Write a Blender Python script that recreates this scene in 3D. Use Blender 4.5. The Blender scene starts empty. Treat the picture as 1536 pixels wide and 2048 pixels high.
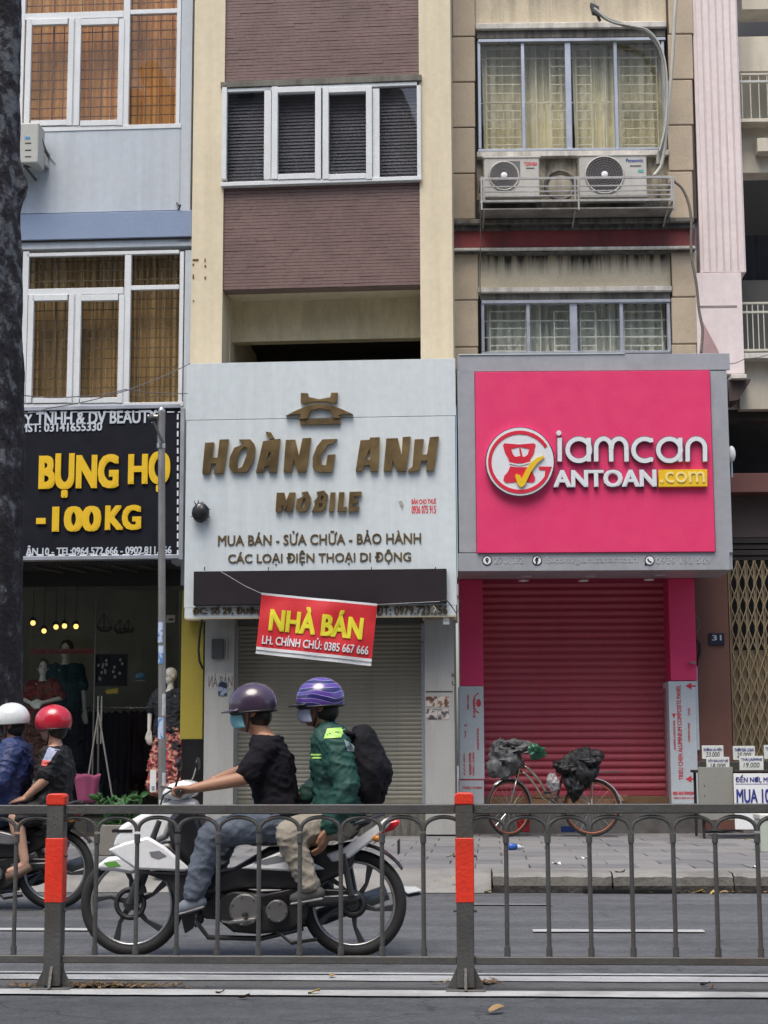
import bpy, bmesh, math, random
from mathutils import Vector, Matrix
random.seed(7)
R_ = math.radians
sc = bpy.context.scene
COL = sc.collection
# ------------------------------------------------------------------ camera, sky, sun, exposure
FPX = 3400.0                       # focal length in pixels of the 1536 px wide photograph
CAMZ = 1.05
PITCH = math.atan(496.0/FPX)
ROLL = 0.0035
cd = bpy.data.cameras.new('camera'); cam = bpy.data.objects.new('camera', cd); COL.objects.link(cam)
cd.sensor_fit = 'HORIZONTAL'; cd.sensor_width = 36.0; cd.lens = 36.0*FPX/1536.0
cd.clip_start = 0.1; cd.clip_end = 600
CM = Matrix.Rotation(math.pi/2+PITCH, 3, 'X') @ Matrix.Rotation(-ROLL, 3, 'Z')
cam.matrix_world = Matrix.Translation((0, 0, CAMZ)) @ CM.to_4x4()
sc.camera = cam
SUN_EL, SUN_AZ = 64.0, 200.0       # sun stands high behind the photographer, veiled
w = bpy.data.worlds.new('World'); sc.world = w; w.use_nodes = True
nt = w.node_tree; nt.nodes.clear()
sky = nt.nodes.new('ShaderNodeTexSky'); sky.sky_type = 'NISHITA'; sky.sun_disc = False
sky.sun_elevation = R_(SUN_EL); sky.sun_rotation = R_(SUN_AZ); sky.air_density = 1.2; sky.dust_density = 4.0; sky.ozone_density = 1.5
bg = nt.nodes.new('ShaderNodeBackground'); bg.inputs['Strength'].default_value = 0.105
wo = nt.nodes.new('ShaderNodeOutputWorld')
nt.links.new(sky.outputs[0], bg.inputs[0]); nt.links.new(bg.outputs[0], wo.inputs[0])
sd = bpy.data.lights.new('sun', 'SUN'); sd.energy = 1.4; sd.angle = R_(36); sd.color = (1.0, 0.94, 0.86)
sun = bpy.data.objects.new('sun', sd); COL.objects.link(sun)
_a = R_(SUN_AZ); _e = R_(SUN_EL)
_dir = Vector((math.sin(_a)*math.cos(_e), math.cos(_a)*math.cos(_e), math.sin(_e)))
sun.rotation_euler = _dir.to_track_quat('Z', 'Y').to_euler()
vs = sc.view_settings
vs.view_transform = 'Standard'; vs.look = 'None'; vs.gamma = 1.0; vs.use_curve_mapping = False
vs.exposure = 0.95
sc.render.engine = 'CYCLES'
sc.cycles.use_denoising = True
sc.cycles.max_bounces = 6; sc.cycles.transparent_max_bounces = 10

# ------------------------------------------------------------------ mapping photo -> real places
def ray(px, py):
    return (CM @ Vector(((px-768)/FPX, (1024-py)/FPX, -1.0))).normalized()
CP = Vector((0, 0, CAMZ))
def ground(px, py, z=0.0):
    r = ray(px, py); t = (z-CAMZ)/r.z
    return CP + r*t
class Plane:
    """a vertical plane in the street; local x runs to the right, y away from the viewer, z up"""
    def __init__(s, px, Y, yaw):
        r = ray(px, 1520); p = CP + r*(Y/r.y); s.o = Vector((p.x, Y, 0)); s.a = R_(yaw)
        s.e = Vector((math.cos(s.a), -math.sin(s.a), 0)); s.n = Vector((math.sin(s.a), math.cos(s.a), 0))
    def uv(s, px, py, d=0.0):
        r = ray(px, py); q = s.o + s.n*d
        t = (q-CP).dot(s.n)/r.dot(s.n); p = CP + r*t
        return (p-s.o).dot(s.e), p.z
    def pt(s, px, py, d=0.0):
        u, z = s.uv(px, py, d); return Vector((u, d, z))
    def rect(s, x0, y0, x1, y1, d=0.0):
        xm, ym = (x0+x1)/2, (y0+y1)/2
        return s.uv(x0, ym, d)[0], s.uv(x1, ym, d)[0], s.uv(xm, y1, d)[1], s.uv(xm, y0, d)[1]
    def world(s, v):
        return s.o + s.e*v[0] + s.n*v[1] + Vector((0, 0, v[2] if len(v) > 2 else 0))
    def local(s, p):
        q = Vector(p)-s.o
        return Vector((q.dot(s.e), q.dot(s.n), q.z))

# ------------------------------------------------------------------ materials
MATS = {}
def mat(name, col, rough=0.6, metal=0.0, var=0.12, vs_=2.5, bump=0.0, bs=60.0, streak=0.0, szs=(7, 7, 0.5), dirt_or_gloss=(0.03, 0.028, 0.025),
        ztop=None, zlen=0.6, spec=0.5, fine=0.05, emit=0, coat=0.0, sheen=0.0, transl=None, speck=0.0, grime=0.0):
    if name in MATS: return MATS[name]
    m = bpy.data.materials.new(name); m.use_nodes = True; MATS[name] = m
    n = m.node_tree.nodes; l = m.node_tree.links
    b = n['Principled BSDF']
    b.inputs['Roughness'].default_value = rough; b.inputs['Metallic'].default_value = metal
    b.inputs['Specular IOR Level'].default_value = spec
    b.inputs['Coat Weight'].default_value = coat
    if sheen: b.inputs['Sheen Weight'].default_value = sheen
    tc = n.new('ShaderNodeTexCoord'); c = (col[0], col[1], col[2], 1)
    def noise(scale, det=4, mp=None, r=0.55):
        t = n.new('ShaderNodeTexNoise'); t.inputs['Scale'].default_value = scale; t.inputs['Detail'].default_value = det
        t.inputs['Roughness'].default_value = r
        if mp:
            k = n.new('ShaderNodeMapping'); k.inputs['Scale'].default_value = mp
            l.new(tc.outputs['Object'], k.inputs[0]); l.new(k.outputs[0], t.inputs['Vector'])
        else: l.new(tc.outputs['Object'], t.inputs['Vector'])
        return t
    def rng(sock, a, b_, c_, d_):
        k = n.new('ShaderNodeMapRange'); k.inputs[1].default_value = a; k.inputs[2].default_value = b_
        k.inputs[3].default_value = c_; k.inputs[4].default_value = d_; l.new(sock, k.inputs[0]); return k.outputs[0]
    def mth(op, a, b_):
        k = n.new('ShaderNodeMath'); k.operation = op
        for i, s in enumerate((a, b_)):
            if isinstance(s, (int, float)): k.inputs[i].default_value = s
            else: l.new(s, k.inputs[i])
        return k.outputs[0]
    def mix(fac, a, b_, bt='MIX'):
        k = n.new('ShaderNodeMix'); k.data_type = 'RGBA'; k.blend_type = bt
        if isinstance(fac, (int, float)): k.inputs[0].default_value = fac
        else: l.new(fac, k.inputs[0])
        for i, s in ((6, a), (7, b_)):
            if isinstance(s, tuple): k.inputs[i].default_value = s
            else: l.new(s, k.inputs[i])
        return k.outputs[2]
    out = c
    if var:
        t = noise(vs_, 5); f = rng(t.outputs[0], 0.3, 0.7, 1-var, 1+var)
        t2 = noise(vs_*14, 3); f2 = rng(t2.outputs[0], 0.3, 0.7, 1-fine, 1+fine)
        cc = n.new('ShaderNodeVectorMath'); cc.operation = 'SCALE'; cc.inputs[0].default_value = col
        l.new(mth('MULTIPLY', f, f2), cc.inputs['Scale']); out = cc.outputs[0]
    if streak:
        t = noise(1.0, 6, szs, 0.65); f = rng(t.outputs[0], 0.42, 0.68, 0, 1)
        if ztop is not None:
            sp = n.new('ShaderNodeSeparateXYZ'); l.new(tc.outputs['Object'], sp.inputs[0])
            g = rng(sp.outputs[2], ztop-zlen, ztop, 0, 1)
            g2 = mth('POWER', g, 1.6)
            f = mth('MULTIPLY', mth('ADD', mth('MULTIPLY', f, 0.75), mth('MULTIPLY', g2, 0.45)), g)
        f = mth('MINIMUM', mth('MULTIPLY', f, streak), 1.0)
        out = mix(f, out, (dirt_or_gloss[0], dirt_or_gloss[1], dirt_or_gloss[2], 1))
    if grime:
        t = noise(0.9, 8, None, 0.7); f = rng(t.outputs[0], 0.5, 0.72, 0, grime)
        out = mix(f, out, (dirt_or_gloss[0], dirt_or_gloss[1], dirt_or_gloss[2], 1))
    if speck:
        v = n.new('ShaderNodeTexVoronoi'); v.inputs['Scale'].default_value = 9.0
        l.new(tc.outputs['Object'], v.inputs['Vector'])
        t = noise(30, 3); dd = mth('ADD', v.outputs['Distance'], mth('MULTIPLY', t.outputs[0], 0.12))
        f = rng(dd, 0.10, 0.13, speck, 0); out = mix(f, out, (dirt_or_gloss[0], dirt_or_gloss[1], dirt_or_gloss[2], 1))
    if isinstance(out, tuple): b.inputs['Base Color'].default_value = out
    else: l.new(out, b.inputs['Base Color'])
    if not metal or rough > 0.2:
        t = noise(5, 4); l.new(rng(t.outputs[0], 0.3, 0.7, max(0.02, rough-0.08), min(1, rough+0.08)), b.inputs['Roughness'])
    if bump:
        t = noise(bs, 5); k = n.new('ShaderNodeBump'); k.inputs['Strength'].default_value = bump; k.inputs['Distance'].default_value = 0.02
        l.new(t.outputs[0], k.inputs['Height']); l.new(k.outputs[0], b.inputs['Normal'])
    if emit:
        b.inputs['Emission Color'].default_value = c; b.inputs['Emission Strength'].default_value = emit
    return m
def glass(name, tint=(0.9, 0.93, 0.93), refl=1.0):
    if name in MATS: return MATS[name]
    m = bpy.data.materials.new(name); m.use_nodes = True; MATS[name] = m
    n = m.node_tree.nodes; l = m.node_tree.links; n.clear()
    o = n.new('ShaderNodeOutputMaterial'); a = n.new('ShaderNodeBsdfTransparent'); g = n.new('ShaderNodeBsdfGlossy')
    a.inputs[0].default_value = (*tint, 1); g.inputs['Roughness'].default_value = 0.015
    fr = n.new('ShaderNodeFresnel'); fr.inputs[0].default_value = 1.5
    mm = n.new('ShaderNodeMath'); mm.operation = 'MULTIPLY'; gb = n.new('ShaderNodeNewGeometry'); iv = n.new('ShaderNodeMath'); iv.operation = 'MULTIPLY_ADD'; iv.inputs[1].default_value = -2.0*refl; iv.inputs[2].default_value = 2.0*refl
    l.new(gb.outputs['Backfacing'], iv.inputs[0]); l.new(iv.outputs[0], mm.inputs[1])
    tc = n.new('ShaderNodeTexCoord'); t = n.new('ShaderNodeTexNoise'); t.inputs['Scale'].default_value = 1.3
    bp = n.new('ShaderNodeBump'); bp.inputs['Strength'].default_value = 0.05; bp.inputs['Distance'].default_value = 0.05
    l.new(tc.outputs['Object'], t.inputs['Vector']); l.new(t.outputs[0], bp.inputs['Height']); l.new(bp.outputs[0], g.inputs['Normal'])
    x = n.new('ShaderNodeMixShader'); l.new(fr.outputs[0], mm.inputs[0]); l.new(mm.outputs[0], x.inputs[0])
    l.new(a.outputs[0], x.inputs[1]); l.new(g.outputs[0], x.inputs[2]); l.new(x.outputs[0], o.inputs[0])
    return m
def asphalt_mat(name, col, tracks=0.25):
    m = mat(name, col, 0.85, var=0.12, vs_=0.6, fine=0.16, grime=0.3, dirt_or_gloss=tuple(c*0.62 for c in col))
    n = m.node_tree.nodes; l = m.node_tree.links; b = n['Principled BSDF']
    tc = n.new('ShaderNodeTexCoord'); src = b.inputs['Base Color'].links[0].from_socket
    def mp(s):
        k = n.new('ShaderNodeMapping'); k.inputs['Scale'].default_value = s; l.new(tc.outputs['Object'], k.inputs[0]); return k.outputs[0]
    def rng(s, a, b_, c, d):
        k = n.new('ShaderNodeMapRange'); k.inputs[1].default_value = a; k.inputs[2].default_value = b_; k.inputs[3].default_value = c; k.inputs[4].default_value = d; l.new(s, k.inputs[0]); return k.outputs[0]
    fac = None
    v = n.new('ShaderNodeTexVoronoi'); v.inputs['Scale'].default_value = 85; l.new(tc.outputs['Object'], v.inputs['Vector'])
    f1 = rng(v.outputs['Color'], 0, 1, 0.72, 1.34)
    t = n.new('ShaderNodeTexNoise'); t.inputs['Scale'].default_value = 1; t.inputs['Detail'].default_value = 5; l.new(mp((0.18, 2.6, 1)), t.inputs['Vector']); f2 = rng(t.outputs[0], 0.35, 0.65, 1-tracks, 1+tracks*0.7)
    c = n.new('ShaderNodeTexVoronoi'); c.feature = 'DISTANCE_TO_EDGE'; c.inputs['Scale'].default_value = 0.55
    w_ = n.new('ShaderNodeTexNoise'); w_.inputs['Scale'].default_value = 3; w_.inputs['Detail'].default_value = 6; l.new(tc.outputs['Object'], w_.inputs['Vector'])
    va = n.new('ShaderNodeVectorMath'); va.operation = 'MULTIPLY_ADD'; va.inputs[1].default_value = (0.5, 0.5, 0.5); l.new(w_.outputs['Color'], va.inputs[0]); l.new(tc.outputs['Object'], va.inputs[2]); l.new(va.outputs[0], c.inputs['Vector'])
    f3 = rng(c.outputs['Distance'], 0.0, 0.006, 0.45, 1.0)
    def mul(a, b_):
        k = n.new('ShaderNodeMath'); k.operation = 'MULTIPLY'; l.new(a, k.inputs[0]); l.new(b_, k.inputs[1]); return k.outputs[0]
    sc_ = n.new('ShaderNodeVectorMath'); sc_.operation = 'SCALE'; l.new(src, sc_.inputs[0]); l.new(mul(mul(f1, f2), f3), sc_.inputs['Scale'])
    l.new(sc_.outputs[0], b.inputs['Base Color'])
    bp = n.new('ShaderNodeBump'); bp.inputs['Strength'].default_value = 0.6; bp.inputs['Distance'].default_value = 0.006
    l.new(v.outputs['Distance'], bp.inputs['Height']); l.new(bp.outputs[0], b.inputs['Normal'])
    return m
def bark_mat():
    m = bpy.data.materials.new('bark'); m.use_nodes = True; n = m.node_tree.nodes; l = m.node_tree.links; b = n['Principled BSDF']
    tc = n.new('ShaderNodeTexCoord')
    t = n.new('ShaderNodeTexNoise'); t.inputs['Scale'].default_value = 6.5; t.inputs['Detail'].default_value = 7; t.inputs['Roughness'].default_value = 0.62
    l.new(tc.outputs['Object'], t.inputs['Vector'])
    sp = n.new('ShaderNodeSeparateXYZ'); l.new(tc.outputs['Object'], sp.inputs[0])
    h = n.new('ShaderNodeMapRange'); h.inputs[1].default_value = 2.5; h.inputs[2].default_value = 6; h.inputs[3].default_value = -0.09; h.inputs[4].default_value = 0.02
    l.new(sp.outputs[2], h.inputs[0])
    ad = n.new('ShaderNodeMath'); ad.operation = 'ADD'; l.new(t.outputs[0], ad.inputs[0]); l.new(h.outputs[0], ad.inputs[1])
    r = n.new('ShaderNodeValToRGB'); l.new(ad.outputs[0], r.inputs[0])
    e = r.color_ramp.elements; e[0].position = 0.40; e[0].color = (0.012, 0.011, 0.014, 1); e[1].position = 0.515; e[1].color = (0.035, 0.033, 0.04, 1)
    for p, c in ((0.535, (0.085, 0.09, 0.10, 1)), (0.66, (0.15, 0.16, 0.165, 1))):
        k = e.new(p); k.color = c
    l.new(r.outputs[0], b.inputs['Base Color']); b.inputs['Roughness'].default_value = 0.95
    t2 = n.new('ShaderNodeTexNoise'); t2.inputs['Scale'].default_value = 22; t2.inputs['Detail'].default_value = 8
    l.new(tc.outputs['Object'], t2.inputs['Vector'])
    bp = n.new('ShaderNodeBump'); bp.inputs['Strength'].default_value = 0.55; bp.inputs['Distance'].default_value = 0.03
    l.new(t2.outputs[0], bp.inputs['Height']); l.new(bp.outputs[0], b.inputs['Normal'])
    return m
def band_mat(name, ca, cb, scale=6.0, rough=0.35, cut=0.5, dist=3.0, mp=(1, 1, 1), coat=0.0, kind='WAVE'):
    """two colours in irregular patches or stripes (printed cloth, striped helmet)"""
    if name in MATS: return MATS[name]
    m = bpy.data.materials.new(name); m.use_nodes = True; MATS[name] = m; n = m.node_tree.nodes; l = m.node_tree.links; b = n['Principled BSDF']
    tc = n.new('ShaderNodeTexCoord'); k = n.new('ShaderNodeMapping'); k.inputs['Scale'].default_value = mp; l.new(tc.outputs['Object'], k.inputs[0])
    if kind == 'WAVE':
        t = n.new('ShaderNodeTexWave'); t.bands_direction = 'Z'; t.inputs['Distortion'].default_value = dist; t.inputs['Scale'].default_value = scale; o = t.outputs[0]
    else:
        t = n.new('ShaderNodeTexNoise'); t.inputs['Scale'].default_value = scale; t.inputs['Detail'].default_value = 2; o = t.outputs[0]
    l.new(k.outputs[0], t.inputs['Vector'])
    r = n.new('ShaderNodeValToRGB'); l.new(o, r.inputs[0]); e = r.color_ramp.elements
    cols = [ca, cb] if not isinstance(ca, list) else ca
    e[0].position = cut-0.06; e[0].color = (*cols[0], 1); e[1].position = cut; e[1].color = (*cols[1], 1)
    for i, c in enumerate(cols[2:]):
        q = e.new(cut+0.07*(i+1)); q.color = (*c, 1)
    l.new(r.outputs[0], b.inputs['Base Color']); b.inputs['Roughness'].default_value = rough; b.inputs['Coat Weight'].default_value = coat
    return m

# ------------------------------------------------------------------ meshes
class MB:
    def __init__(s): s.v = []; s.f = []
    def quad(s, *p):
        i = len(s.v); s.v += [tuple(q) for q in p]; s.f.append(tuple(range(i, i+len(p))))
    def box(s, x0, x1, y0, y1, z0, z1):
        i = len(s.v)
        s.v += [(x0, y0, z0), (x1, y0, z0), (x1, y1, z0), (x0, y1, z0), (x0, y0, z1), (x1, y0, z1), (x1, y1, z1), (x0, y1, z1)]
        s.f += [tuple(i+k for k in q) for q in ((0, 3, 2, 1), (4, 5, 6, 7), (0, 1, 5, 4), (1, 2, 6, 5), (2, 3, 7, 6), (3, 0, 4, 7))]
        return s
    def tube(s, pts, r, n=8, cap=True):
        pts = [Vector(p) for p in pts]; rs = r if isinstance(r, (list, tuple)) else [r]*len(pts)
        base = len(s.v); up = None
        for k, p in enumerate(pts):
            t = (pts[min(k+1, len(pts)-1)]-pts[max(k-1, 0)])
            t = t.normalized() if t.length > 1e-9 else Vector((0, 0, 1))
            if up is None:
                up = Vector((0, 0, 1)) if abs(t.z) < 0.9 else Vector((1, 0, 0))
            a = (up - t*up.dot(t)); a = a.normalized() if a.length > 1e-6 else t.orthogonal().normalized()
            up = a; b = t.cross(a)
            for j in range(n):
                an = 2*math.pi*j/n
                s.v.append(tuple(p+(a*math.cos(an)+b*math.sin(an))*rs[k]))
        for k in range(len(pts)-1):
            for j in range(n):
                s.f.append((base+k*n+j, base+k*n+(j+1) % n, base+(k+1)*n+(j+1) % n, base+(k+1)*n+j))
        if cap:
            s.f.append(tuple(base+j for j in reversed(range(n)))); s.f.append(tuple(base+(len(pts)-1)*n+j for j in range(n)))
        return s
    def ell(s, c, r, nu=16, nv=10, rot=None, zmin=-1.0, zmax=1.0):
        base = len(s.v); c = Vector(c)
        th0 = math.acos(max(-1, min(1, zmax))); th1 = math.acos(max(-1, min(1, zmin)))
        for i in range(nv+1):
            th = th0+(th1-th0)*i/nv
            for j in range(nu):
                ph = 2*math.pi*j/nu
                p = Vector((r[0]*math.sin(th)*math.cos(ph), r[1]*math.sin(th)*math.sin(ph), r[2]*math.cos(th)))
                if rot: p = rot @ p
                s.v.append(tuple(c+p))
        for i in range(nv):
            for j in range(nu):
                a = base+i*nu+j; b = base+i*nu+(j+1) % nu
                s.f.append((a, a+nu, b+nu, b))
        s.f.append(tuple(base+j for j in range(nu))); s.f.append(tuple(base+nv*nu+j for j in reversed(range(nu))))
        return s
    def torus(s, c, R, r, axis='Y', n=40, m=10, sq=1.0, a0=0.0, a1=2*math.pi):
        base = len(s.v); closed = abs(a1-a0-2*math.pi) < 1e-6; nn = n if closed else n+1
        for i in range(nn):
            a = a0+(a1-a0)*i/n
            for j in range(m):
                b = 2*math.pi*j/m; rr = R+r*math.cos(b); h = r*sq*math.sin(b)
                p = (rr*math.cos(a), h, rr*math.sin(a)) if axis == 'Y' else ((rr*math.cos(a), rr*math.sin(a), h) if axis == 'Z' else (h, rr*math.cos(a), rr*math.sin(a)))
                s.v.append((c[0]+p[0], c[1]+p[1], c[2]+p[2]))
        for i in range(n if closed else n):
            for j in range(m):
                i2 = (i+1) % nn
                s.f.append((base+i*m+j, base+i2*m+j, base+i2*m+(j+1) % m, base+i*m+(j+1) % m))
        return s
    def grid(s, fn, nu, nv):
        base = len(s.v)
        for i in range(nv+1):
            for j in range(nu+1): s.v.append(tuple(fn(j/nu, i/nv)))
        for i in range(nv):
            for j in range(nu):
                a = base+i*(nu+1)+j; s.f.append((a, a+1, a+nu+2, a+nu+1))
        return s
    def ngon_prism(s, pts, y0, y1):
        """pts: (x,z) outline, extruded from y0 to y1"""
        base = len(s.v); n = len(pts)
        ar = sum(pts[i][0]*pts[(i+1) % n][1]-pts[(i+1) % n][0]*pts[i][1] for i in range(n))
        if ar < 0: pts = pts[::-1]
        s.v += [(p[0], y0, p[1]) for p in pts] + [(p[0], y1, p[1]) for p in pts]
        s.f.append(tuple(base+i for i in range(n))); s.f.append(tuple(base+n+i for i in reversed(range(n))))
        for i in range(n):
            j = (i+1) % n; s.f.append((base+j, base+i, base+n+i, base+n+j))
        return s
    def build(s, name, m, parent=None, bevel=0.0, smooth=False, fix=True, solid=0.0, sub=0, seg=1):
        me = bpy.data.meshes.new(name); me.from_pydata(s.v, [], s.f)
        if fix:
            bm = bmesh.new(); bm.from_mesh(me); bmesh.ops.recalc_face_normals(bm, faces=bm.faces); bm.to_mesh(me); bm.free()
        return link(name, me, m, parent, bevel, smooth, solid, sub, seg)
def link(name, me, m, parent=None, bevel=0.0, smooth=False, solid=0.0, sub=0, seg=1):
    if m is not None:
        for q in (m if isinstance(m, list) else [m]): me.materials.append(q)
    if smooth:
        me.polygons.foreach_set('use_smooth', [True]*len(me.polygons))
        if smooth == 'auto':
            try: me.set_sharp_from_angle(angle=R_(40))
            except Exception: pass
    o = bpy.data.objects.new(name, me); COL.objects.link(o)
    if parent is not None: o.parent = parent
    if solid:
        k = o.modifiers.new('solid', 'SOLIDIFY'); k.thickness = solid; k.offset = 0
    if bevel:
        k = o.modifiers.new('bevel', 'BEVEL'); k.width = bevel; k.segments = seg; k.limit_method = 'ANGLE'; k.angle_limit = R_(35)
    if sub:
        k = o.modifiers.new('sub', 'SUBSURF'); k.levels = sub; k.render_levels = sub
    return o
ROOTS = []
def tag(o, label=None, cat=None, group=None, kind=None):
    if label: o['label'] = label
    if cat: o['category'] = cat
    if group: o['group'] = group
    if kind: o['kind'] = kind
    return o
def thing(name, label, cat, pl=None, group=None, kind=None, loc=None):
    o = bpy.data.objects.new(name, None); COL.objects.link(o); o.empty_display_size = 0.2
    if pl is not None:
        o.location = pl.o; o.rotation_euler = (0, 0, -pl.a)
    if loc is not None: o.location = loc
    ROOTS.append(o)
    return tag(o, label, cat, group, kind)
def settle(root):
    """move a thing's Empty to the base of its parts without moving the parts"""
    pts = []
    def coll(o, M):
        for c in o.children:
            L = M @ Matrix.LocRotScale(c.location, c.rotation_euler, c.scale)
            if c.type == 'MESH' and len(c.data.vertices):
                v = c.data.vertices; st = max(1, len(v)//60)
                pts.extend(L @ v[i].co for i in range(0, len(v), st))
            coll(c, L)
    coll(root, Matrix())
    if not pts: return
    lo = [min(p[i] for p in pts) for i in range(3)]; hi = [max(p[i] for p in pts) for i in range(3)]
    d = Vector(((lo[0]+hi[0])/2, (lo[1]+hi[1])/2, lo[2]))
    root.location = Vector(root.location) + root.rotation_euler.to_matrix() @ d
    for c in root.children: c.location = Vector(c.location) - d
def pbox(pl, x0, y0, x1, y1, d0, d1, m, name, parent, bevel=0.004):
    a, b, z0, z1 = pl.rect(x0, y0, x1, y1, d0)
    return MB().box(a, b, d0, d1, z0, z1).build(name, m, parent, bevel)
def tpoly(pl, pts, d=0.0): return [pl.uv(x, y, d) for x, y in pts]
# 2D shapes and lettering made with curve objects, converted to meshes at once
def _curve_mesh(cu):
    o = bpy.data.objects.new('tmp', cu); COL.objects.link(o)
    dg = bpy.context.evaluated_depsgraph_get(); me = bpy.data.meshes.new_from_object(o.evaluated_get(dg))
    bpy.data.objects.remove(o); return me
def shape2d(loops, depth, bevel=0.0):
    cu = bpy.data.curves.new('tmp', 'CURVE'); cu.dimensions = '2D'; cu.fill_mode = 'BOTH'; cu.extrude = depth/2
    if bevel: cu.bevel_depth = bevel; cu.bevel_resolution = 0
    for lp in loops:
        sp = cu.splines.new('POLY'); sp.points.add(len(lp)-1); sp.use_cyclic_u = True
        for i, p in enumerate(lp): sp.points[i].co = (p[0], p[1], 0, 1)
    me = _curve_mesh(cu); bpy.data.curves.remove(cu)
    return me
def stand(me, d_back, depth):
    """turn a flat xy shape upright: y -> z, its back at local y = d_back"""
    for v in me.vertices:
        x, y, z = v.co; v.co = (x, d_back-depth/2-z, y)
    return me
def pshape(pl, loops, d_back, depth, m, name, parent, bevel=0.0, sc_=None, mod=0.0):
    dd = d_back-depth
    L = [[pl.uv(sc_[0]+x/sc_[2], sc_[1]+y/sc_[2], dd) if sc_ else pl.uv(x, y, dd) for x, y in lp] for lp in loops]
    return link(name, stand(shape2d(L, depth, bevel), d_back, depth), m, parent, mod)
_tc = {}
def text_mesh(s, off=0.0, shear=0.0, depth=0.05, res=3):
    k = (s, off, shear, depth, res)
    if k in _tc: return _tc[k]
    cu = bpy.data.curves.new('tmp', 'FONT'); cu.body = s; cu.size = 1; cu.offset = 0; cu.shear = shear; cu.extrude = depth/2; cu.resolution_u = res
    me = _curve_mesh(cu); bpy.data.curves.remove(cu)
    if off > 0.004 and len(me.vertices):      # heavier strokes: copies set round the glyph, each a hair deeper
        V = [v.co.copy() for v in me.vertices]; F = [tuple(p.vertices) for p in me.polygons]; nv, nf = [], []
        ring = [(0, 0), (-1, -1), (1, 1), (-1, 1), (1, -1)] + ([(0, 1), (0, -1), (1, 0), (-1, 0)] if off > 0.02 else [])
        for i, (dx, dy) in enumerate(ring):
            b0 = len(nv); nv += [(v.x+dx*off*0.9, v.y+dy*off*0.55, v.z-0.0012*i) for v in V]; nf += [tuple(b0+k for k in f) for f in F]
        m3 = bpy.data.meshes.new('tmp'); m3.from_pydata(nv, [], nf); me = m3
    xs = [v.co.x for v in me.vertices] or [0]; ys = [v.co.y for v in me.vertices] or [0]
    _tc[k] = (me, min(xs), max(xs), min(ys), max(ys)); return _tc[k]
def text(pl, s, box, d, thick, m, parent, name='lettering', off=0.01, shear=0.0, letters=False, rot=0.0, back=None):
    """s fills the photo box (x0,y0,x1,y1) on plane pl at depth d (front face)"""
    me, a, b, c, e = text_mesh(s, off, shear)
    x0, y0, x1, y1 = box
    if rot:                       # lettering that runs up or down
        cx, cy = (x0+x1)/2, (y0+y1)/2
        u0, u1, z0, z1 = pl.rect(x0, y0, x1, y1, d)
        def place(x, y):
            t = (x-a)/(b-a); q = (y-c)/(e-c)
            return (u1-(u1-u0)*q, z0+(z1-z0)*t) if rot > 0 else (u0+(u1-u0)*q, z1-(z1-z0)*t)
    else:
        u0, u1, z0, z1 = pl.rect(x0, y0, x1, y1, d)
        def place(x, y): return (u0+(u1-u0)*(x-a)/(b-a), z0+(z1-z0)*(y-c)/(e-c))
    def conv(src, dx=0.0):
        m2 = src.copy()
        for v in m2.vertices:
            u, z = place(v.co.x+dx, v.co.y); v.co = (u, d+thick*(0.5-v.co.z/0.05), z)
        m2.materials.clear(); return m2
    if not letters:
        return link(name, conv(me), m, parent)
    res = []
    for i, ch in enumerate(s):
        if ch == ' ': continue
        full = text_mesh(s[:i+1], off, shear); g = text_mesh(ch, off, shear)
        res.append(link(name, conv(g[0], full[2]-g[2]), m, parent))
    return res
def ribbon(pts, w_, closed=False):
    """outline of a line of width w_ through 2D pts"""
    P = [Vector((p[0], p[1])) for p in pts]; n = len(P); L = []; R = []
    for i in range(n):
        if closed: t = P[(i+1) % n]-P[i-1]
        else: t = P[min(i+1, n-1)]-P[max(i-1, 0)]
        t.normalize(); q = Vector((-t.y, t.x))*w_/2
        L.append(P[i]+q); R.append(P[i]-q)
    return [L, R] if closed else [L+R[::-1]]
def arc(cx, cy, rx, ry, a0, a1, n=18):
    return [(cx+rx*math.cos(R_(a0+(a1-a0)*i/n)), cy+ry*math.sin(R_(a0+(a1-a0)*i/n))) for i in range(n+1)]
def curtain(pl, x0, y0, x1, y1, d, m, name, parent, folds=9, amp=0.03, jit=0.4, gather=0.0):
    a, b, z0, z1 = pl.rect(x0, y0, x1, y1, d); ph = [random.uniform(0, 6.3) for _ in range(4)]
    def fn(u, v):
        q = u*folds*2*math.pi+ph[0]+jit*math.sin(u*7+ph[1])*2
        return (a+(b-a)*u+0.012*math.sin(q*0.5+v*2), d+amp*math.sin(q)+amp*0.4*math.sin(q*2.3+ph[2]+v*1.5), z0+(z1-z0)*v)
    return MB().grid(fn, int(folds*10), 6).build(name, m, parent, smooth=True, fix=False)
def grille(pl, xs, ys, box, d, m, parent, r=0.006, name='grille'):
    mb = MB(); x0, y0, x1, y1 = box
    for y in ys:
        a, b, z, _ = pl.rect(x0, y, x1, y, d); mb.box(a, b, d-r, d+r, z-r, z+r)
    for x in xs:
        a, _, z0, z1 = pl.rect(x, y0, x, y1, d); mb.box(a-r, a+r, d-r*1.6, d-r*0.2, z0, z1)
    return mb.build(name, m, parent)
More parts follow.
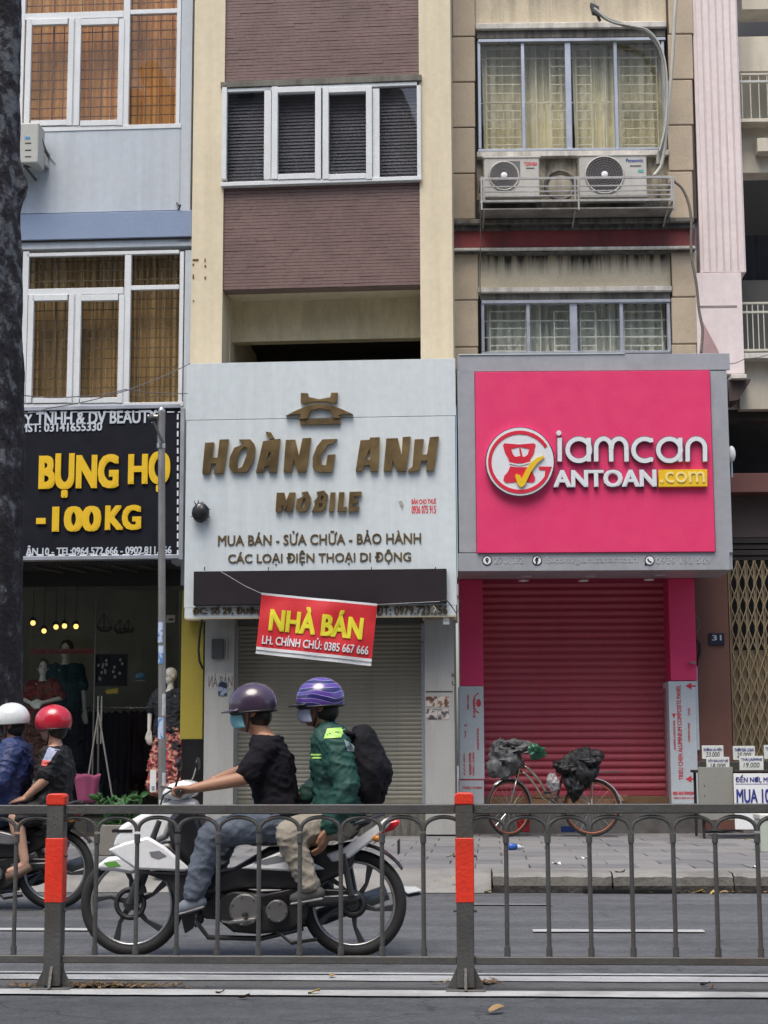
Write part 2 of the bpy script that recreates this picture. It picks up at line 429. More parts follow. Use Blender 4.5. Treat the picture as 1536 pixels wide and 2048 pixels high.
# ------------------------------------------------------------------ colours of the place
cream = mat('cream_paint', (0.68, 0.60, 0.43), 0.75, var=0.06, vs_=0.8, bump=0.08, bs=30, streak=0.3, szs=(5, 5, 0.3), dirt_or_gloss=(0.45, 0.38, 0.26), grime=0.12)
bluewall = mat('pale_blue_paint', (0.48, 0.53, 0.58), 0.75, var=0.05, vs_=0.8, bump=0.06, bs=40, streak=0.35, szs=(6, 6, 0.35), dirt_or_gloss=(0.33, 0.36, 0.39), grime=0.1)
blueband = mat('slate_blue_paint', (0.225, 0.29, 0.42), 0.75, var=0.05, bump=0.05)
whiteal = mat('white_aluminium', (0.68, 0.71, 0.72), 0.35, var=0.04, streak=0.15, szs=(6, 6, 1.0), dirt_or_gloss=(0.4, 0.38, 0.34))
silver = mat('silver_aluminium', (0.46, 0.49, 0.55), 0.35, metal=0.55, var=0.06)
browntile = mat('brown_tile', (0.165, 0.103, 0.092), 0.55, var=0.18, vs_=1.5, bump=0.1, bs=120, fine=0.12)
grout = mat('tile_joint', (0.20, 0.14, 0.12), 0.9)
orange = mat('orange_curtain', (0.80, 0.46, 0.19), 0.85, var=0.22, vs_=1.4)
ochre = mat('ochre_curtain', (0.50, 0.35, 0.17), 0.85, var=0.30, vs_=1.4)
creamcurt = mat('cream_curtain', (0.80, 0.76, 0.56), 0.85, var=0.18, vs_=1.8)
greycurt = mat('grey_curtain', (0.66, 0.70, 0.64), 0.85, var=0.18, vs_=1.8)
grbrown = mat('brown_grille', (0.16, 0.085, 0.045), 0.5)
grochre = mat('dark_grille', (0.14, 0.10, 0.055), 0.5)
grcream = mat('cream_grille', (0.78, 0.74, 0.58), 0.5)
grwhite = mat('white_grille', (0.80, 0.84, 0.80), 0.5)
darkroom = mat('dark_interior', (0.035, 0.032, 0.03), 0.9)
g_clear = glass('window_glass', (0.93, 0.93, 0.92), 0.5)
g_dark = glass('dark_window_glass', (0.80, 0.81, 0.83), 1.3)
g_shop = glass('shop_glass', (0.92, 0.94, 0.93), 0.45)
beige = mat('beige_render', (0.50, 0.41, 0.30), 0.9, var=0.12, vs_=2.0, bump=0.25, bs=45, grime=0.35, dirt_or_gloss=(0.12, 0.10, 0.08))
joint = mat('dark_joint', (0.07, 0.06, 0.05), 0.95)
concrete = mat('weathered_concrete', (0.16, 0.15, 0.13), 0.95, var=0.25, bump=0.3, bs=40, streak=0.8, szs=(14, 14, 2), dirt_or_gloss=(0.03, 0.03, 0.028))
whiteledge = mat('white_ledge', (0.64, 0.61, 0.55), 0.85, var=0.12, streak=0.5, szs=(9, 9, 2.0), dirt_or_gloss=(0.12, 0.11, 0.1), bump=0.1)
black = mat('black_plastic', (0.012, 0.012, 0.014), 0.4)
steel = mat('stainless_steel', (0.55, 0.54, 0.52), 0.28, metal=1.0, var=0.06)
goldm = mat('bronze_letter_face', (0.25, 0.175, 0.085), 0.36, metal=0.8, var=0.30, vs_=2.2, streak=0.25, szs=(5, 5, 5), dirt_or_gloss=(0.42, 0.30, 0.12))  # lighter patches imitate reflections, mixed into the bronze colour
goldsm = mat('dull_gold_letter', (0.12, 0.08, 0.03), 0.5, metal=0.3, var=0.2)
white = mat('white_paint', (0.74, 0.76, 0.77), 0.5, var=0.04)
signwhite = mat('white_panel', (0.61, 0.675, 0.695), 0.42, var=0.03, vs_=0.7, streak=0.22, szs=(9, 9, 0.5), dirt_or_gloss=(0.42, 0.45, 0.46))
pink = mat('hot_pink_panel', (0.73, 0.046, 0.155), 0.40, var=0.02)
greyframe = mat('silver_grey_panel', (0.40, 0.415, 0.445), 0.38, metal=0.3, var=0.07, vs_=1.0)
redprint = mat('red_print', (0.62, 0.05, 0.06), 0.6)
yellow = mat('yellow_acrylic', (0.78, 0.50, 0.02), 0.4, var=0.03)
blackpanel = mat('black_sign_panel', (0.009, 0.010, 0.016), 0.5, var=0.1, spec=0.2)
signtext = mat('pale_letter', (0.55, 0.60, 0.66), 0.5)
asphalt = asphalt_mat('asphalt', (0.086, 0.091, 0.098))
nearasphalt = asphalt_mat('near_asphalt', (0.062, 0.067, 0.074), 0.2)
roadpaint = mat('worn_road_paint', (0.40, 0.41, 0.41), 0.8, speck=.7, var=0.14, vs_=5, bump=0.3, bs=120, grime=0.75, dirt_or_gloss=(0.12, 0.12, 0.12))
tilem = [mat('paving_tile_%s' % k, c, 0.9, var=0.16, vs_=3, bump=0.35, bs=60, grime=0.45, dirt_or_gloss=(0.08, 0.078, 0.075)) for k, c in
         (('grey', (0.175, 0.175, 0.178)), ('light', (0.20, 0.198, 0.195)), ('dark', (0.15, 0.15, 0.155)))]
kerbm = mat('kerb_concrete', (0.22, 0.215, 0.20), 0.95, var=0.2, vs_=3, bump=0.6, bs=30, grime=0.8, dirt_or_gloss=(0.07, 0.065, 0.06))
kerbdark = mat('stained_kerb_face', (0.10, 0.095, 0.085), 0.95, var=0.3, vs_=4, bump=0.8, bs=30, grime=0.9, dirt_or_gloss=(0.02, 0.02, 0.018))
railm = mat('grey_railing_paint', (0.074, 0.077, 0.077), 0.48, var=0.15, vs_=5, bump=0.2, bs=70, fine=.08, grime=0.6, dirt_or_gloss=(0.085, 0.055, 0.035), streak=.25, szs=(30, 30, 2))
redband = mat('red_reflective_band', (0.74, 0.045, 0.022), 0.4, var=0.12, vs_=7, bump=.2, bs=50, grime=.55, dirt_or_gloss=(.28, .05, .035))
rubber = mat('tyre_rubber', (0.018, 0.018, 0.019), 0.75, bump=0.15, bs=90)
alloy = mat('dark_alloy', (0.10, 0.105, 0.11), 0.35, metal=0.8)
rimm = mat('grey_rim', (0.42, 0.43, 0.44), 0.3, metal=0.8)
bikewhite = mat('white_bike_plastic', (0.74, 0.76, 0.78), 0.25, var=0.03, coat=0.5)
bikeblack = mat('black_bike_plastic', (0.018, 0.018, 0.02), 0.32, coat=0.3)
engine = mat('engine_metal', (0.06, 0.06, 0.062), 0.5, metal=0.6, var=0.2)
chrome = mat('chrome', (0.7, 0.7, 0.7), 0.12, metal=1.0, var=0)
skin = mat('skin', (0.36, 0.19, 0.12), 0.55, var=0.06)
skindark = mat('tanned_skin', (0.27, 0.135, 0.08), 0.55, var=0.06)
hairm = mat('black_hair', (0.012, 0.010, 0.009), 0.5)
mannq = mat('mannequin_ivory', (0.66, 0.63, 0.56), 0.35, var=0.03)

# ------------------------------------------------------------------ planes of the place
ST = Plane(768, 8.03, 3.5)                 # the street direction, at the median railing
PL = Plane(210, 20.95, 3.7)                # left house front
PM = Plane(640, 20.60, 4.9)                # middle house front
PR = Plane(1150, 21.20, 1.1)               # right house front
PF = Plane(1430, 21.20, 1.6)               # far right house front
MB_ = None
KZ = 0.15
def sg(px, py, z=0.0): return ST.local(ground(px, py, z))
def strip(name, mtl, y0, y1, x0=-40, x1=40, z=0.0, kind='structure', parent=None):
    mb = MB(); mb.quad((x0, y0, z), (x1, y0, z), (x1, y1, z), (x0, y1, z))
    o = mb.build(name, mtl, parent, fix=False)
    if parent is None:
        o.location = ST.o; o.rotation_euler = (0, 0, -ST.a); tag(o, kind=kind)
    return o
# ---- ground, roads, median strip
yk = sg(1200, 1787)[1]                     # kerb foot
yb = 13.6                                  # house line, measured from the railing
strip('ground', mat('dusty_ground', (0.16, 0.15, 0.14), 0.95), -200, 300, -250, 250, -0.02)
strip('road', asphalt, -0.1, yk+0.05, -60, 60, 0.0)
strip('near_road', nearasphalt, -26, -0.1, -60, 60, 0.0)
ms = mat('median_concrete', (0.105, 0.106, 0.104), 0.9, var=0.2, vs_=4, bump=0.5, bs=100, grime=0.5, dirt_or_gloss=(0.06, 0.055, 0.045))
y_a, y_b = sg(768, 1990)[1], sg(768, 1958)[1]
strip('median_strip', ms, y_a, y_b, -60, 60, 0.004)
lines = thing('lane_markings', None, None, ST, kind='structure')
def painted(y0, y1, x0, x1, name='painted_line', m=roadpaint, z=0.009):
    mb = MB(); nseg = max(6, int((x1-x0)*9)); r = random.Random(int(y0*1000))
    def fn(u, v):
        e = 0.006*math.sin(u*97+v*3)+r.uniform(-0.004, 0.004)
        return (x0+(x1-x0)*u, y0+(y1-y0)*v+e, z)
    mb.grid(fn, min(nseg, 240), 1); o = mb.build(name, m, lines, fix=False); return o
sy = lambda y: sg(768, y)[1]
painted(sy(1965), sy(1954.5), -9, 9); painted(sy(1951.5), sy(1949), -9, 9)
painted(sy(1995.5), sy(1984.5), -9, 9)
p0 = sg(1066, 1866); p1 = sg(1410, 1866); yy = p0[1]
painted(yy-0.0, yy+0.15, p0[0], p1[0])
painted(yy-0.0, yy+0.15, -9, sg(178, 1863)[0])
p0 = sg(930, 1812); painted(p0[1], p0[1]+0.10, p0[0], sg(1105, 1812)[0], m=mat('faded_road_paint', (0.16, 0.16, 0.165), 0.85, var=0.2, vs_=6))
mb = MB(); mb.quad(*[(*sg(x, y, 0)[:2], 0.012) for x, y in ((778, 1770), (800, 1768), (842, 1787), (812, 1793))])
# ---- pavement of separate tiles, kerb stones, ramp
pav = thing('sidewalk', None, None, ST, kind='structure')
xk = sg(985, 1787)[0]
MB().box(-60, 60, yk+0.75, yb+8, 0.02, KZ-0.035).build('bed', joint, pav)
tl, tw = 0.61, 0.46
variants = []
for k in range(6):
    r = random.Random(k); mb = MB(); mb.box(0.004, tw-0.004, 0.004, tl-0.004, -0.05, 0)
    me = bpy.data.meshes.new('tile'); bm = bmesh.new()
    for v in mb.v: bm.verts.new(v)
    bm.verts.ensure_lookup_table()
    for f_ in mb.f: bm.faces.new([bm.verts[i] for i in f_])
    tops = [v for v in bm.verts if v.co.z > -0.01]
    for v in tops: v.co.z += r.uniform(-0.005, 0.004); v.co.x += r.uniform(-.003, .003); v.co.y += r.uniform(-.003, .003)
    bmesh.ops.bevel(bm, geom=[e for e in bm.edges if all(v.co.z > -0.02 for v in e.verts)], offset=0.005, segments=1, affect='EDGES')
    bm.to_mesh(me); bm.free(); me.materials.append(tilem[k % 3]); variants.append(me)
y0t = yk+0.78; n_rows = int((yb-0.1-y0t)/tl)+1
r = random.Random(3)
for j in range(n_rows):
    off = (j % 2)*tw*0.5
    y = y0t+j*tl
    half = (y+8.03)*0.235
    xx = -half-0.4+off; xx = math.floor(xx/tw)*tw+off-0.1
    while xx < half+0.9:
        o = bpy.data.objects.new('tile', variants[r.randrange(6)]); COL.objects.link(o); o.parent = pav
        o.location = (xx, y, KZ+r.uniform(-0.003, 0.002)); o.rotation_euler = (r.uniform(-.004, .004), r.uniform(-.004, .004), r.uniform(-.004, .004))
        xx += tw
# kerb stones with a worn face
x = xk; i = 0
while x < 8:
    L = 0.95; rr = random.Random(i)
    mb = MB(); n = 16
    def prof(t, rr=rr, x=x):
        e = rr.uniform(-.022, .018)
        return [(x+0.006+t*(L-0.012), yk+0.02+e, 0.0), (x+0.006+t*(L-0.012), yk+0.0+e, 0.06), (x+0.006+t*(L-0.012), yk+0.035+e, 0.125+e*.3), (x+0.006+t*(L-0.012), yk+0.09, KZ+0.002), (x+0.006+t*(L-0.012), yk+0.42, KZ)]
    P = [prof(t/n) for t in range(n+1)]
    for a in range(n):
        for b in range(4): mb.quad(P[a][b], P[a+1][b], P[a+1][b+1], P[a][b+1])
    k_ = mb.build('kerb_stone', [kerbm, kerbdark], pav, smooth='auto')
    for pi, p in enumerate(k_.data.polygons):
        if pi % 4 < 2: p.material_index = 1
    x += L; i += 1
mb = MB(); mb.box(xk, 9, yk+0.42, yk+0.78, KZ-0.1, KZ-0.002); mb.build('kerb_backing', kerbm, pav, 0.004)
mb = MB()
def ramp(u, v):
    xx = -20+(xk-0.01+20)*u; yy = yk-0.02+v*0.82
    return (xx, yy, 0.006+(KZ-0.008)*(v**0.8)+0.006*math.sin(xx*3+v*5)*v*(1-v))
mb.grid(ramp, 60, 6); mb.build('ramp', kerbm, pav, smooth=True, fix=False)
mb = MB(); mb.quad((xk-0.01, yk, 0), (xk-0.01, yk+0.8, 0), (xk-0.01, yk+0.8, KZ), (xk-0.01, yk+0.05, KZ-0.03)); mb.build('kerb_end', kerbdark, pav)
a, b = sg(1168, 1787)[0], sg(1345, 1787)[0]
MB().box(a, b, yk-0.03, yk+0.015, 0.008, 0.034).build('drain_slot', mat('black_void', (0.003, 0.003, 0.003), 1.0, var=0), pav)
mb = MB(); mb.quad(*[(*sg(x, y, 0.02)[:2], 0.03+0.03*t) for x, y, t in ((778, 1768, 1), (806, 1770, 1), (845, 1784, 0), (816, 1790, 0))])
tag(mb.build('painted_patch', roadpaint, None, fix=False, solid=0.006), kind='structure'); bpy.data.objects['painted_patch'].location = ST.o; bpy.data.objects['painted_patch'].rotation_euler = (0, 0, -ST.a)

# ------------------------------------------------------------------ the median railing
rail = thing('railing', 'grey metal median railing with arches and two red banded posts', 'railing', ST)
zt = ST.uv(768, 1608)[1]; 
postx = [ST.uv(111, 1780)[0], ST.uv(930, 1780)[0]]
span = postx[1]-postx[0]
posts = [postx[0]-span, postx[0], postx[1], postx[1]+span]
z_r0, z_r1 = ST.uv(520, 1628)[1], ST.uv(520, 1609)[1]
z_b0, z_b1 = ST.uv(520, 1927)[1], ST.uv(520, 1911)[1]
zcol0, zcol1 = ST.uv(520, 1686)[1], ST.uv(520, 1668)[1]
zfoot = ST.uv(520, 1893)[1]
pw = 0.040
for k, x in enumerate(posts):
    vis = k in (1, 2)
    zc = zt+0.052
    p = MB().box(x-pw, x+pw, -pw, pw, 0.02, zc-0.02).build('post', railm, rail, 0.004)
    mb = MB(); prof = [(x-pw-.004, zc-0.055), (x-pw-.004, zc-0.012), (x-pw+.008, zc), (x+pw-.008, zc), (x+pw+.004, zc-0.012), (x+pw+.004, zc-0.055)]
    mb.ngon_prism(prof, -pw-.004, pw+.004); mb.build('cap', redband, p, 0.006, seg=2)
    za, zb = ST.uv(x and 111 if k == 1 else 930, 1804)[1], ST.uv(930, 1675)[1]
    MB().box(x-pw-.0025, x+pw+.0025, -pw-.0025, pw+.0025, za, zb).build('reflective_band', redband, p, 0.003)
    MB().box(x-0.09, x+0.09, -0.075, 0.075, 0.004, 0.016).build('base_plate', railm, p, 0.003)
    for sx in (-1, 1):
        mb = MB(); mb.ngon_prism([(x+sx*pw, 0.016), (x+sx*(pw+0.045), 0.016), (x+sx*(pw+0.04), 0.03), (x+sx*(pw+0.012), 0.085), (x+sx*pw, 0.11)], -0.006, 0.006)
        mb.build('gusset', railm, p, 0.002)
    mb = MB()
    mb.v += [(x-.006, -pw, 0.016), (x+.006, -pw, 0.016), (x+.006, -pw-.045, 0.016), (x-.006, -pw-.045, 0.016), (x-.006, -pw, .11), (x+.006, -pw, .11)]
    mb.f += [(0, 1, 5, 4), (0, 4, 3), (1, 2, 5), (3, 4, 5, 2), (0, 3, 2, 1)]; mb.build('gusset', railm, p)
    for sx in (-1, 1):
        for zz in (ST.uv(930, 1712)[1], ST.uv(930, 1822)[1]):
            MB().tube([(x+sx*pw, 0, zz), (x+sx*(pw+.014), 0, zz)], 0.006, 8).build('bolt', railm, p)
def arches(xa, xb):
    a, b = xa+pw, xb-pw; n = 10
    for (z0, z1, nm) in ((z_r0, z_r1, 'top_rail'), (z_b0, z_b1, 'bottom_rail')):
        MB().box(a, b, -0.020, 0.020, z0, z1).build(nm, railm, rail, 0.004)
    sp = span/n
    rt = z_r0-0.007
    for i in range(n):
        x0 = xa+i*sp; x1 = x0+sp
        if i > 0:
            MB().tube([(x0, 0, z_b1), (x0, 0, zcol1)], 0.0105, 10).build('baluster', railm, rail, smooth='auto')
            MB().tube([(x0, 0, zcol0), (x0, 0, zcol1)], 0.0145, 10).build('collar', railm, rail, smooth='auto')
            MB().tube([(x0, 0, z_b1), (x0, 0, zfoot)], 0.0145, 10).build('collar', railm, rail, smooth='auto')
        pts = []
        w2 = sp/2-0.004
        for t in range(17):
            an = math.pi*t/16
            pts.append((x0+sp/2-w2*math.cos(an), 0, zcol1+0.012+(rt-0.008-zcol1-0.012)*math.sin(an)**0.8))
        MB().tube(pts, 0.0095, 8).build('arch', railm, rail, smooth='auto')
for k in range(3): arches(posts[k], posts[k+1])

# ------------------------------------------------------------------ left house (pale blue)
hl = thing('house', 'pale blue house front with white framed windows and orange curtains', 'building', PL)
xl = -420
def wall(pl, parent, m, x0, y0, x1, y1, d0=0.0, d1=0.3, name='wall'): return pbox(pl, x0, y0, x1, y1, d0, d1, m, name, parent, 0)
# wall panels around the two window openings
wall(PL, hl, bluewall, 362, -260, 384, 484, 0, 0.35)
wall(PL, hl, bluewall, xl, 262, 361.5, 429, 0, 0.35)
wall(PL, hl, bluewall, xl, 486, 384, 500, 0, 0.35)
wall(PL, hl, bluewall, 366, 500.5, 384, 1170, 0, 0.35)
wall(PL, hl, bluewall, xl, 816, 365, 1130, 0, 0.35)
pbox(PL, xl, 430, 384, 482, -0.05, 0.3, blueband, 'band', hl, 0.006)
pbox(PL, xl, 482.5, 384, 486, -0.02, 0.3, joint, 'drip_joint', hl, 0)
def window_left(y0, ytr, ysill, x_l, xr, curt, grm, panes_low, panes_top, gy0, gstep, name):
    fr = pbox(PL, x_l-6, ysill, xr, ysill+9, -0.01, 0.08, whiteal, 'window', hl, 0.004)
    P = lambda x0, ya, x1, yb_, d0=0.0, d1=0.07, nm='frame': pbox(PL, x0, ya, x1, yb_, d0, d1, whiteal, nm, fr, 0.004)
    P(x_l-8, y0, x_l+4, ysill); P(xr-8, y0, xr, ysill)
    P(x_l+4, y0, xr-8, y0+7)
    P(247, y0+7, 260, ysill, -0.005, 0.075); P(x_l+4, ytr, 247, ytr+13); P(260, ytr-6, xr-8, ytr+3)
    # casements
    for (a, b) in ((x_l+4, 146), (149, 247)):
        if b-a < 20: continue
        P(a, ytr+13, a+11, ysill, -0.02, 0.05, 'casement'); P(b-11, ytr+13, b, ysill, -0.02, 0.05, 'casement')
        P(a+11, ytr+13, b-11, ytr+25, -0.02, 0.05, 'casement'); P(a+11, ysill-11, b-11, ysill, -0.02, 0.05, 'casement')
    P(146, ytr+13, 149, ysill)
    for (a, ya, b, yb_) in panes_low+panes_top:
        pbox(PL, a, ya, b, yb_, 0.03, 0.036, g_clear, 'pane', fr, 0)
    curtain(PL, x_l-4, y0+2, 147, ysill, 0.30, curt, 'curtain', fr, 7); curtain(PL, 147, y0+2, 252, ysill, 0.31, curt, 'curtain', fr, 8)
    curtain(PL, 252, y0+2, xr-2, ysill, 0.29, curt, 'curtain', fr, 10)
    ys = [gy0+gstep*i for i in range(60) if gy0+gstep*i < ysill-3]
    grille(PL, [x_l+8, x_l+38, x_l+62, 110, 130, 165, 186, 206, 226, 264, 279, 294, 322, 345], ys, (x_l-4, y0, xr-4, ysill), 0.14, grm, fr, 0.0055)
    return fr
window_left(-180, 24, 251, 46, 362, orange, grbrown, [(57, 45, 138, 249), (160, 40, 238, 246), (259, 28, 356, 250)], [(48, -172, 248, 24), (260, -172, 356, 18)], -160, 18.7, 'w')
window_left(503, 576, 806, 50, 366, ochre, grochre, [(59, 598, 137, 799), (158, 596, 237, 798), (259, 580, 359, 806)], [(50, 509, 248, 577), (260, 508, 359, 571)], 522, 19.5, 'w')
for (yy0, yy1, cu) in ((-180, 251, orange), (503, 806, ochre)):      # the window goes on behind the tree
    pbox(PL, xl, yy0, 38, yy1, 0.04, 0.05, g_clear, 'pane', hl, 0); curtain(PL, xl, yy0, 40, yy1, 0.30, cu, 'curtain', hl, 22)
    pbox(PL, xl, yy1, 39, yy1+9, -0.01, 0.08, whiteal, 'sill', hl, 0.004)
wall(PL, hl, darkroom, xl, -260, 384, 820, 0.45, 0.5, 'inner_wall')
wall(PL, hl, bluewall, xl, -300, 361.5, -181, 0, 0.35)
# shop front room: yellow side pier, black plinth, glass, room
gd = 0.75
wall(PL, hl, mat('mustard_paint', (0.33, 0.27, 0.035), 0.7, var=0.06), 362, 1180, 406, 1478, 0.02, gd+.3, 'side_pier')
wall(PL, hl, mat('black_tile', (0.012, 0.012, 0.013), 0.3), 362, 1478, 406, 1640, 0.0, gd+.3, 'pier_base')
rx0, rx1 = -420, 362
ra, rb, _, _ = PL.rect(rx0, 1300, rx1, 1400, gd)
zf = 0.33; zc = PL.uv(200, 1172, gd)[1]
MB().box(ra, rb, -0.1, 4.4, 0.0, zf).build('shop_floor', mat('shop_floor', (0.05, 0.045, 0.04), 0.35), hl)
zcb = PL.uv(200, 1128, 0.0)[1]
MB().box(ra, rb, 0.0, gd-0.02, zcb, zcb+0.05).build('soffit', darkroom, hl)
MB().box(ra, rb, gd-0.02, gd+0.06, zc, zcb+0.05).build('shop_lintel', mat('black_lintel', (0.018, 0.017, 0.016), 0.6), hl)
for xb_ in (80, 130, 180, 235, 290):
    u = PL.uv(xb_, 1140, 0.3)[0]; mb = MB().tube([(u, 0.02, zcb-0.02), (u+0.18, gd-0.05, zcb-0.02)], 0.016, 6); mb.build('soffit_batten', mat('dim_grey_batten', (0.10, 0.095, 0.085), 0.7), hl)
MB().box(ra, rb, 3.3, 3.4, zf, zcb).build('back_wall', mat('grey_green_wall', (0.30, 0.30, 0.24), 0.8, var=0.15), hl)
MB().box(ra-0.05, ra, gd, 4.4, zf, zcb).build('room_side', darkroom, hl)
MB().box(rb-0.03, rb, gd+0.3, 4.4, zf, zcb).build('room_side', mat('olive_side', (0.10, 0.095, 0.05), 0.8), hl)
MB().box(ra, rb, gd+0.06, 4.4, zcb, zcb+0.05).build('shop_ceiling', mat('grey_ceiling', (0.35, 0.35, 0.30), 0.8), hl)
for (a, b) in ((60, 187), (189, 357)):
    pbox(PL, a, 1174, b, 1600, gd, gd+0.01, g_shop, 'shop_pane', hl, 0)
pbox(PL, rx0, 1174, 58, 1600, gd, gd+0.01, g_shop, 'shop_pane', hl, 0)
pbox(PL, 186.6, 1174, 189.4, 1600, gd-.002, gd+0.012, mat('dull_seal', (0.10, 0.10, 0.09), 0.4), 'glass_joint', hl, 0)
for x_ in (196, 203):
    u = PL.uv(x_, 1440, gd-0.05)[0]; z0 = PL.uv(x_, 1488, gd-0.05)[1]; z1 = PL.uv(x_, 1392, gd-0.05)[1]
    mb = MB().tube([(u, gd-0.05, z0), (u, gd-0.05, z1)], 0.014, 10)
    for zz in (z0+.08, z1-.08): mb.tube([(u, gd-0.05, zz), (u, gd, zz)], 0.008, 6)
    mb.build('door_handle', steel, hl, smooth='auto')
# the shop sign of the left house
PS = Plane(210, 20.45, 4.6)
sb = thing('shop_sign', 'black shop sign with yellow letters above the clothes shop window', 'sign', PS)
pbox(PS, -300, 822, 359, 1113, 0.0, 0.10, blackpanel, 'panel', sb, 0)
for q in ((359, 816, 367, 1119), (-300, 814, 359, 822), (-300, 1113, 359, 1121)):
    pbox(PS, *q, -0.03, 0.12, silver, 'edge_frame', sb, 0.004)
led = MB()
xx = -290
while xx < 356:
    a, b, z0, z1 = PS.rect(xx, 1108.5, xx+14, 1111.5, -0.006); led.box(a, b, -0.01, 0.0, z0, z1)
    a, b, z0, z1 = PS.rect(xx+4, 823, xx+18, 825, -0.006); led.box(a, b, -0.01, 0.0, z0, z1); xx += 21.4
yy = 828
while yy < 1105:
    a, b, z0, z1 = PS.rect(354, yy, 357, yy+11, -0.006); led.box(a, b, -0.01, 0.0, z0, z1); yy += 17
led.build('light_strip', white, sb)
text(PS, 'TNHH & DV BEAUTY', (72, 822, 314, 848), -0.012, 0.012, signtext, sb, letters=True, name='letter', off=0.03)
text(PS, 'MST: 03141655330', (40, 846, 204, 863), -0.012, 0.012, signtext, sb, off=0.03)
text(PS, 'BỤNG', (77, 906, 237, 995), -0.03, 0.03, yellow, sb, letters=True, name='letter', off=0.058)
text(PS, 'HỌ', (256, 903, 340, 984), -0.03, 0.03, yellow, sb, letters=True, name='letter', off=0.058)
pbox(PS, 72, 1036, 91, 1048, -0.03, 0, yellow, 'letter', sb, 0.002)
text(PS, '100', (104, 1012, 202, 1063), -0.03, 0.03, yellow, sb, letters=True, name='letter', off=0.055)
text(PS, 'KG', (210, 1010, 282, 1060), -0.03, 0.03, yellow, sb, letters=True, name='letter', off=0.055)
text(PS, 'ẬN 10 - TEL:0964.572.666 - 0902.811.266', (52, 1089, 343, 1113), -0.012, 0.012, signtext, sb, off=0.03)
# lettering half hidden by the trunk
text(PS, 'TY', (36, 829, 64, 851), -0.012, 0.012, signtext, sb, off=0.03)
# ------------------------------------------------------------------ middle house (cream piers, brown tile)
hm = thing('house', 'narrow cream house with brown tiled panels and roller shutter, behind the white sign', 'building', PM)
wall(PM, hm, cream, 383.5, -300, 446, 1240, 0, 0.5, 'pier'); wall(PM, hm, cream, 840, -300, 904.5, 1240, 0, 0.5, 'pier')
def tiled(x0, y0, x1, y1, d):
    a, b, z0, z1 = PM.rect(x0, y0, x1, y1, d)
    MB().box(a, b, d+0.012, d+0.2, z0, z1).build('spandrel', grout, hm)
    mb = MB(); z = z1; r = random.Random(5); row = 0
    while z-0.039 > z0:
        x = a-r.uniform(0, 0.2)
        while x < b:
            xa, xb2 = max(x, a), min(x+0.238, b)
            if xb2-xa > 0.01:
                e = r.uniform(-0.004, 0.002); mb.box(xa, xb2, d+e, d+0.015, z-0.0385, z-0.002)
            x += 0.24
        z -= 0.0415; row += 1
    o = mb.build('strip_tiles', browntile, hm); tag(o, kind='stuff')
tiled(446.5, -180, 839.5, 157, 0.03); tiled(446.5, 364, 842, 576, 0.03)
wall(PM, hm, browntile, 446.5, -300, 839.5, -181, 0.03, 0.3)
wl = mat('grey_lintel', (0.17, 0.165, 0.14), 0.9, var=0.2, streak=0.5, bump=0.2)
pbox(PM, 441, 156, 843, 168, -0.05, 0.1, wl, 'lintel', hm, 0.006)
wn = pbox(PM, 441, 358, 843, 366, -0.06, 0.06, whiteal, 'window', hm, 0.004)
def wf(a, ya, b, yb_, d0=-0.03, d1=0.05, nm='frame'): pbox(PM, a, ya, b, yb_, d0, d1, whiteal, nm, wn, 0.004)
wf(443, 170, 453, 358, -0.05); wf(834, 170, 842, 358, -0.05); wf(453, 170, 834, 177, -0.03)
wf(528, 177, 542, 358); wf(745, 177, 759, 358)
for a, b in ((543, 642), (645, 744)):
    wf(a, 173, a+12, 358, -0.07, 0.03, 'casement'); wf(b-12, 173, b, 358, -0.07, 0.03, 'casement'); wf(a+12, 173, b-12, 184, -0.07, 0.03, 'casement'); wf(a+12, 347, b-12, 358, -0.07, 0.03, 'casement')
for q in ((453, 177, 528, 358), (554, 184, 631, 348), (656, 184, 733, 348), (759, 177, 834, 358)):
    pbox(PM, *q, 0.0, 0.006, g_dark, 'pane', wn, 0)
bl = mat('grey_blind', (0.21, 0.20, 0.20), 0.6, var=0.35)
blb = MB()
yy = 182
while yy < 357:
    a, b, z0, z1 = PM.rect(450, yy, 838, yy+6.8, 0.1)
    blb.quad((a, 0.095, z0), (b, 0.095, z0), (b, 0.112, z1), (a, 0.112, z1)); yy += 6.6
blb.build('blind', bl, wn, solid=0.002)
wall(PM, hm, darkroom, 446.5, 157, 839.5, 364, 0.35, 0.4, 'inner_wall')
# recess above the sign
a, b, z0, z1 = PM.rect(446.5, 577, 846, 760, 0.0); zt_ = PM.uv(640, 577, 0.05)[1]
MB().box(a, b, 0.16, 2.2, zt_+0.01, zt_+0.2).build('recess_ceiling', cream, hm)
zbm = PM.uv(640, 680, 0.62)[1]
MB().box(a, b, 0.62, 0.8, zbm, zt_+0.01).build('recess_beam', mat('cream_beam', (0.64, 0.545, 0.355), 0.8, var=0.08, streak=0.3, szs=(4, 4, 1)), hm)
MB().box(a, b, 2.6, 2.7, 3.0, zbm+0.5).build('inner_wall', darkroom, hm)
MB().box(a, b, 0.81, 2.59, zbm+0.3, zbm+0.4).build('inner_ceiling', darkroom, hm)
for sx in (a-0.03, b+0.0): MB().box(sx, sx+0.03, 0.5, 2.6, 3.0, zt_+0.1).build('recess_side', cream, hm)
MB().box(a-.1, b+.1, 0.2, 2.6, 4.0, 4.1).build('recess_floor', concrete, hm)
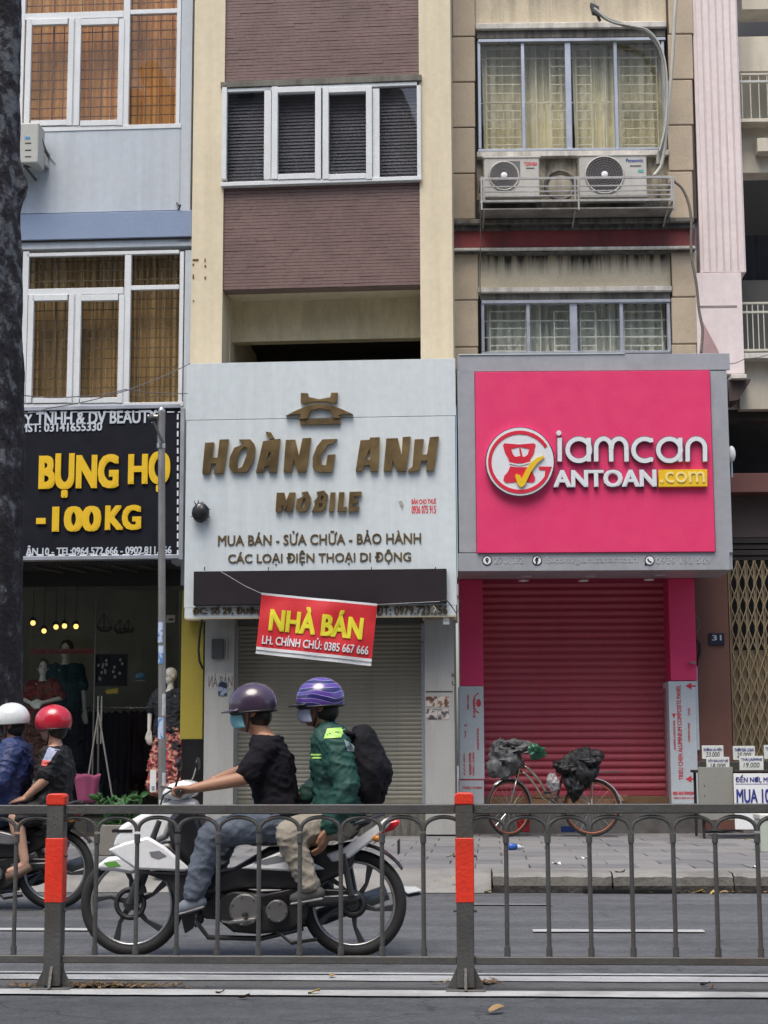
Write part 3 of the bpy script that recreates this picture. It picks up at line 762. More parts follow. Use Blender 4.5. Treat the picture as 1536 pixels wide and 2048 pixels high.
# damage and bracket marks on the left pier
mb = MB()
for q in ((385, 518, 397, 521), (385, 527, 388, 531), (385, 549, 388, 557), (409, 517, 411, 524), (409, 530, 412, 534), (409, 553, 412, 558), (386, 600, 388, 603)):
    aa, bb, c0, c1 = PM.rect(*q, -0.006); mb.box(aa, bb, -0.008, 0, c0, c1)
mb.build('bracket_stub', mat('rusty_iron', (0.16, 0.07, 0.03), 0.8), hm)
# ground floor piers, shutter
pg = mat('grey_white_pier', (0.36, 0.365, 0.35), 0.75, var=0.06, streak=0.35, szs=(5, 5, 0.6), dirt_or_gloss=(0.2, 0.2, 0.18))
wall(PM, hm, pg, 408, 1232, 467, 1669, 0, 0.6, 'ground_pier'); wall(PM, hm, pg, 850, 1228, 909, 1669, 0, 0.6, 'ground_pier')
a, _, z0, z1 = PM.rect(467, 1228, 850, 1608, 0.3); b = PM.uv(850, 1400, 0.3)[0]
shm = mat('khaki_shutter', (0.26, 0.25, 0.20), 0.5, var=0.08, streak=0.2, szs=(4, 4, 0.6), dirt_or_gloss=(0.1, 0.09, 0.07))
def shutter(pl, parent, a, b, z0, z1, d, pitch, m, depth=0.02, name='slat', shape='round', maxn=400):
    base = None; z = z0; n = 0; mesh = None
    sh = bpy.data.meshes.new(name); vs2, fs = [], []
    pr = [(0, 0.0), (-depth*0.55, 0.12), (-depth, 0.42), (-depth*0.8, 0.72), (-depth*0.1, 0.90), (0, 1.0)] if shape == 'round' else [(0, 0), (-depth, 0.1), (-depth*.9, 0.8), (0, 0.9), (0, 1)]
    for x in (a, b):
        for (dd, t) in pr: vs2.append((x, d+dd, t*pitch))
    k = len(pr)
    for i in range(k-1): fs.append((i, k+i, k+i+1, i+1))
    sh.from_pydata(vs2, [], fs); sh.materials.append(m)
    sh.polygons.foreach_set('use_smooth', [True]*len(sh.polygons))
    while z < z1:
        o = bpy.data.objects.new(name, sh); COL.objects.link(o); o.parent = parent; o.location = (0, 0, z); z += pitch
a0, b0 = a-0.05, b+0.05
st_ = MB().box(a0, b0, 0.33, 0.35, z0, z1+0.1).build('shutter', shm, hm)
shutter(PM, st_, a0, b0, z0+0.05, z1+.1, 0.325, 0.052, shm, 0.009)
MB().box(a0, b0, 0.29, 0.33, z0, z0+0.05).build('bottom_bar', shm, st_, 0.003)
for x0_, x1_ in ((467, 474), (843, 850)): pbox(PM, x0_, 1228, x1_, 1608, 0.22, 0.34, silver, 'shutter_guide', hm, 0.003)
zs_ = PM.uv(640, 1608, 0.3)[1]
MB().box(a-0.05, b+0.05, 0.22, 0.7, 0.0, zs_).build('door_step', concrete, hm, 0.01)
MB().box(a-.05, b+.05, 0.2, 0.36, PM.uv(640, 1250, .3)[1], 4.1).build('shutter_box', mat('dim_grey_panel', (0.10, 0.10, 0.095), 0.6), hm)
pbox(PM, 423, 1278, 446, 1317, -0.05, 0, mat('grey_plastic_box', (0.07, 0.07, 0.072), 0.5), 'meter_box', hm, 0.004)
pbox(PM, 452, 1276, 455, 1318, -0.02, 0, pg, 'conduit', hm, 0.002)
mb = MB(); mb.tube([PM.pt(*q, -0.03) for q in ((404, 1238), (400, 1262), (397, 1300), (399, 1322), (406, 1338))], 0.014, 8); mb.build('cable', black, hm, smooth=True)
pbox(PM, 415, 1346, 466, 1376, -0.004, 0, mat('faded_poster', (0.40, 0.39, 0.36), 0.8, var=0.1, vs_=9), 'poster', hm, 0)
text(PM, 'ИÀ BÁN', (417, 1347, 465, 1374), -0.006, 0.002, mat('faded_ink', (0.13, 0.12, 0.11), 0.8), hm, off=0.01)
mb = MB().box(*PM.rect(437, 1363, 454, 1391)[:2], -0.012, -0.007, *PM.rect(437, 1363, 454, 1391)[2:])
mb.build('sticker', band_mat('sticker_print', (0.02, 0.03, 0.06), (0.25, 0.32, 0.42), scale=14, kind='NOISE', cut=0.55), hm)
# four photo posters, line and letters on the right pier
pcs = [(0.22, 0.12, 0.09), (0.30, 0.17, 0.12), (0.16, 0.15, 0.16), (0.2, 0.19, 0.2)]
for i, (x, y) in enumerate(((852, 1393), (876, 1393), (852, 1418), (876, 1418))):
    pbox(PM, x, y, x+22, y+21, -0.004, 0, band_mat('photo_print_%d' % i, [tuple(c*0.35 for c in pcs[i]), pcs[i], (0.5, 0.45, 0.42)], None, scale=16, kind='NOISE', cut=0.48, rough=0.5), 'poster', hm, 0)
pbox(PM, 852, 1382, 905, 1384, -0.006, 0, joint, 'scratch_line', hm, 0)
text(PM, 'B', (903, 1347, 910, 1354), -0.004, 0.003, joint, hm); text(PM, 'L', (904, 1362, 910, 1370), -0.004, 0.003, joint, hm)

# ---- white sign
PW = Plane(640, 20.1, 4.0)
sw = thing('shop_sign', 'white shop sign with bronze letters and black display strip', 'sign', PW)
for (q, nm) in (((372, 722, 911, 835.5), 'panel'), ((370.5, 836.5, 912, 1213), 'panel'), ((369, 1213.6, 912, 1233), 'panel')):
    pbox(PW, *q, 0.0, 0.05, signwhite, nm, sw, 0.002)
pbox(PW, 373, 724, 910, 1231, 0.045, 0.32, signwhite, 'box_body', sw, 0.002)
pbox(PW, 369.5, 1233, 912, 1236, -0.004, 0.05, mat('worn_edge', (0.55, 0.5, 0.36), 0.6), 'edge_trim', sw, 0.001)
K = (360, 700, 2.743)
def gl(*loops, d=0.05, nm='letter'): return pshape(PW, loops, 0.0, d, goldm, nm, sw, sc_=K)
gl([(137,508),(187,506),(175,590),(205,590),(217,491),(267,489),(238,675),(186,677),(197,622),(172,622),(163,677),(121,677)])
gl([(322,491),(385,489),(405,512),(413,535),(407,590),(392,630),(368,668),(290,672),(268,640),(272,590),(298,535),(345,520)],[(350,530),(368,535),(366,578),(340,640),(318,652),(312,620),(325,560)])
gl([(455,500),(550,486),(530,668),(487,670),(490,635),(464,637),(457,670),(416,672)],[(487,560),(497,560),(492,600),(476,600)])
gl([(468,448),(498,451),(518,484),(490,487)])
gl([(580,493),(632,491),(652,580),(672,484),(719,481),(692,668),(645,670),(622,598),(612,668),(567,668)])
gl([(782,490),(862,487),(836,514),(812,517),(772,580),(775,630),(800,632),(810,575),(852,572),(835,668),(760,670),(728,645),(727,590),(750,530)])
gl([(990,495),(1040,492),(1042,480),(1095,478),(1086,664),(1043,665),(1043,630),(1008,632),(1000,663),(963,665)],[(1032,555),(1043,540),(1043,600),(1016,602)])
gl([(1132,485),(1195,483),(1215,575),(1222,478),(1266,474),(1240,664),(1190,665),(1167,600),(1160,663),(1116,664)])
gl([(1287,490),(1337,488),(1325,575),(1355,572),(1370,478),(1420,474),(1393,660),(1350,662),(1357,606),(1322,608),(1314,658),(1262,668),(1250,660),(1275,640)])
gl([(530,783),(572,782),(582,826),(600,782),(633,781),(616,885),(585,886),(590,848),(573,884),(560,848),(555,887),(524,887)])
gl([(665,781),(700,775),(718,810),(712,850),(690,884),(650,887),(634,865),(640,820),(680,800)],[(678,812),(690,812),(682,862),(662,864)])
gl([(748,778),(790,770),(812,795),(800,825),(803,850),(778,885),(722,887),(740,848),(735,830),(758,802)],[(775,800),(788,802),(783,818),(772,820)],[(765,840),(782,842),(775,862),(760,863)])
gl([(825,782),(852,780),(843,885),(815,886)])
gl([(872,780),(902,779),(893,860),(915,860),(912,884),(862,885)])
gl([(930,778),(996,776),(992,800),(955,802),(953,818),(980,818),(976,840),(950,841),(947,860),(984,859),(978,884),(922,885)])
# emblem
gl([(663,235),(702,237),(706,258),(765,270),(825,258),(828,234),(866,234),(862,285),(845,293),(806,282),(765,280),(722,283),(682,295),(662,285)], d=0.04, nm='emblem')
arcu = arc(765, 402, 200, 112, 196, 344, 22); arcl = arc(765, 392, 128, 78, 338, 204, 16)
gl([(580, 360), (640, 330), (700, 305), (765, 296), (830, 303), (890, 325), (948, 352), (900, 350), (868, 356), (880, 372), (845, 374), (822, 330), (765, 318), (715, 332), (698, 376), (655, 378), (662, 352), (625, 352)], d=0.06, nm='emblem')
gl([(655,378),(875,373),(880,405),(660,410)], d=0.04, nm='emblem')
text(PW, 'HOANG ANH MOBILE', (605, 838, 676, 848), -0.045, 0.003, mat('engraved', (0.10, 0.07, 0.03), 0.6), sw, off=0.01)
text(PW, 'MUA BÁN - SỬA CHỮA - BẢO HÀNH', (436, 1061, 842, 1089), -0.012, 0.012, goldsm, sw, letters=True, name='letter', off=0.014)
text(PW, 'CÁC LOẠI ĐIỆN THOẠI DI ĐỘNG', (456, 1100, 822, 1129), -0.012, 0.012, goldsm, sw, letters=True, name='letter', off=0.014)
text(PW, 'ĐC: Số 29, Đường 3/2, P.11, Q.10', (385, 1211, 640, 1231), -0.022, 0.02, goldsm, sw, off=0.022)
text(PW, 'ĐT: 0979.723.356', (752, 1211, 895, 1229), -0.022, 0.02, goldsm, sw, off=0.022)
lp_ = pbox(PW, 387, 1140, 893, 1208, -0.10, 0.0, mat('dark_led_panel', (0.022, 0.018, 0.022), 0.6, bump=0.1, bs=200, spec=0.2), 'display_panel', sw, 0.004)
for x_ in (408, 536, 742, 870): pbox(PW, x_, 1134, x_+2, 1141, -0.05, -0.04, steel, 'hanger', sw, 0)
text(PW, 'BÁN CHO THUÊ', (823, 996, 872, 1008), -0.003, 0.002, redprint, sw, off=0.04)
text(PW, '0936 075 915', (823, 1011, 872, 1027), -0.003, 0.002, redprint, sw, off=0.04)
# torn paper scrap
mb = MB(); pts = [PW.uv(*q) for q in ((796, 1003), (803, 1001), (808, 1010), (805, 1022), (800, 1012))]; mb.ngon_prism(pts, -0.003, 0.0); mb.build('paper_scrap', mat('grey_paper', (0.38, 0.38, 0.36), 0.9, var=0.3, vs_=20), sw)
# burst spotlight on the left of the white sign
lamp = thing('wall_spotlight', 'broken round black spotlight on the left edge of the white sign', 'lamp', PW)
c = PW.pt(401, 1025, -0.07); rl = random.Random(2)
mb = MB().ell(c, (0.105, 0.085, 0.118), 18, 12)
mb.v = [(x+rl.uniform(-.008, .008), y+rl.uniform(-.01, .01), z+rl.uniform(-.008, .008)) for x, y, z in mb.v]
body_ = mb.build('housing', black, lamp, smooth=True)
for (a_, l_) in ((100, .05), (120, .06), (75, .03), (200, .03), (330, .03), (15, .03)):
    mb = MB()
    q = Vector((math.cos(R_(a_)), 0, math.sin(R_(a_)))); t = Vector((-q.z, 0, q.x)); p = c+Vector((q.x*.1, 0, q.z*.11))
    mb.tube([p-q*.02, p+q*l_*.5+t*.008, p+q*l_], [0.009, 0.006, 0.002], 5); mb.build('torn_shard', black, body_)
c2 = PW.pt(398, 1012, -0.14); MB().ell(c2, (0.022, 0.02, 0.028), 8, 6).build('bulb', mat('grey_bulb', (0.4, 0.42, 0.42), 0.2), body_, smooth=True)
# red banner for sale
PB = Plane(640, 19.85, 3.5)
bn = thing('banner', 'red cloth banner with yellow words hanging askew under the white sign', 'banner', PB)
bu, bz = PB.uv(633, 1262); ang = math.atan2(-(1209-1185), 232)
bred = mat('red_banner_cloth', (0.60, 0.022, 0.03), 0.55, var=0.05, bump=0.1, bs=12); byel = mat('banner_yellow', (0.72, 0.66, 0.03), 0.6, var=0.1, vs_=8)
bwh = mat('banner_white', (0.66, 0.68, 0.70), 0.6, var=0.06)
TL, TR, BR, BL = (523, 1185), (755, 1208), (742, 1332), (511, 1307)
def bpt(s, t):
    x = TL[0]*(1-s)*(1-t)+TR[0]*s*(1-t)+BR[0]*s*t+BL[0]*(1-s)*t
    y = TL[1]*(1-s)*(1-t)+TR[1]*s*(1-t)+BR[1]*s*t+BL[1]*(1-s)*t
    return x, y
def bfold(s, t): return 0.02*math.sin(s*5+t*2)+0.008*math.sin(s*17+t*5)+0.012*math.sin((s*.6+t)*9)*(1-t)
def bpatch(s0, s1, t0, t1, m, nm, dd=0.0):
    def fn(u, v):
        s, t = s0+(s1-s0)*u, t1+(t0-t1)*v
        a_, b_ = PB.uv(*bpt(s, t), 0); return (a_, bfold(s, t)+dd, b_)
    return MB().grid(fn, 40, 20).build(nm, m, bn, smooth=True, fix=False)
cl = bpatch(0, 1, 0.035, 0.885, bred, 'cloth'); bpatch(0, 1, 0, 0.035, bwh, 'top_hem'); bpatch(0, 1, 0.885, 1, bwh, 'bottom_hem')
mb = MB().tube([(*PB.uv(*bpt(s/12, .935))[:1], bfold(s/12, .935)-0.006, PB.uv(*bpt(s/12, .935))[1]) for s in range(13)], 0.004, 5); mb.build('seam', mat('grey_seam', (0.25, 0.25, 0.26), 0.8), bn)
def btext(s_, s0, s1, t0, t1, m, off, nm='lettering', letters=False):
    full = text_mesh(s_, off, 0.0, 0.004)
    def one(src, dx):
        m2 = src.copy(); m2.materials.clear()
        bm = bmesh.new(); bm.from_mesh(m2)
        bmesh.ops.triangulate(bm, faces=bm.faces)
        bm.to_mesh(m2); bm.free()
        for v in m2.vertices:
            s = s0+(s1-s0)*(v.co.x+dx-full[1])/(full[2]-full[1]); t = t1+(t0-t1)*(v.co.y-full[3])/(full[4]-full[3])
            a_, b_ = PB.uv(*bpt(s, t), 0); v.co = (a_, bfold(s, t)-0.014-v.co.z*0.8, b_)
        return link('letter' if letters else nm, m2, m, bn)
    if not letters: return one(full[0], 0)
    for i, ch in enumerate(s_):
        if ch == ' ': continue
        f_ = text_mesh(s_[:i+1], off, 0.0, 0.004); g = text_mesh(ch, off, 0.0, 0.004); one(g[0], f_[2]-g[2])
btext('NHÀ BÁN', 0.09, 0.90, 0.16, 0.60, byel, 0.05, letters=True)
btext('LH. CHÍNH CHỦ: 0385 667 666', 0.045, 0.965, 0.645, 0.83, bwh, 0.028)
MB().tube([PB.pt(523, 1187, 0), PB.pt(490, 1172, .05), PB.pt(440, 1142, .1)], 0.0035, 5).build('string', mat('pale_string', (0.4, 0.4, 0.4), .8), bn)
MB().tube([PB.pt(755, 1209, 0), PB.pt(820, 1206, .05), PB.pt(880, 1203, .1)], 0.0035, 5).build('string', mat('pale_string', (0.4, 0.4, 0.4), .8), bn)
# junk under the sign corner
jk = thing('hanging_wire', 'loose wire with white connector hanging from the white sign corner', 'wire', PW)
MB().tube([PW.pt(*q, -.12) for q in ((880, 1204), (893, 1200), (903, 1212), (912, 1226), (922, 1214), (914, 1190))], 0.007, 6).build('wire', black, jk, smooth=True)
pbox(PW, 886, 1234, 899, 1249, 0.05, 0.08, white, 'connector', jk, 0.004)
MB().tube([PW.pt(*q, -.12) for q in ((862, 1222), (868, 1212), (874, 1224), (866, 1228), (872, 1216))], 0.009, 6).build('loop', mat('dusty_tape', (.3, .28, .22), .8), jk, smooth=True)

# ------------------------------------------------------------------ right house
hr = thing('house', 'weathered beige house with stained ledges and two tall sliding windows above the pink shop', 'building', PR)
def blocks(pl, parent, m, x0, x1, ys, d0=-0.0, d1=0.4):
    for i in range(len(ys)-1):
        pbox(pl, x0, ys[i]+1.0, x1, ys[i+1]-1.0, d0, d1, m, 'stone_block', parent, 0.01)
    pbox(pl, x0+0.5, ys[0], x1-0.5, ys[-1], d0+0.015, d1, joint, 'joint_bed', parent, 0)
blocks(PR, hr, beige, 905, 950, [-110, -20, 73, 164, 255, 347, 439])
blocks(PR, hr, beige, 1337, 1386, [-110, -20, 68, 159, 250, 342, 437])
blocks(PR, hr, beige, 907, 956, [503, 600, 694, 740]); blocks(PR, hr, beige, 1344, 1394, [500, 594, 688, 740])
zz = lambda y, x=1150, d=0.1: PR.uv(x, y, d)[1]
w1 = mat('stained_cream_top', (0.60, 0.52, 0.38), 0.9, var=0.10, vs_=2, bump=0.2, bs=40, streak=1.5, szs=(6, 6, 0.6), dirt_or_gloss=(0.14, 0.13, 0.11), ztop=zz(-10)+.8, zlen=1.6)
w2 = mat('stained_cream_middle', (0.60, 0.53, 0.39), 0.9, var=0.10, vs_=2, bump=0.2, bs=40, streak=2.2, szs=(10, 10, 0.7), dirt_or_gloss=(0.05, 0.047, 0.04), ztop=zz(505)+.03, zlen=0.38)
w3 = mat('soot_stained_wall', (0.44, 0.39, 0.29), 0.95, var=0.12, vs_=2, bump=0.2, bs=40, streak=1.1, szs=(5, 5, 1.2), dirt_or_gloss=(0.022, 0.021, 0.02), grime=0.9)
wall(PR, hr, w1, 950, -110, 1336, 46, 0.08, 0.4, 'upper_wall')
wall(PR, hr, w3, 953, 302, 1338, 438, 0.08, 0.4, 'upper_wall')
wall(PR, hr, w2, 957, 504, 1343, 573, 0.08, 0.4, 'upper_wall')
pbox(PR, 951, 44, 1333, 56, -0.03, 0.2, whiteledge, 'ledge', hr, 0.008); pbox(PR, 953, 56.5, 1331, 75, 0.02, 0.2, concrete, 'ledge', hr, 0.008)
pbox(PR, 956, 573, 1344, 583, -0.03, 0.2, whiteledge, 'ledge', hr, 0.008); pbox(PR, 960, 583.5, 1341, 599, 0.03, 0.2, concrete, 'ledge', hr, 0.008)
pbox(PR, 954, 301, 1338, 312, -0.02, 0.12, whiteledge, 'sill', hr, 0.008)
blk = mat('blackened_ledge', (0.12, 0.115, 0.105), 0.95, var=0.3, vs_=6, bump=0.4, bs=50, grime=0.95, streak=0.9, szs=(12, 12, 4), dirt_or_gloss=(0.018, 0.018, 0.018))
pbox(PR, 954, 398, 1337.5, 436, 0.074, 0.2, blk, 'soot_stain', hr, 0)
pbox(PR, 906, 436, 1389, 446, -0.14, 0.2, concrete, 'cornice', hr, 0.012); pbox(PR, 906, 446.5, 1387, 458, -0.09, 0.2, blk, 'cornice', hr, 0.012)
redw = mat('faded_red_band', (0.30, 0.060, 0.062), 0.8, var=0.08, streak=0.75, szs=(2.2, 2.2, 0.35), dirt_or_gloss=(0.10, 0.04, 0.04), bump=0.1)
pbox(PR, 908, 458.5, 1390, 493, -0.03, 0.3, redw, 'red_band', hr, 0.004)
pbox(PR, 907, 493.5, 1391, 499, -0.11, 0.2, whiteledge, 'cornice', hr, 0.006); pbox(PR, 908, 499.5, 1390, 504, -0.07, 0.2, blk, 'cornice', hr, 0.006)
def winR(x0, y0, x1, y1, ms, cur, grm, gy, name, glassm=g_clear):
    fr = pbox(PR, x0, y1-5, x1, y1, -0.02, 0.12, silver, 'window', hr, 0.004)
    P = lambda a, ya, b, yb_, d0=0.0, d1=0.1, nm='frame': pbox(PR, a, ya, b, yb_, d0, d1, silver, nm, fr, 0.004)
    P(x0, y0, x1, y0+6, -0.02); P(x0, y0+6, x0+6, y1-5); P(x1-6, y0+6, x1, y1-5)
    e = [x0+6]
    for (a, b) in ms: P(a, y0+6, b, y1-5, 0.01); e += [a, b]
    e.append(x1-6)
    for i in range(0, len(e), 2): pbox(PR, e[i], y0+6, e[i+1], y1-5, 0.05, 0.056, glassm, 'pane', fr, 0)
    curtain(PR, x0+8, y0+10, (x0+x1)/2-4, y1, 0.30, cur, 'curtain', fr, 9, 0.045); curtain(PR, (x0+x1)/2+3, y0+10, x1-8, y1, 0.30, cur, 'curtain', fr, 9, 0.045)
    wall(PR, fr, mat('dim_room', (0.10, 0.10, 0.09), 0.9), x0-10, y0-30, x1+10, y1+10, 0.7, 0.75, 'inner_wall')
    xs = [x0+16, x0+26, x0+90, x0+104, x0+140, x0+163, x0+178, (x0+x1)/2+8, (x0+x1)/2+32, (x0+x1)/2+55, (x0+x1)/2+84, x1-75, x1-20, x1-40]
    w_ = x1-x0
    for (sa, sb_) in ((.045, .235), (.385, .475), (.525, .605), (.755, .955)):
        grille(PR, [x0+w_*sa, x0+w_*sb_], gy, (x0+w_*sa, gy[0], x0+w_*sb_, y1-3), 0.20, grm, fr, 0.0065)
    grille(PR, [x0+w_*.31, x0+w_*.68], [gy[1], gy[len(gy)//2]], (x0+6, y0+6, x1-6, y1-3), 0.22, grm, fr, 0.007)
    # the open squares of the grille between the bars
    return fr
winR(956, 76, 1331, 301, [(1043, 1050), (1131, 1143), (1229, 1236)], creamcurt, grcream, [98, 116, 133, 151, 169, 187, 205, 222, 240, 257, 275, 290], 'up')
winR(963, 599, 1341, 707, [(1053, 1060), (1140, 1155), (1240, 1247)], greycurt, grwhite, [623, 641, 657, 674, 691, 702], 'low')
wall(PR, hr, beige, 905, 706, 1394, 800, 0.08, 0.4, 'upper_wall')
# ---- shop below the pink sign
yS = 0.0
pinkw = pink
pnl = mat('film_covered_panel', (0.56, 0.615, 0.645), 0.4, var=0.04)
mar = mat('maroon_soffit', (0.16, 0.018, 0.045), 0.5)
PG = Plane(1290, 19.95, 1.0)
zsof = PG.uv(1150, 1141)[1]
al, _, _, _ = PR.rect(916, 1200, 967, 1300); ar = PR.uv(1396, 1250)[0]
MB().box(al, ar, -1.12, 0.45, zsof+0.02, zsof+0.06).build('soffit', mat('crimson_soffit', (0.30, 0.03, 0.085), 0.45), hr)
for i, (x_, y_) in enumerate(((1053, 1151), (1182, 1151), (1320, 1149), (1047, 1161), (1167, 1161), (1298, 1159))):
    g_ = CP + ray(x_, y_)*((zsof+0.015-CAMZ)/ray(x_, y_).z); g_ = PR.local(g_)
    MB().torus((g_.x, g_.y, zsof+0.014), 0.055, 0.012, 'Z', 16, 6).build('downlight', white, hr)
xL0, xL1, xR0, xR1 = 919, 966, 1335, 1391
pbox(PR, xL0, 1146, xL1, 1372, -0.02, 0.55, pinkw, 'side_panel', hr, 0.003)
pbox(PR, xR0+4, 1146, xR1, 1361, -0.02, 0.55, pinkw, 'side_panel', hr, 0.003)
fl = pbox(PR, xL0, 1372.5, 968, 1558, -0.02, 0.55, pnl, 'film_panel', hr, 0.003); fl2 = pbox(PR, xL0, 1560.5, 968, 1608, -0.02, 0.55, pnl, 'film_panel', hr, 0.003)
fr_ = pbox(PR, xR0+5, 1362.5, 1394, 1608, -0.02, 0.55, pnl, 'film_panel', hr, 0.003)
pbox(PR, xL0, 1558.5, 968, 1560, -0.024, 0.5, redprint, 'red_edge', hr, 0)
text(PR, 'TRIEU CHEN ALUMINIUM COMPOSITE PANEL', (1355, 1370, 1364, 1560), -0.023, 0.002, redprint, fr_, off=0.03, rot=1)
text(PR, 'ALUMINIUM COMPOSITE PANEL', (1347, 1440, 1351, 1500), -0.023, 0.002, redprint, fr_, off=0.03, rot=1)
text(PR, 'COMPOSITE PANEL', (1376, 1445, 1380, 1484), -0.023, 0.002, redprint, fr_, off=0.03, rot=1); text(PR, 'PANEL', (1376, 1415, 1380, 1430), -0.023, 0.002, redprint, fr_, off=0.03, rot=1)
text(PR, 'EEE ИАПРИЭИТ', (1346, 1583, 1392, 1590), -0.023, 0.002, redprint, fr_, off=0.06); text(PR, 'TRIEU CHEN CO LTD', (1347, 1594, 1390, 1598), -0.023, 0.002, redprint, fr_, off=0.03)
for yy in (1372, 1558):
    pshape(PR, [[(1371, yy), (1383, yy-7), (1383, yy-1.5), (1392, yy-1.5), (1392, yy+1.5), (1383, yy+1.5), (1383, yy+7)]], -0.02, 0.003, redprint, 'arrow', fr_)
pshape(PR, [[(1344, 1427), (1352, 1427), (1348, 1437)]], -0.02, 0.003, redprint, 'mark', fr_)
for (s_, q) in (('TRIEU CHEN', (934, 1390, 938, 1420)), ('PANEL', (946, 1395, 951, 1435)), ('COMPOSITE PANEL', (954, 1455, 958, 1500)), ('ALUMINIUM COMPOSITE', (938, 1505, 943, 1550)), ('TRIEU CHEN', (945, 1505, 949, 1552)), ('PANEL', (927, 1505, 930, 1550)), ('A', (928, 1448, 934, 1453)), ('PANEL', (929, 1460, 932, 1475))):
    text(PR, s_, q, -0.023, 0.002, redprint, fl, off=0.04, rot=1)
text(PR, 'TRIEU CHEN', (924, 1573, 964, 1578), -0.023, 0.002, redprint, fl2, off=0.04)
mk = []
for rr_, w_ in ((0.085, 0.016),): pass
cu_, cz_ = PR.uv(959, 1406, -0.022)
link('mark_ring', stand(shape2d(ribbon(arc(cu_, cz_, 0.075, 0.12, 95, 265, 16), 0.014), 0.003), -0.02, 0.003), redprint, fl)
link('mark_ring', stand(shape2d([arc(cu_-0.01, cz_, 0.03, 0.05, 0, 350, 12)], 0.003), -0.02, 0.003), redprint, fl)
# pink roller shutter
a, b, z0, z1 = PR.rect(966, 1150, 1339, 1592, 0.45)
sp_ = mat('pink_shutter', (0.50, 0.085, 0.118), 0.5, var=0.10, vs_=1.4, streak=0.30, szs=(5, 5, 1), dirt_or_gloss=(0.36, 0.12, 0.14), grime=.25)
s2 = MB().box(a-.03, b+.0, 0.47, 0.5, z0, z1+0.1).build('shutter', sp_, hr)
shutter(PR, s2, a-.03, b, z0+0.07, z1+.1, 0.468, 0.0915, sp_, 0.036, shape='round')
MB().box(a-.03, b, 0.42, 0.47, z0, z0+0.065).build('bottom_bar', sp_, s2, 0.004)
pbox(PR, 1335, 1146, 1344, 1608, 0.30, 0.5, mat('dull_pink_guide', (0.33, 0.06, 0.10), 0.5), 'shutter_guide', hr, 0.004)
pbox(PR, 1331, 1378, 1337, 1600, 0.2, 0.3, mat('clear_film', (0.28, 0.12, 0.14), 0.3), 'loose_film', hr, 0.003)
a, b, _, zst = PR.rect(917, 1592, 1400, 1600, 0.3)
zst = PR.uv(1150, 1600, 0.3)[1]; zst2 = PR.uv(1150, 1592, 0.45)[1]
MB().box(a, b, 0.0, 0.6, 0.0, PR.uv(1150, 1609, 0)[1]).build('plinth', mat('dark_plinth', (0.13, 0.125, 0.12), 0.95, var=0.25, vs_=4, bump=0.4, grime=0.7, dirt_or_gloss=(0.04, 0.04, 0.038)), hr, 0.01)
MB().box(a+.3, b-.4, 0.2, 0.6, PR.uv(1150, 1609, 0)[1], z0-0.002).build('threshold', mat('brown_wood', (0.19, 0.115, 0.06), 0.8, var=0.25), hr, 0.006)
# brown pier with the house number
brn = mat('brown_pier_paint', (0.145, 0.062, 0.045), 0.6, var=0.08, streak=0.15, szs=(4, 4, 0.5), dirt_or_gloss=(0.07, 0.03, 0.02))
pbox(PR, 1391.5, 1120, 1462, 1660, 0.06, 0.6, brn, 'brown_pier', hr, 0.004)
pbox(PR, 1390, 1330, 1397, 1500, 0.02, 0.06, pnl, 'pier_film', hr, 0.002)
num = pbox(PR, 1418, 1266, 1449, 1290, 0.035, 0.06, mat('navy_enamel', (0.018, 0.022, 0.045), 0.3), 'number_plate', hr, 0.003)
text(PR, '31', (1424, 1270, 1443, 1281), 0.031, 0.003, mat('grey_white_enamel', (.45, .5, .55), .4), num, off=0.02)
MB().tube([PR.pt(*q, 0.0) for q in ((1390, 1228), (1398, 1240), (1399, 1255), (1392, 1266))], 0.006, 6).build('thin_cable', mat('grey_cable', (0.15, 0.13, 0.12), .7), hr)
MB().tube([PR.pt(*q, 0.02) for q in ((1393, 1280), (1400, 1287), (1400, 1305), (1395, 1318), (1393, 1332))], 0.016, 8).build('black_cable', black, hr, smooth=True)
pbox(PR, 1380, 1323, 1391, 1328, -0.1, -0.02, steel, 'wall_pin', hr, 0.002)

# ---- pink sign
sp = thing('shop_sign', 'large hot pink shop sign with round scale logo in a silver frame', 'sign', PG)
a, b, z0, z1 = PG.rect(917, 709, 1459, 1141, 0)
za = zsof+0.0
pbox(PG, 917.5, 709.5, 1458.5, 1140.5, 0.03, 0.95, greyframe, 'box_body', sp, 0.004)
pbox(PG, 916.5, 708.5, 1459.5, 741.5, 0.0, 0.03, greyframe, 'frame_top', sp, 0.003)
pbox(PG, 916.5, 1105.5, 1459.5, 1141, 0.0, 0.03, greyframe, 'frame_bottom', sp, 0.003)
pbox(PG, 916.5, 742, 951, 1105, 0.0, 0.03, greyframe, 'frame_side', sp, 0.003)
pbox(PG, 1425.5, 742, 1459.5, 1105, 0.0, 0.03, greyframe, 'frame_side', sp, 0.003)
pbox(PG, 952, 742.5, 1425, 1104.5, -0.03, 0.028, pink, 'face_panel', sp, 0.003)
pbox(PG, 917, 707, 1250, 709, -0.012, 0.1, mat('pale_trim', (.5, .58, .56), .4), 'top_trim', sp, 0.001)
K2 = (900, 700, 2.415)
lw = mat('white_acrylic', (0.70, 0.73, 0.76), 0.35, var=0.02)
redl = mat('logo_red', (0.62, 0.022, 0.05), 0.4, var=0.02)
def ps(loops, d_back, depth, m, nm, par=sp): return pshape(PG, loops, d_back, depth, m, nm, par, sc_=K2)
D0 = -0.03
rim = ps([arc(338, 541, 168, 169, 0, 353, 50)], D0, 0.075, chrome, 'logo_rim')
ps([arc(338, 539, 163, 164, 0, 353, 50)], D0-0.075, 0.006, lw, 'logo_face')
dl = D0-0.081
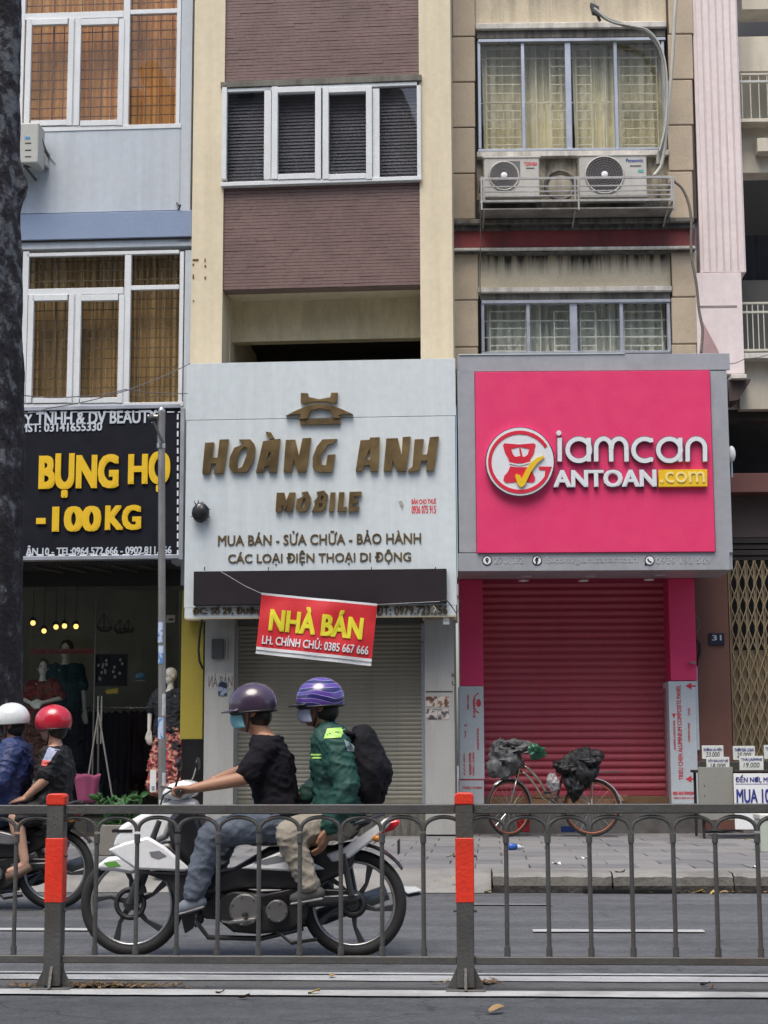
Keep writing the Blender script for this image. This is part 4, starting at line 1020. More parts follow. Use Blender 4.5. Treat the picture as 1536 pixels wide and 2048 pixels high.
# G ring: wide arc open at upper right, with bar
ro = arc(338, 541, 158, 157, 30, -322+0, 1)
outer = arc(338, 541, 154, 152, -32, -335, 44); inner = arc(338, 541, 139, 133, -335, -32, 44)
outer = [(338+154*math.cos(R_(t)), 541+152*math.sin(R_(t))) for t in [(-30-(300*i/44)) for i in range(45)]]
inner = [(338+138*math.cos(R_(t)), 541+134*math.sin(R_(t))) for t in [(-330+(300*i/44)) for i in range(45)]]
ps([outer+[(492, 563), (428, 563), (432, 580), (460, 580)]+inner+[(470, 464)]], dl, 0.006, redl, 'logo_ring')
ps([[(256, 460), (262, 450), (335, 456), (405, 450), (414, 458), (405, 500), (388, 528), (385, 546), (290, 548), (282, 525), (264, 492)], [(295, 478), (338, 468), (384, 478), (375, 505), (360, 516), (338, 512), (315, 516), (303, 502)]], dl, 0.006, redl, 'logo_scale')
ps([[(290, 562), (330, 566), (388, 566), (398, 590), (411, 615), (411, 632), (400, 640), (345, 636), (270, 642), (258, 630), (262, 608), (280, 588)]], dl, 0.006, redl, 'logo_scale')
ps([[(334, 474), (342, 474), (350, 510), (340, 512)]], dl, 0.006, redl, 'logo_needle')
ps([[(286, 543), (338, 553), (386, 540), (386, 546), (338, 559), (286, 549)]], dl-0.006, 0.003, lw, 'logo_tape')
ps([[(314, 606), (322, 598), (338, 604), (346, 622), (368, 575), (395, 540), (425, 518), (455, 510), (452, 520), (420, 548), (390, 590), (362, 650), (350, 661), (338, 661), (326, 646)]], dl-0.006, 0.02, yellow, 'logo_tick')
# thin lower case word: outlines as rounded ribbons
sws = 21
_sn = [0]
def stroke(pts, wd=sws, depth=0.055, m=lw, nm='letter', closed=False):
    _sn[0] += 1; depth += 0.0015*(_sn[0] % 4)
    L = ribbon(pts, wd, closed); a_ = ps(ribbon(pts, wd+7, closed), D0, depth-0.012, mat('letter_side_grey', (0.16, 0.155, 0.17), 0.4, metal=0.5), 'letter_edge'); 
    return ps(L, D0, depth, m, nm)
stroke([(530, 424), (530, 538)]); ps([arc(526, 400, 12, 12, 0, 340, 12)], D0, 0.07, lw, 'letter')
stroke(arc(622, 482, 54, 53, 0, 340, 28)[::-1], closed=True); stroke([(670, 424), (670, 538)])
stroke([(706, 538), (706, 475)]+arc(742, 470, 36, 42, 180, 360, 12)+[(779, 538)]); stroke([(780, 480)]+arc(816, 470, 36, 42, 180, 360, 12)+[(853, 538)])
stroke([(981, 434)]+arc(940, 482, 54, 53, -60, -300, 24)+[(981, 530)])
stroke(arc(1060, 482, 54, 53, 0, 340, 28)[::-1], closed=True); stroke([(1112, 424), (1112, 538)])
stroke([(1148, 538), (1148, 478)]+arc(1190, 472, 42, 44, 180, 360, 14)+[(1232, 538)])
text(PG, 'ANTOAN', (900+500/2.415, 700+578/2.415, 900+998/2.415, 700+662/2.415), D0-0.055, 0.055, lw, sp, letters=True, name='letter', off=0.045)
text(PG, 'ANTOAN', (900+497/2.415, 700+575/2.415, 900+1001/2.415, 700+666/2.415), D0-0.043, 0.043, mat('letter_side_grey', (0, 0, 0)), sp, off=0.045, name='letter_edge')
pk = ps([[(1010, 578), (1242, 576), (1243, 658), (1007, 660)]], D0, 0.06, yellow, 'letter_plate')
yl2 = mat('pale_yellow_letter', (0.86, 0.72, 0.30), 0.4)
text(PG, '.com', (900+1016/2.415, 700+588/2.415, 900+1230/2.415, 700+640/2.415), D0-0.07, 0.01, yl2, sp, off=0.0, letters=True, name='letter')
# contact line
def badge(cx, cy, kind):
    u, z = PG.uv(cx, cy)
    L = arc(u, z, 0.058, 0.058, 0, 345, 24)
    link('badge', stand(shape2d([L], 0.008), 0.0, 0.008), black, sp)
    link('badge_face', stand(shape2d([arc(u, z, 0.047, 0.047, 0, 345, 24)], 0.012), 0.0, 0.012), white, sp)
    if kind == 'pin':
        link('pin_icon', stand(shape2d([arc(u, z+0.010, 0.020, 0.02, -20, 200, 10)+[(u, z-0.035)], arc(u, z+0.010, 0.007, 0.007, 0, 330, 8)], 0.016), 0, 0.016), black, sp)
    elif kind == 'f': text(PG, 'f', (cx-4, cy-6.5, cx+4, cy+6.5), -0.016, 0.016, black, sp, off=0.06)
    else:
        link('phone_icon', stand(shape2d(ribbon(arc(u+0.02, z+0.02, 0.04, 0.04, 180, 275, 8), 0.016), 0.016), 0, 0.016), black, sp)
        mb = MB().ngon_prism([(u-0.06, z-0.06), (u-0.02, z-0.052), (u-0.05, z-0.02)], -0.007, 0); mb.build('badge_tail', black, sp)
badge(974, 1121, 'pin'); badge(1074, 1121, 'f'); badge(1299, 1121, 'phone')
fv = mat('silver_letter', (0.50, 0.52, 0.55), 0.4, metal=0.3)
text(PG, '270. 3/2', (989, 1114, 1047, 1127), -0.006, 0.006, fv, sp, off=0.0, letters=True, name='letter'); text(PG, 'fb.com/giamcanantoan', (1088, 1113, 1274, 1129), -0.006, 0.006, fv, sp, off=0.0)
text(PG, '0939 193 569', (1312, 1114, 1421, 1127), -0.006, 0.006, fv, sp, off=0.0)
# flood lamp at the right edge of the pink sign
fl_ = thing('flood_lamp', 'small round white lamp at the right edge of the pink sign', 'lamp', PG)
MB().ell(PG.pt(1463, 908, 0.35), (0.05, 0.06, 0.10), 14, 10).build('lamp_head', mat('lamp_white', (.8, .8, .8), .15), fl_, smooth=True)
MB().tube([PG.pt(1455, 925, 0.4), PG.pt(1463, 925, 0.38), PG.pt(1464, 955, 0.36)], 0.012, 8).build('bracket', steel, fl_)

# ------------------------------------------------------------------ air conditioners on the right house
PA = Plane(1150, 20.95, 1.1)
def aircon(x0, y0, x1, y1, fx, fy, fr_, brand, bm_, bbox, lab, sub, fanm):
    t = thing('air_conditioner', lab, 'air conditioner', PA, 'outdoor air conditioner units in the cage')
    wc = mat('ivory_casing', (0.50, 0.49, 0.45), 0.5, var=0.05, streak=0.3, szs=(6, 6, 1.5), dirt_or_gloss=(.25, .23, .19))
    body = pbox(PA, x0, y0, x1, y1, 0.0, 0.24, wc, 'casing', t, 0.012)
    pbox(PA, x0-2, y0-1, x1+2, y0+3, -0.01, 0.25, wc, 'lid', t, 0.006)
    u, z = PA.uv(fx, fy); R = fr_/159.0
    MB().torus((u, -0.004, z), R, 0.012, 'Y', 30, 6).build('fan_ring', wc, t, smooth=True)
    MB().tube([(u, 0.0, z), (u, -0.004, z)], R-0.01, 30).build('fan_well', fanm, t)
    g = MB()
    for k in range(1, 8): g.torus((u, -0.012, z), R*k/8, 0.003, 'Y', 24, 4)
    for k in range(28):
        an = 2*math.pi*k/28; g.tube([(u+0.03*math.cos(an), -0.012, z+0.03*math.sin(an)), (u+R*math.cos(an+.25), -0.012, z+R*math.sin(an+.25))], 0.002, 4)
    g.build('fan_guard', mat('guard_grey', (.20, .19, .19), .5), t)
    MB().ell((u, -0.02, z), (0.045, 0.012, 0.045), 14, 6).build('hub', white, t, smooth=True)
    text(PA, brand, bbox, -0.004, 0.003, bm_, t, off=0.02)
    for q, mm in sub: pbox(PA, *q, -0.004, 0, mm, 'label_sticker', t, 0)
    return t
g1 = mat('grey_louvre', (0.13, 0.13, 0.13), 0.6); blu = mat('blue_print', (0.03, 0.06, 0.28), 0.5)
ac1 = aircon(968, 313, 1079, 395, 1008, 352, 30, 'TOSHIBA', redprint, (1048, 324, 1075, 331), 'smaller white air conditioner unit with grey fan cover, left in the cage', [((1052, 335, 1069, 337), g1)], g1)
pshape(PA, [[(976, 352), (982, 335), (992, 326), (1004, 322), (1040, 322), (1040, 354), (975, 356)]], 0.0, 0.008, g1, 'fan_cover', ac1)
aircon(1159, 309, 1294, 395, 1209, 350, 39, 'Panasonic', blu, (1252, 317, 1286, 324), 'larger white air conditioner unit with spiral fan guard, right in the cage', [((1260, 330, 1282, 333), g1), ((1276, 339, 1287, 345), mat('green_sticker', (.1, .35, .3), .5))], mat('fan_dark', (.06, .055, .06), .7))
# old round cowl between them
t = thing('round_cowl', 'round weathered metal cowl between the two air conditioner units', 'vent', PA)
u, z = PA.uv(1120, 372, 0.15)
MB().torus((u, 0.12, z), 0.19, 0.022, 'Y', 32, 10).build('rim', concrete, t, smooth=True)
MB().ell((u, 0.16, z), (0.18, 0.05, 0.18), 24, 8).build('dish', mat('dusty_cream_metal', (.38, .34, .26), .7, var=.2, streak=.5), t, smooth=True)
# cage
cg = thing('air_conditioner_cage', 'silver metal cage shelf holding the air conditioner units', 'cage', PA)
sv = mat('dull_silver_bar', (0.42, 0.41, 0.40), 0.45, metal=0.4, var=0.1, streak=.4, szs=(8, 8, 3), dirt_or_gloss=(.1, .09, .08))
dF = -0.22
for (y, th) in ((356, 0.016), (372, 0.009), (382, 0.009), (391, 0.009), (401, 0.014)):
    a, b, z, _ = PA.rect(962, y, 1347, y, dF); MB().box(a, b, dF-th*.6, dF+th*.6, z-th, z+th).build('front_bar', sv, cg, 0.002)
    if y in (356, 401):
        for e in (a, b): MB().box(e-th, e+th, dF+th, 0.28, z-th, z+th).build('side_bar', sv, cg, 0.002)
for x in (963, 968, 1150, 1157, 1343, 1347):
    a, _, z0, z1 = PA.rect(x, 354, x, 420 if x in (963, 1157, 1347) else 403, dF); MB().box(a-0.011, a+0.011, dF-0.012, dF+0.012, z0, z1).build('upright', sv, cg, 0.002)
a, b, z, _ = PA.rect(962, 417, 1347, 417, dF)
MB().box(a, b, dF, 0.28, z-0.01, z+0.012).build('tray', mat('rusty_tray', (0.22, 0.21, 0.19), 0.8, var=.25, streak=.6, szs=(4, 4, 4), dirt_or_gloss=(.04, .035, .03)), cg, 0.004)
for x in (968, 1150, 1335):
    a = PA.uv(x, 420, dF)[0]; MB().tube([(a, dF+.02, z-0.02), (a, 0.30, z-0.16)], 0.012, 6).build('strut', sv, cg)
# pipes
def pipe(lab, pts, r, m, pl=PA, d=-0.03, name='pipe', cat='pipe'):
    P = [pl.pt(x, y, q[0] if q else d) for (x, y, *q) in pts]
    # smooth path
    Q = []
    for i in range(len(P)-1):
        p0, p1, p2, p3 = P[max(i-1, 0)], P[i], P[i+1], P[min(i+2, len(P)-1)]
        for k in range(6):
            t = k/6; Q.append(0.5*((2*p1)+(-p0+p2)*t+(2*p0-5*p1+4*p2-p3)*t*t+(-p0+3*p1-3*p2+p3)*t*t*t))
    Q.append(P[-1])
    o = MB().tube(Q, r, 8).build(name, m, None, smooth=True); o.location = pl.o; o.rotation_euler = (0, 0, -pl.a)
    return tag(o, lab, cat)
insul = mat('grey_pipe_wrap', (0.30, 0.30, 0.27), 0.8, var=.15, vs_=8, bump=.5, bs=40)
pipe('wrapped grey pipe bending down beside the upper right window', [(1190, 20), (1215, 38), (1250, 50), (1285, 60), (1312, 85), (1327, 120), (1330, 170), (1331, 240), (1325, 290), (1318, 310), (1316, 330)], 0.030, insul)
pipe('thin cable hugging the wrapped grey pipe by the upper window', [(1188, 16), (1220, 42), (1262, 52), (1298, 62), (1324, 100), (1334, 160), (1331, 250), (1318, 305)], 0.012, mat('pale_cable', (.42, .42, .40), .6), d=-0.08)
pipe('long pale pipe dropping from the roof to the air conditioners', [(1360, -60), (1350, 20), (1345, 110), (1338, 200), (1330, 280), (1322, 330), (1308, 352)], 0.026, mat('pale_pipe', (.46, .45, .38), .6, var=.1))
pipe('dark knotted hose hanging down the right pier', [(1347, 362), (1365, 378), (1378, 410), (1383, 450), (1382, 480), (1384, 520), (1393, 570), (1398, 620), (1405, 660), (1402, 706)], 0.018, mat('brown_hose', (.15, .13, .11), .8, bump=.8, bs=30), d=-0.16)
t = thing('pipe_bracket', 'dark metal bracket above the upper right window', 'bracket', PA)
MB().ngon_prism([PA.uv(*q) for q in ((1181, 6), (1198, 14), (1198, 26), (1186, 24))], -0.02, 0.1).build('plate', mat('dark_iron', (.05, .05, .055), .6), t)
MB().tube([PA.pt(1192, 24, 0), PA.pt(1200, 42, 0)], 0.02, 6).build('stem', mat('dark_iron', (.05, .05, .055), .6), t)
pipe('thin drain line running down the left side of the right house', [(961, 420), (961, 470), (960, 560), (961, 600)], 0.006, joint, d=-.15)

# ------------------------------------------------------------------ far right house
hf = thing('house', 'pale pink fluted pier and shaded balconies at the right edge', 'building', PF)
pkp = mat('pale_pink_paint', (0.76, 0.67, 0.66), 0.8, var=0.05, vs_=1, bump=.05, streak=.15, szs=(4, 4, .3), dirt_or_gloss=(.4, .3, .28))
pbox(PF, 1390, -160, 1480, 545, 0.0, 0.5, pkp, 'fluted_pier', hf, 0.004)
for x in (1397, 1411, 1425, 1439, 1453, 1467): pbox(PF, x, -160, x+11, 545, -0.022, 0.0, pkp, 'rib', hf, 0.006)
pbox(PF, 1393, 545.5, 1486, 748, -0.03, 0.5, pkp, 'pier_base', hf, 0.004)
pbox(PF, 1400, 611, 1474, 615, -0.034, -0.03, mat('dirty_streak', (.26, .22, .2), .9, var=.3), 'ledge_stain', hf, 0)
pshape(PF, [[(1404, 640), (1436, 700), (1440, 712), (1400, 712)]], -0.03, 0.02, mat('dusky_pink', (.40, .27, .27), .8, var=.15), 'torn_cover', hf)
crm = mat('balcony_cream', (0.62, 0.57, 0.46), 0.85, var=.08, streak=.3, szs=(4, 4, .6), dirt_or_gloss=(.2, .18, .14))  # one cream paint for the balconies, with streaks
dk = 1.2
def far(x0, y0, x1, y1, d0, d1, m, nm, bevel=0.004): return pbox(PF, x0, y0, x1, y1, d0, d1, m, nm, hf, bevel)
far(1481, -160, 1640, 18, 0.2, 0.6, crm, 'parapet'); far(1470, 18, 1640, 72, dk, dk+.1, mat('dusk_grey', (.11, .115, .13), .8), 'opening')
far(1475, 72, 1640, 142, 0.3, 0.6, crm, 'parapet'); far(1476, 236, 1640, 243, 0.05, 0.6, crm, 'slab_edge'); far(1474, 160, 1640, 236, 1.0, 1.1, crm, 'back_wall')
far(1476, 243.5, 1640, 345, 0.3, 0.6, crm, 'parapet'); far(1515, 275, 1640, 302, 0.1, 0.29, crm, 'moulding')
far(1470, 345.5, 1640, 470, dk+.5, dk+.6, mat('olive_dark', (.045, .043, .04), .9), 'opening'); far(1470, 470, 1640, 622, dk+.2, dk+.3, mat('black_opening', (.012, .012, .018), .9, streak=.6, dirt_or_gloss=(.06, .06, .055)), 'opening')
far(1478, 705, 1640, 716, 0.0, 0.6, whiteledge, 'slab_edge'); far(1478, 716.5, 1640, 818, 0.2, 0.6, crm, 'parapet')
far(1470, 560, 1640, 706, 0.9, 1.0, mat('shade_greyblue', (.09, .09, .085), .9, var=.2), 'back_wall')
frr = mat('railing_ivory', (0.50, 0.49, 0.42), .6)
def frail(y0, y1, d, ys, step, nm):
    o = None
    for y in ys:
        a, b, z, _ = PF.rect(1480, y, 1640, y, d); MB().box(a, b, d-.012, d+.012, z-.014, z+.014).build('balcony_rail', frr, hf, .003)
    x = 1484
    while x < 1640:
        a, _, z0, z1 = PF.rect(x, y0, x, y1, d); MB().box(a-.006, a+.006, d-.006, d+.006, z0, z1).build('balcony_bar', frr, hf); x += step
frail(148, 236, .1, (148, 163), 17, 'a'); frail(606, 702, .1, (606, 624, 700), 11, 'b')
pbox(PF, 1462, 748.5, 1494, 757, -0.25, 0.4, whiteledge, 'ledge', hf, .006)
pshape(PF, [[(1458, 758), (1502, 758), (1500, 764), (1476, 800), (1458, 802)]], 0.3, 0.45, mat('brown_bracket', (.07, .05, .045), .8), 'ledge_bracket', hf)
pbox(PF, 1458, 750, 1485, 818, 0.31, 0.6, crm, 'lower_pier', hf, .004)
dkb = mat('deep_brown', (.035, .025, .022), .8, var=.2)
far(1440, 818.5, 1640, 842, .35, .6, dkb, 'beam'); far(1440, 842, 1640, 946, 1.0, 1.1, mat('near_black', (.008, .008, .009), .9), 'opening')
far(1440, 946, 1640, 984, .1, .6, mat('maroon_fascia', (.125, .05, .042), .6, var=.1), 'fascia'); far(1440, 985, 1640, 1075, .45, .6, mat('greyed_brown', (.10, .072, .066), .7, var=.1), 'fascia')
for i, y in enumerate((1076, 1088, 1100, 1110)): far(1462, y, 1640, y+10, .40+.02*(i % 2), .6, mat('dark_slat', (.028, .023, .022), .7), 'fascia_slat')
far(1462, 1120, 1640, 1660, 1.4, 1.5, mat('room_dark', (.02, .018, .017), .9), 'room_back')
a, b, z0, z1 = PF.rect(1462, 1119, 1640, 1640, .5)
MB().box(a, b, -.0, 1.5, 0, z0-.01).build('step', concrete, hf, .01)
# folding scissor gate
gm = mat('beige_gate_paint', (.34, .27, .17), .55, var=.12, streak=.25, szs=(5, 5, 1), dirt_or_gloss=(.14, .1, .06)); gmd = gm
gt = thing('scissor_gate', 'beige folding scissor gate at the right edge', 'gate', PF)
gx = [1466+17*i for i in range(10)]
zg0 = PF.uv(1500, 1600, .3)[1]; zg1 = PF.uv(1500, 1121, .3)[1]
us = [PF.uv(x, 1380, .3)[0] for x in gx]
for u in us:
    mb = MB(); mb.box(u-.017, u-.013, .28, .32, zg0, zg1); mb.box(u+.013, u+.017, .28, .32, zg0, zg1); mb.box(u-.017, u+.017, .318, .322, zg0, zg1)
    mb.build('upright', gm, gt)
H = .29; z = zg0+.1; nrow = 0
while z+H < zg1:
    for i in range(len(us)-1):
        MB().tube([(us[i], .275, z), ((us[i]+us[i+1])/2, .27, z+H/2), (us[i+1], .275, z+H)], .008, 4).build('lattice_bar', gm, gt)
        MB().tube([(us[i], .285, z+H), ((us[i]+us[i+1])/2, .29, z+H/2), (us[i+1], .285, z)], .008, 4).build('lattice_bar', gm, gt)
    z += H
gb = MB()
for i in range(len(us)-1): gb.box(us[i]+.018, us[i+1]-.018, .335, .34, zg0, PF.uv(1500, 1300, .3)[1])
gb.build('backing_sheet', mat('tan_sheet', (.20, .16, .10), .7, var=.15), gt)
# ------------------------------------------------------------------ organic bodies
from mathutils import noise as mnoise
def organic(name, chains, ells, voxel, m, parent, sm=3, wr=0.0, wf_=9.0, seed=0, cut=None):
    """one continuous skin grown round a skeleton of tapered limbs"""
    mb = MB()
    for ch in chains:
        for i in range(len(ch)-1):
            (p, r), (q, s) = ch[i], ch[i+1]
            p, q = Vector(p), Vector(q)
            if (q-p).length > 1e-5: mb.tube([p, q], [r, s], 14)
        for p, r in ch: mb.ell(p, (r, r, r), 14, 9)
    for c, r, *rot in ells: mb.ell(c, r, 18, 12, rot[0] if rot else None)
    me = bpy.data.meshes.new('tmp'); me.from_pydata(mb.v, [], mb.f)
    bm = bmesh.new(); bm.from_mesh(me)
    bmesh.ops.recalc_face_normals(bm, faces=bm.faces); bm.to_mesh(me); bm.free()
    o = bpy.data.objects.new('tmp', me); COL.objects.link(o)
    k = o.modifiers.new('r', 'REMESH'); k.mode = 'VOXEL'; k.voxel_size = voxel
    dg = bpy.context.evaluated_depsgraph_get(); m2 = bpy.data.meshes.new_from_object(o.evaluated_get(dg))
    bpy.data.objects.remove(o); bpy.data.meshes.remove(me)
    bm = bmesh.new(); bm.from_mesh(m2)
    if cut:                                   # cloth ends at planes: (point, normal) keeps the side against the normal
        for co, no in cut:
            bmesh.ops.bisect_plane(bm, geom=list(bm.verts)+list(bm.edges)+list(bm.faces), plane_co=co, plane_no=no, clear_outer=True)
    for _ in range(sm): bmesh.ops.smooth_vert(bm, verts=bm.verts, factor=0.5, use_axis_x=True, use_axis_y=True, use_axis_z=True)
    if wr:
        bm.normal_update()
        for v in bm.verts:
            c = v.co*wf_+Vector((seed*3.1, seed*1.7, 0)); n_ = mnoise.noise(Vector((c.x*1.1, c.y, c.z*.8)))*.8; q1 = 1-abs(mnoise.noise(Vector((c.x*.9+c.z*.5, c.y*.7, c.z*1.7)))*2.6); q2 = 1-abs(mnoise.noise(Vector((c.x*1.9-c.z*1.1, c.y*1.6+7, c.z*2.1)))*3.2)
            v.co += v.normal*wr*(n_+.9*max(0, q1)**2+.5*max(0, q2)**2-.25)
    bm.to_mesh(m2); bm.free(); m2.materials.clear()
    return link(name, m2, m, parent, smooth=True)
def frame_of(fw):
    fw = Vector(fw).normalized(); up = Vector((0, 0, 1)); sd_ = fw.cross(up).normalized(); up = sd_.cross(fw).normalized()
    return fw, sd_, up
def head_parts(c, fw, s=1.0):
    f, sd_, up = frame_of(fw); c = Vector(c)
    A = Matrix((f, sd_, up)).transposed()
    E = [(c+up*0.025*s-f*0.008*s, (0.094*s, 0.075*s, 0.098*s), A), (c-up*0.045*s+f*0.018*s, (0.072*s, 0.060*s, 0.068*s), A),
         (c-up*0.088*s+f*0.052*s, (0.026*s, 0.028*s, 0.022*s), A),
         (c+f*0.088*s-up*0.002*s, (0.012*s, 0.011*s, 0.020*s), A), (c+f*0.100*s-up*0.020*s, (0.014*s, 0.015*s, 0.011*s), A),
         (c+f*0.080*s-up*0.052*s, (0.012*s, 0.024*s, 0.006*s), A), (c+f*0.078*s-up*0.062*s, (0.011*s, 0.020*s, 0.006*s), A),
         (c+f*0.078*s+up*0.024*s, (0.012*s, 0.052*s, 0.010*s), A)]
    for q in (-1, 1): E.append((c+sd_*0.077*s*q-f*0.012*s-up*0.008*s, (0.022*s, 0.010*s, 0.032*s), A))
    return E
def eyes(c, fw, parent, s=1.0, lid=None):
    f, sd_, up = frame_of(fw)
    for q in (-1, 1):
        p = Vector(c)+f*0.078*s+sd_*0.032*s*q+up*0.006*s
        MB().ell(p, (0.013*s, 0.013*s, 0.009*s), 10, 6).build('eye', mat('eye_white', (.6, .58, .55), .2), parent, smooth=True)
        MB().ell(p+f*0.010*s, (0.005*s, 0.005*s, 0.005*s), 8, 5).build('iris', mat('dark_iris', (.02, .015, .01), .2), parent, smooth=True)
        MB().tube([p+up*.022*s-sd_*.018*s+f*.006*s, p+up*.027*s+f*.01*s, p+up*.022*s+sd_*.018*s+f*.006*s], .0035*s, 5).build('eyebrow', hairm, parent, smooth=True)
def hand_grip(w_, bar, sgn=1):
    """fingers curl round a bar that runs along local y (depth); returns chains"""
    w_ = Vector(w_); bar = Vector(bar); dirn = (bar-w_); dirn.y = 0; L = dirn.length; dirn.normalize()
    up = Vector((-dirn.z, 0, dirn.x)); up = up if up.z > 0 else -up
    k = Vector((bar.x, bar.y, bar.z))-dirn*0.018+up*0.022
    C = []
    for i, (dy, ln) in enumerate(((-0.033, .9), (-0.011, 1.05), (0.011, 1.0), (0.033, .8))):
        b = k+Vector((0, dy, 0))
        C.append([(w_+Vector((0, dy*0.6, 0)), 0.017), (b, 0.012)])
        C.append([(b, 0.0115), (b+dirn*0.032*ln+up*0.002, 0.0100), (b+dirn*0.044*ln-up*0.026*ln, 0.0092), (b+dirn*0.020*ln-up*0.044*ln, 0.0082)])
    t0 = w_+Vector((0, -0.028*sgn, 0))-up*0.008
    C.append([(t0, 0.014), (k-up*0.030+Vector((0, -0.030*sgn, 0)), 0.011), (k+dirn*0.018-up*0.047+Vector((0, -0.022*sgn, 0)), 0.0095)])
    return C
def hand_rest(w_, dirn, nrm, curl=0.5):
    """a relaxed hand, palm towards -nrm"""
    w_ = Vector(w_); d = Vector(dirn).normalized(); n_ = Vector(nrm).normalized(); sd_ = d.cross(n_).normalized(); C = []
    for o_, ln in ((-0.031, .85), (-0.010, 1.0), (0.011, .95), (0.031, .75)):
        b = w_+d*0.085+sd_*o_
        C.append([(w_+sd_*o_*0.6, 0.016), (b, 0.012)])
        C.append([(b, 0.0105), (b+d*0.034*ln-n_*0.010*curl*2, 0.0095), (b+d*0.055*ln-n_*0.030*curl*2, 0.0088), (b+d*0.064*ln-n_*0.048*curl*2, 0.0078)])
    C.append([(w_+d*.02+sd_*0.028, 0.014), (w_+d*0.055+sd_*0.048-n_*.012, 0.0110), (w_+d*0.085+sd_*0.046-n_*.02, 0.0095)])
    return C
def helmet(c, fw, m, parent, r=(0.136, 0.112, 0.120), brim=True, brim_m=None, tilt=0.0, low=-0.35):
    f, sd_, up = frame_of(fw); A = Matrix((f, sd_, up)).transposed()
    c = Vector(c)+up*0.035-f*0.012
    mb = MB().ell(c, r, 30, 16, A, zmin=low)
    h = mb.build('helmet', m, parent, smooth='auto')
    e = MB(); n = 30
    zc_ = low*r[2]; k = math.sqrt(1-low*low)
    P = [c+f*r[0]*k*1.01*math.cos(2*math.pi*i/n)+sd_*r[1]*k*1.01*math.sin(2*math.pi*i/n)+up*zc_ for i in range(n+1)]
    e.tube(P, 0.006, 6, cap=False); e.build('helmet_edge', black, h, smooth=True)
    if brim:
        b = MB()
        def fn(u, v):
            a_ = R_(-58+116*u); rr = 1.0+0.42*v*math.cos(R_(-58+116*u)*1.25)
            return c+f*r[0]*k*rr*math.cos(a_)+sd_*r[1]*k*rr*1.0*math.sin(a_)+up*(zc_+0.022-0.012*v)
        b.grid(fn, 16, 4); b.build('visor', brim_m or m, h, smooth=True, fix=False, solid=0.006)
    for q in (-1, 1):
        s0 = c+sd_*r[1]*0.86*q+up*zc_+f*.01
        MB().tube([s0, s0-up*.055+f*.01-sd_*.012*q, s0-up*.105+f*.03-sd_*.05*q], 0.006, 5).build('chin_strap', black, h)
    return h
def face_mask(c, fw, m, parent, s=1.0):
    f, sd_, up = frame_of(fw); c = Vector(c)
    mb = MB()
    def fn(u, v):
        a_ = R_(-66+132*u); rr = 0.108+0.010*math.cos(a_*2)
        bulge = math.sin(math.pi*v)*0.012*math.cos(a_)
        return c+f*((rr+bulge)*math.cos(a_)-0.002-0.016*(1-v)*math.cos(a_))+sd_*(0.074+.0)*math.sin(a_)+up*(-0.090+0.074*v+0.004*math.sin(v*22))
    mb.grid(fn, 18, 8); k = mb.build('face_mask', m, parent, smooth=True, fix=False, solid=0.003)
    for q in (-1, 1):
        p0 = c+sd_*.073*q+f*.022-up*.012; MB().tube([p0, c+sd_*.085*q-f*.02+up*.012], 0.002, 4).build('ear_loop', m, k)
    return k
def shoe(a_, t, m, parent, sole=None):
    a_, t = Vector(a_), Vector(t); d = (t-a_).normalized()
    o = organic('shoe', [[(a_-d*.045, .036), (a_+d*.04, .040), (t-d*.03, .036), (t, .028)], [(a_, .04), (a_+Vector((0, 0, .05)), .038)]], [], .010, m, parent, 2)
    z = min(a_.z, t.z)-.036
    MB().ngon_prism([(p.x, p.z) for p in (a_-d*.07+Vector((0, 0, -.040)), t+d*.02+Vector((0, 0, -.030)), t+d*.02+Vector((0, 0, -.018)), a_-d*.07+Vector((0, 0, -.024)))], a_.y-.036, a_.y+.036).build('sole', sole or mat('grey_sole', (.22, .22, .22), .8), o, .006)
    return o

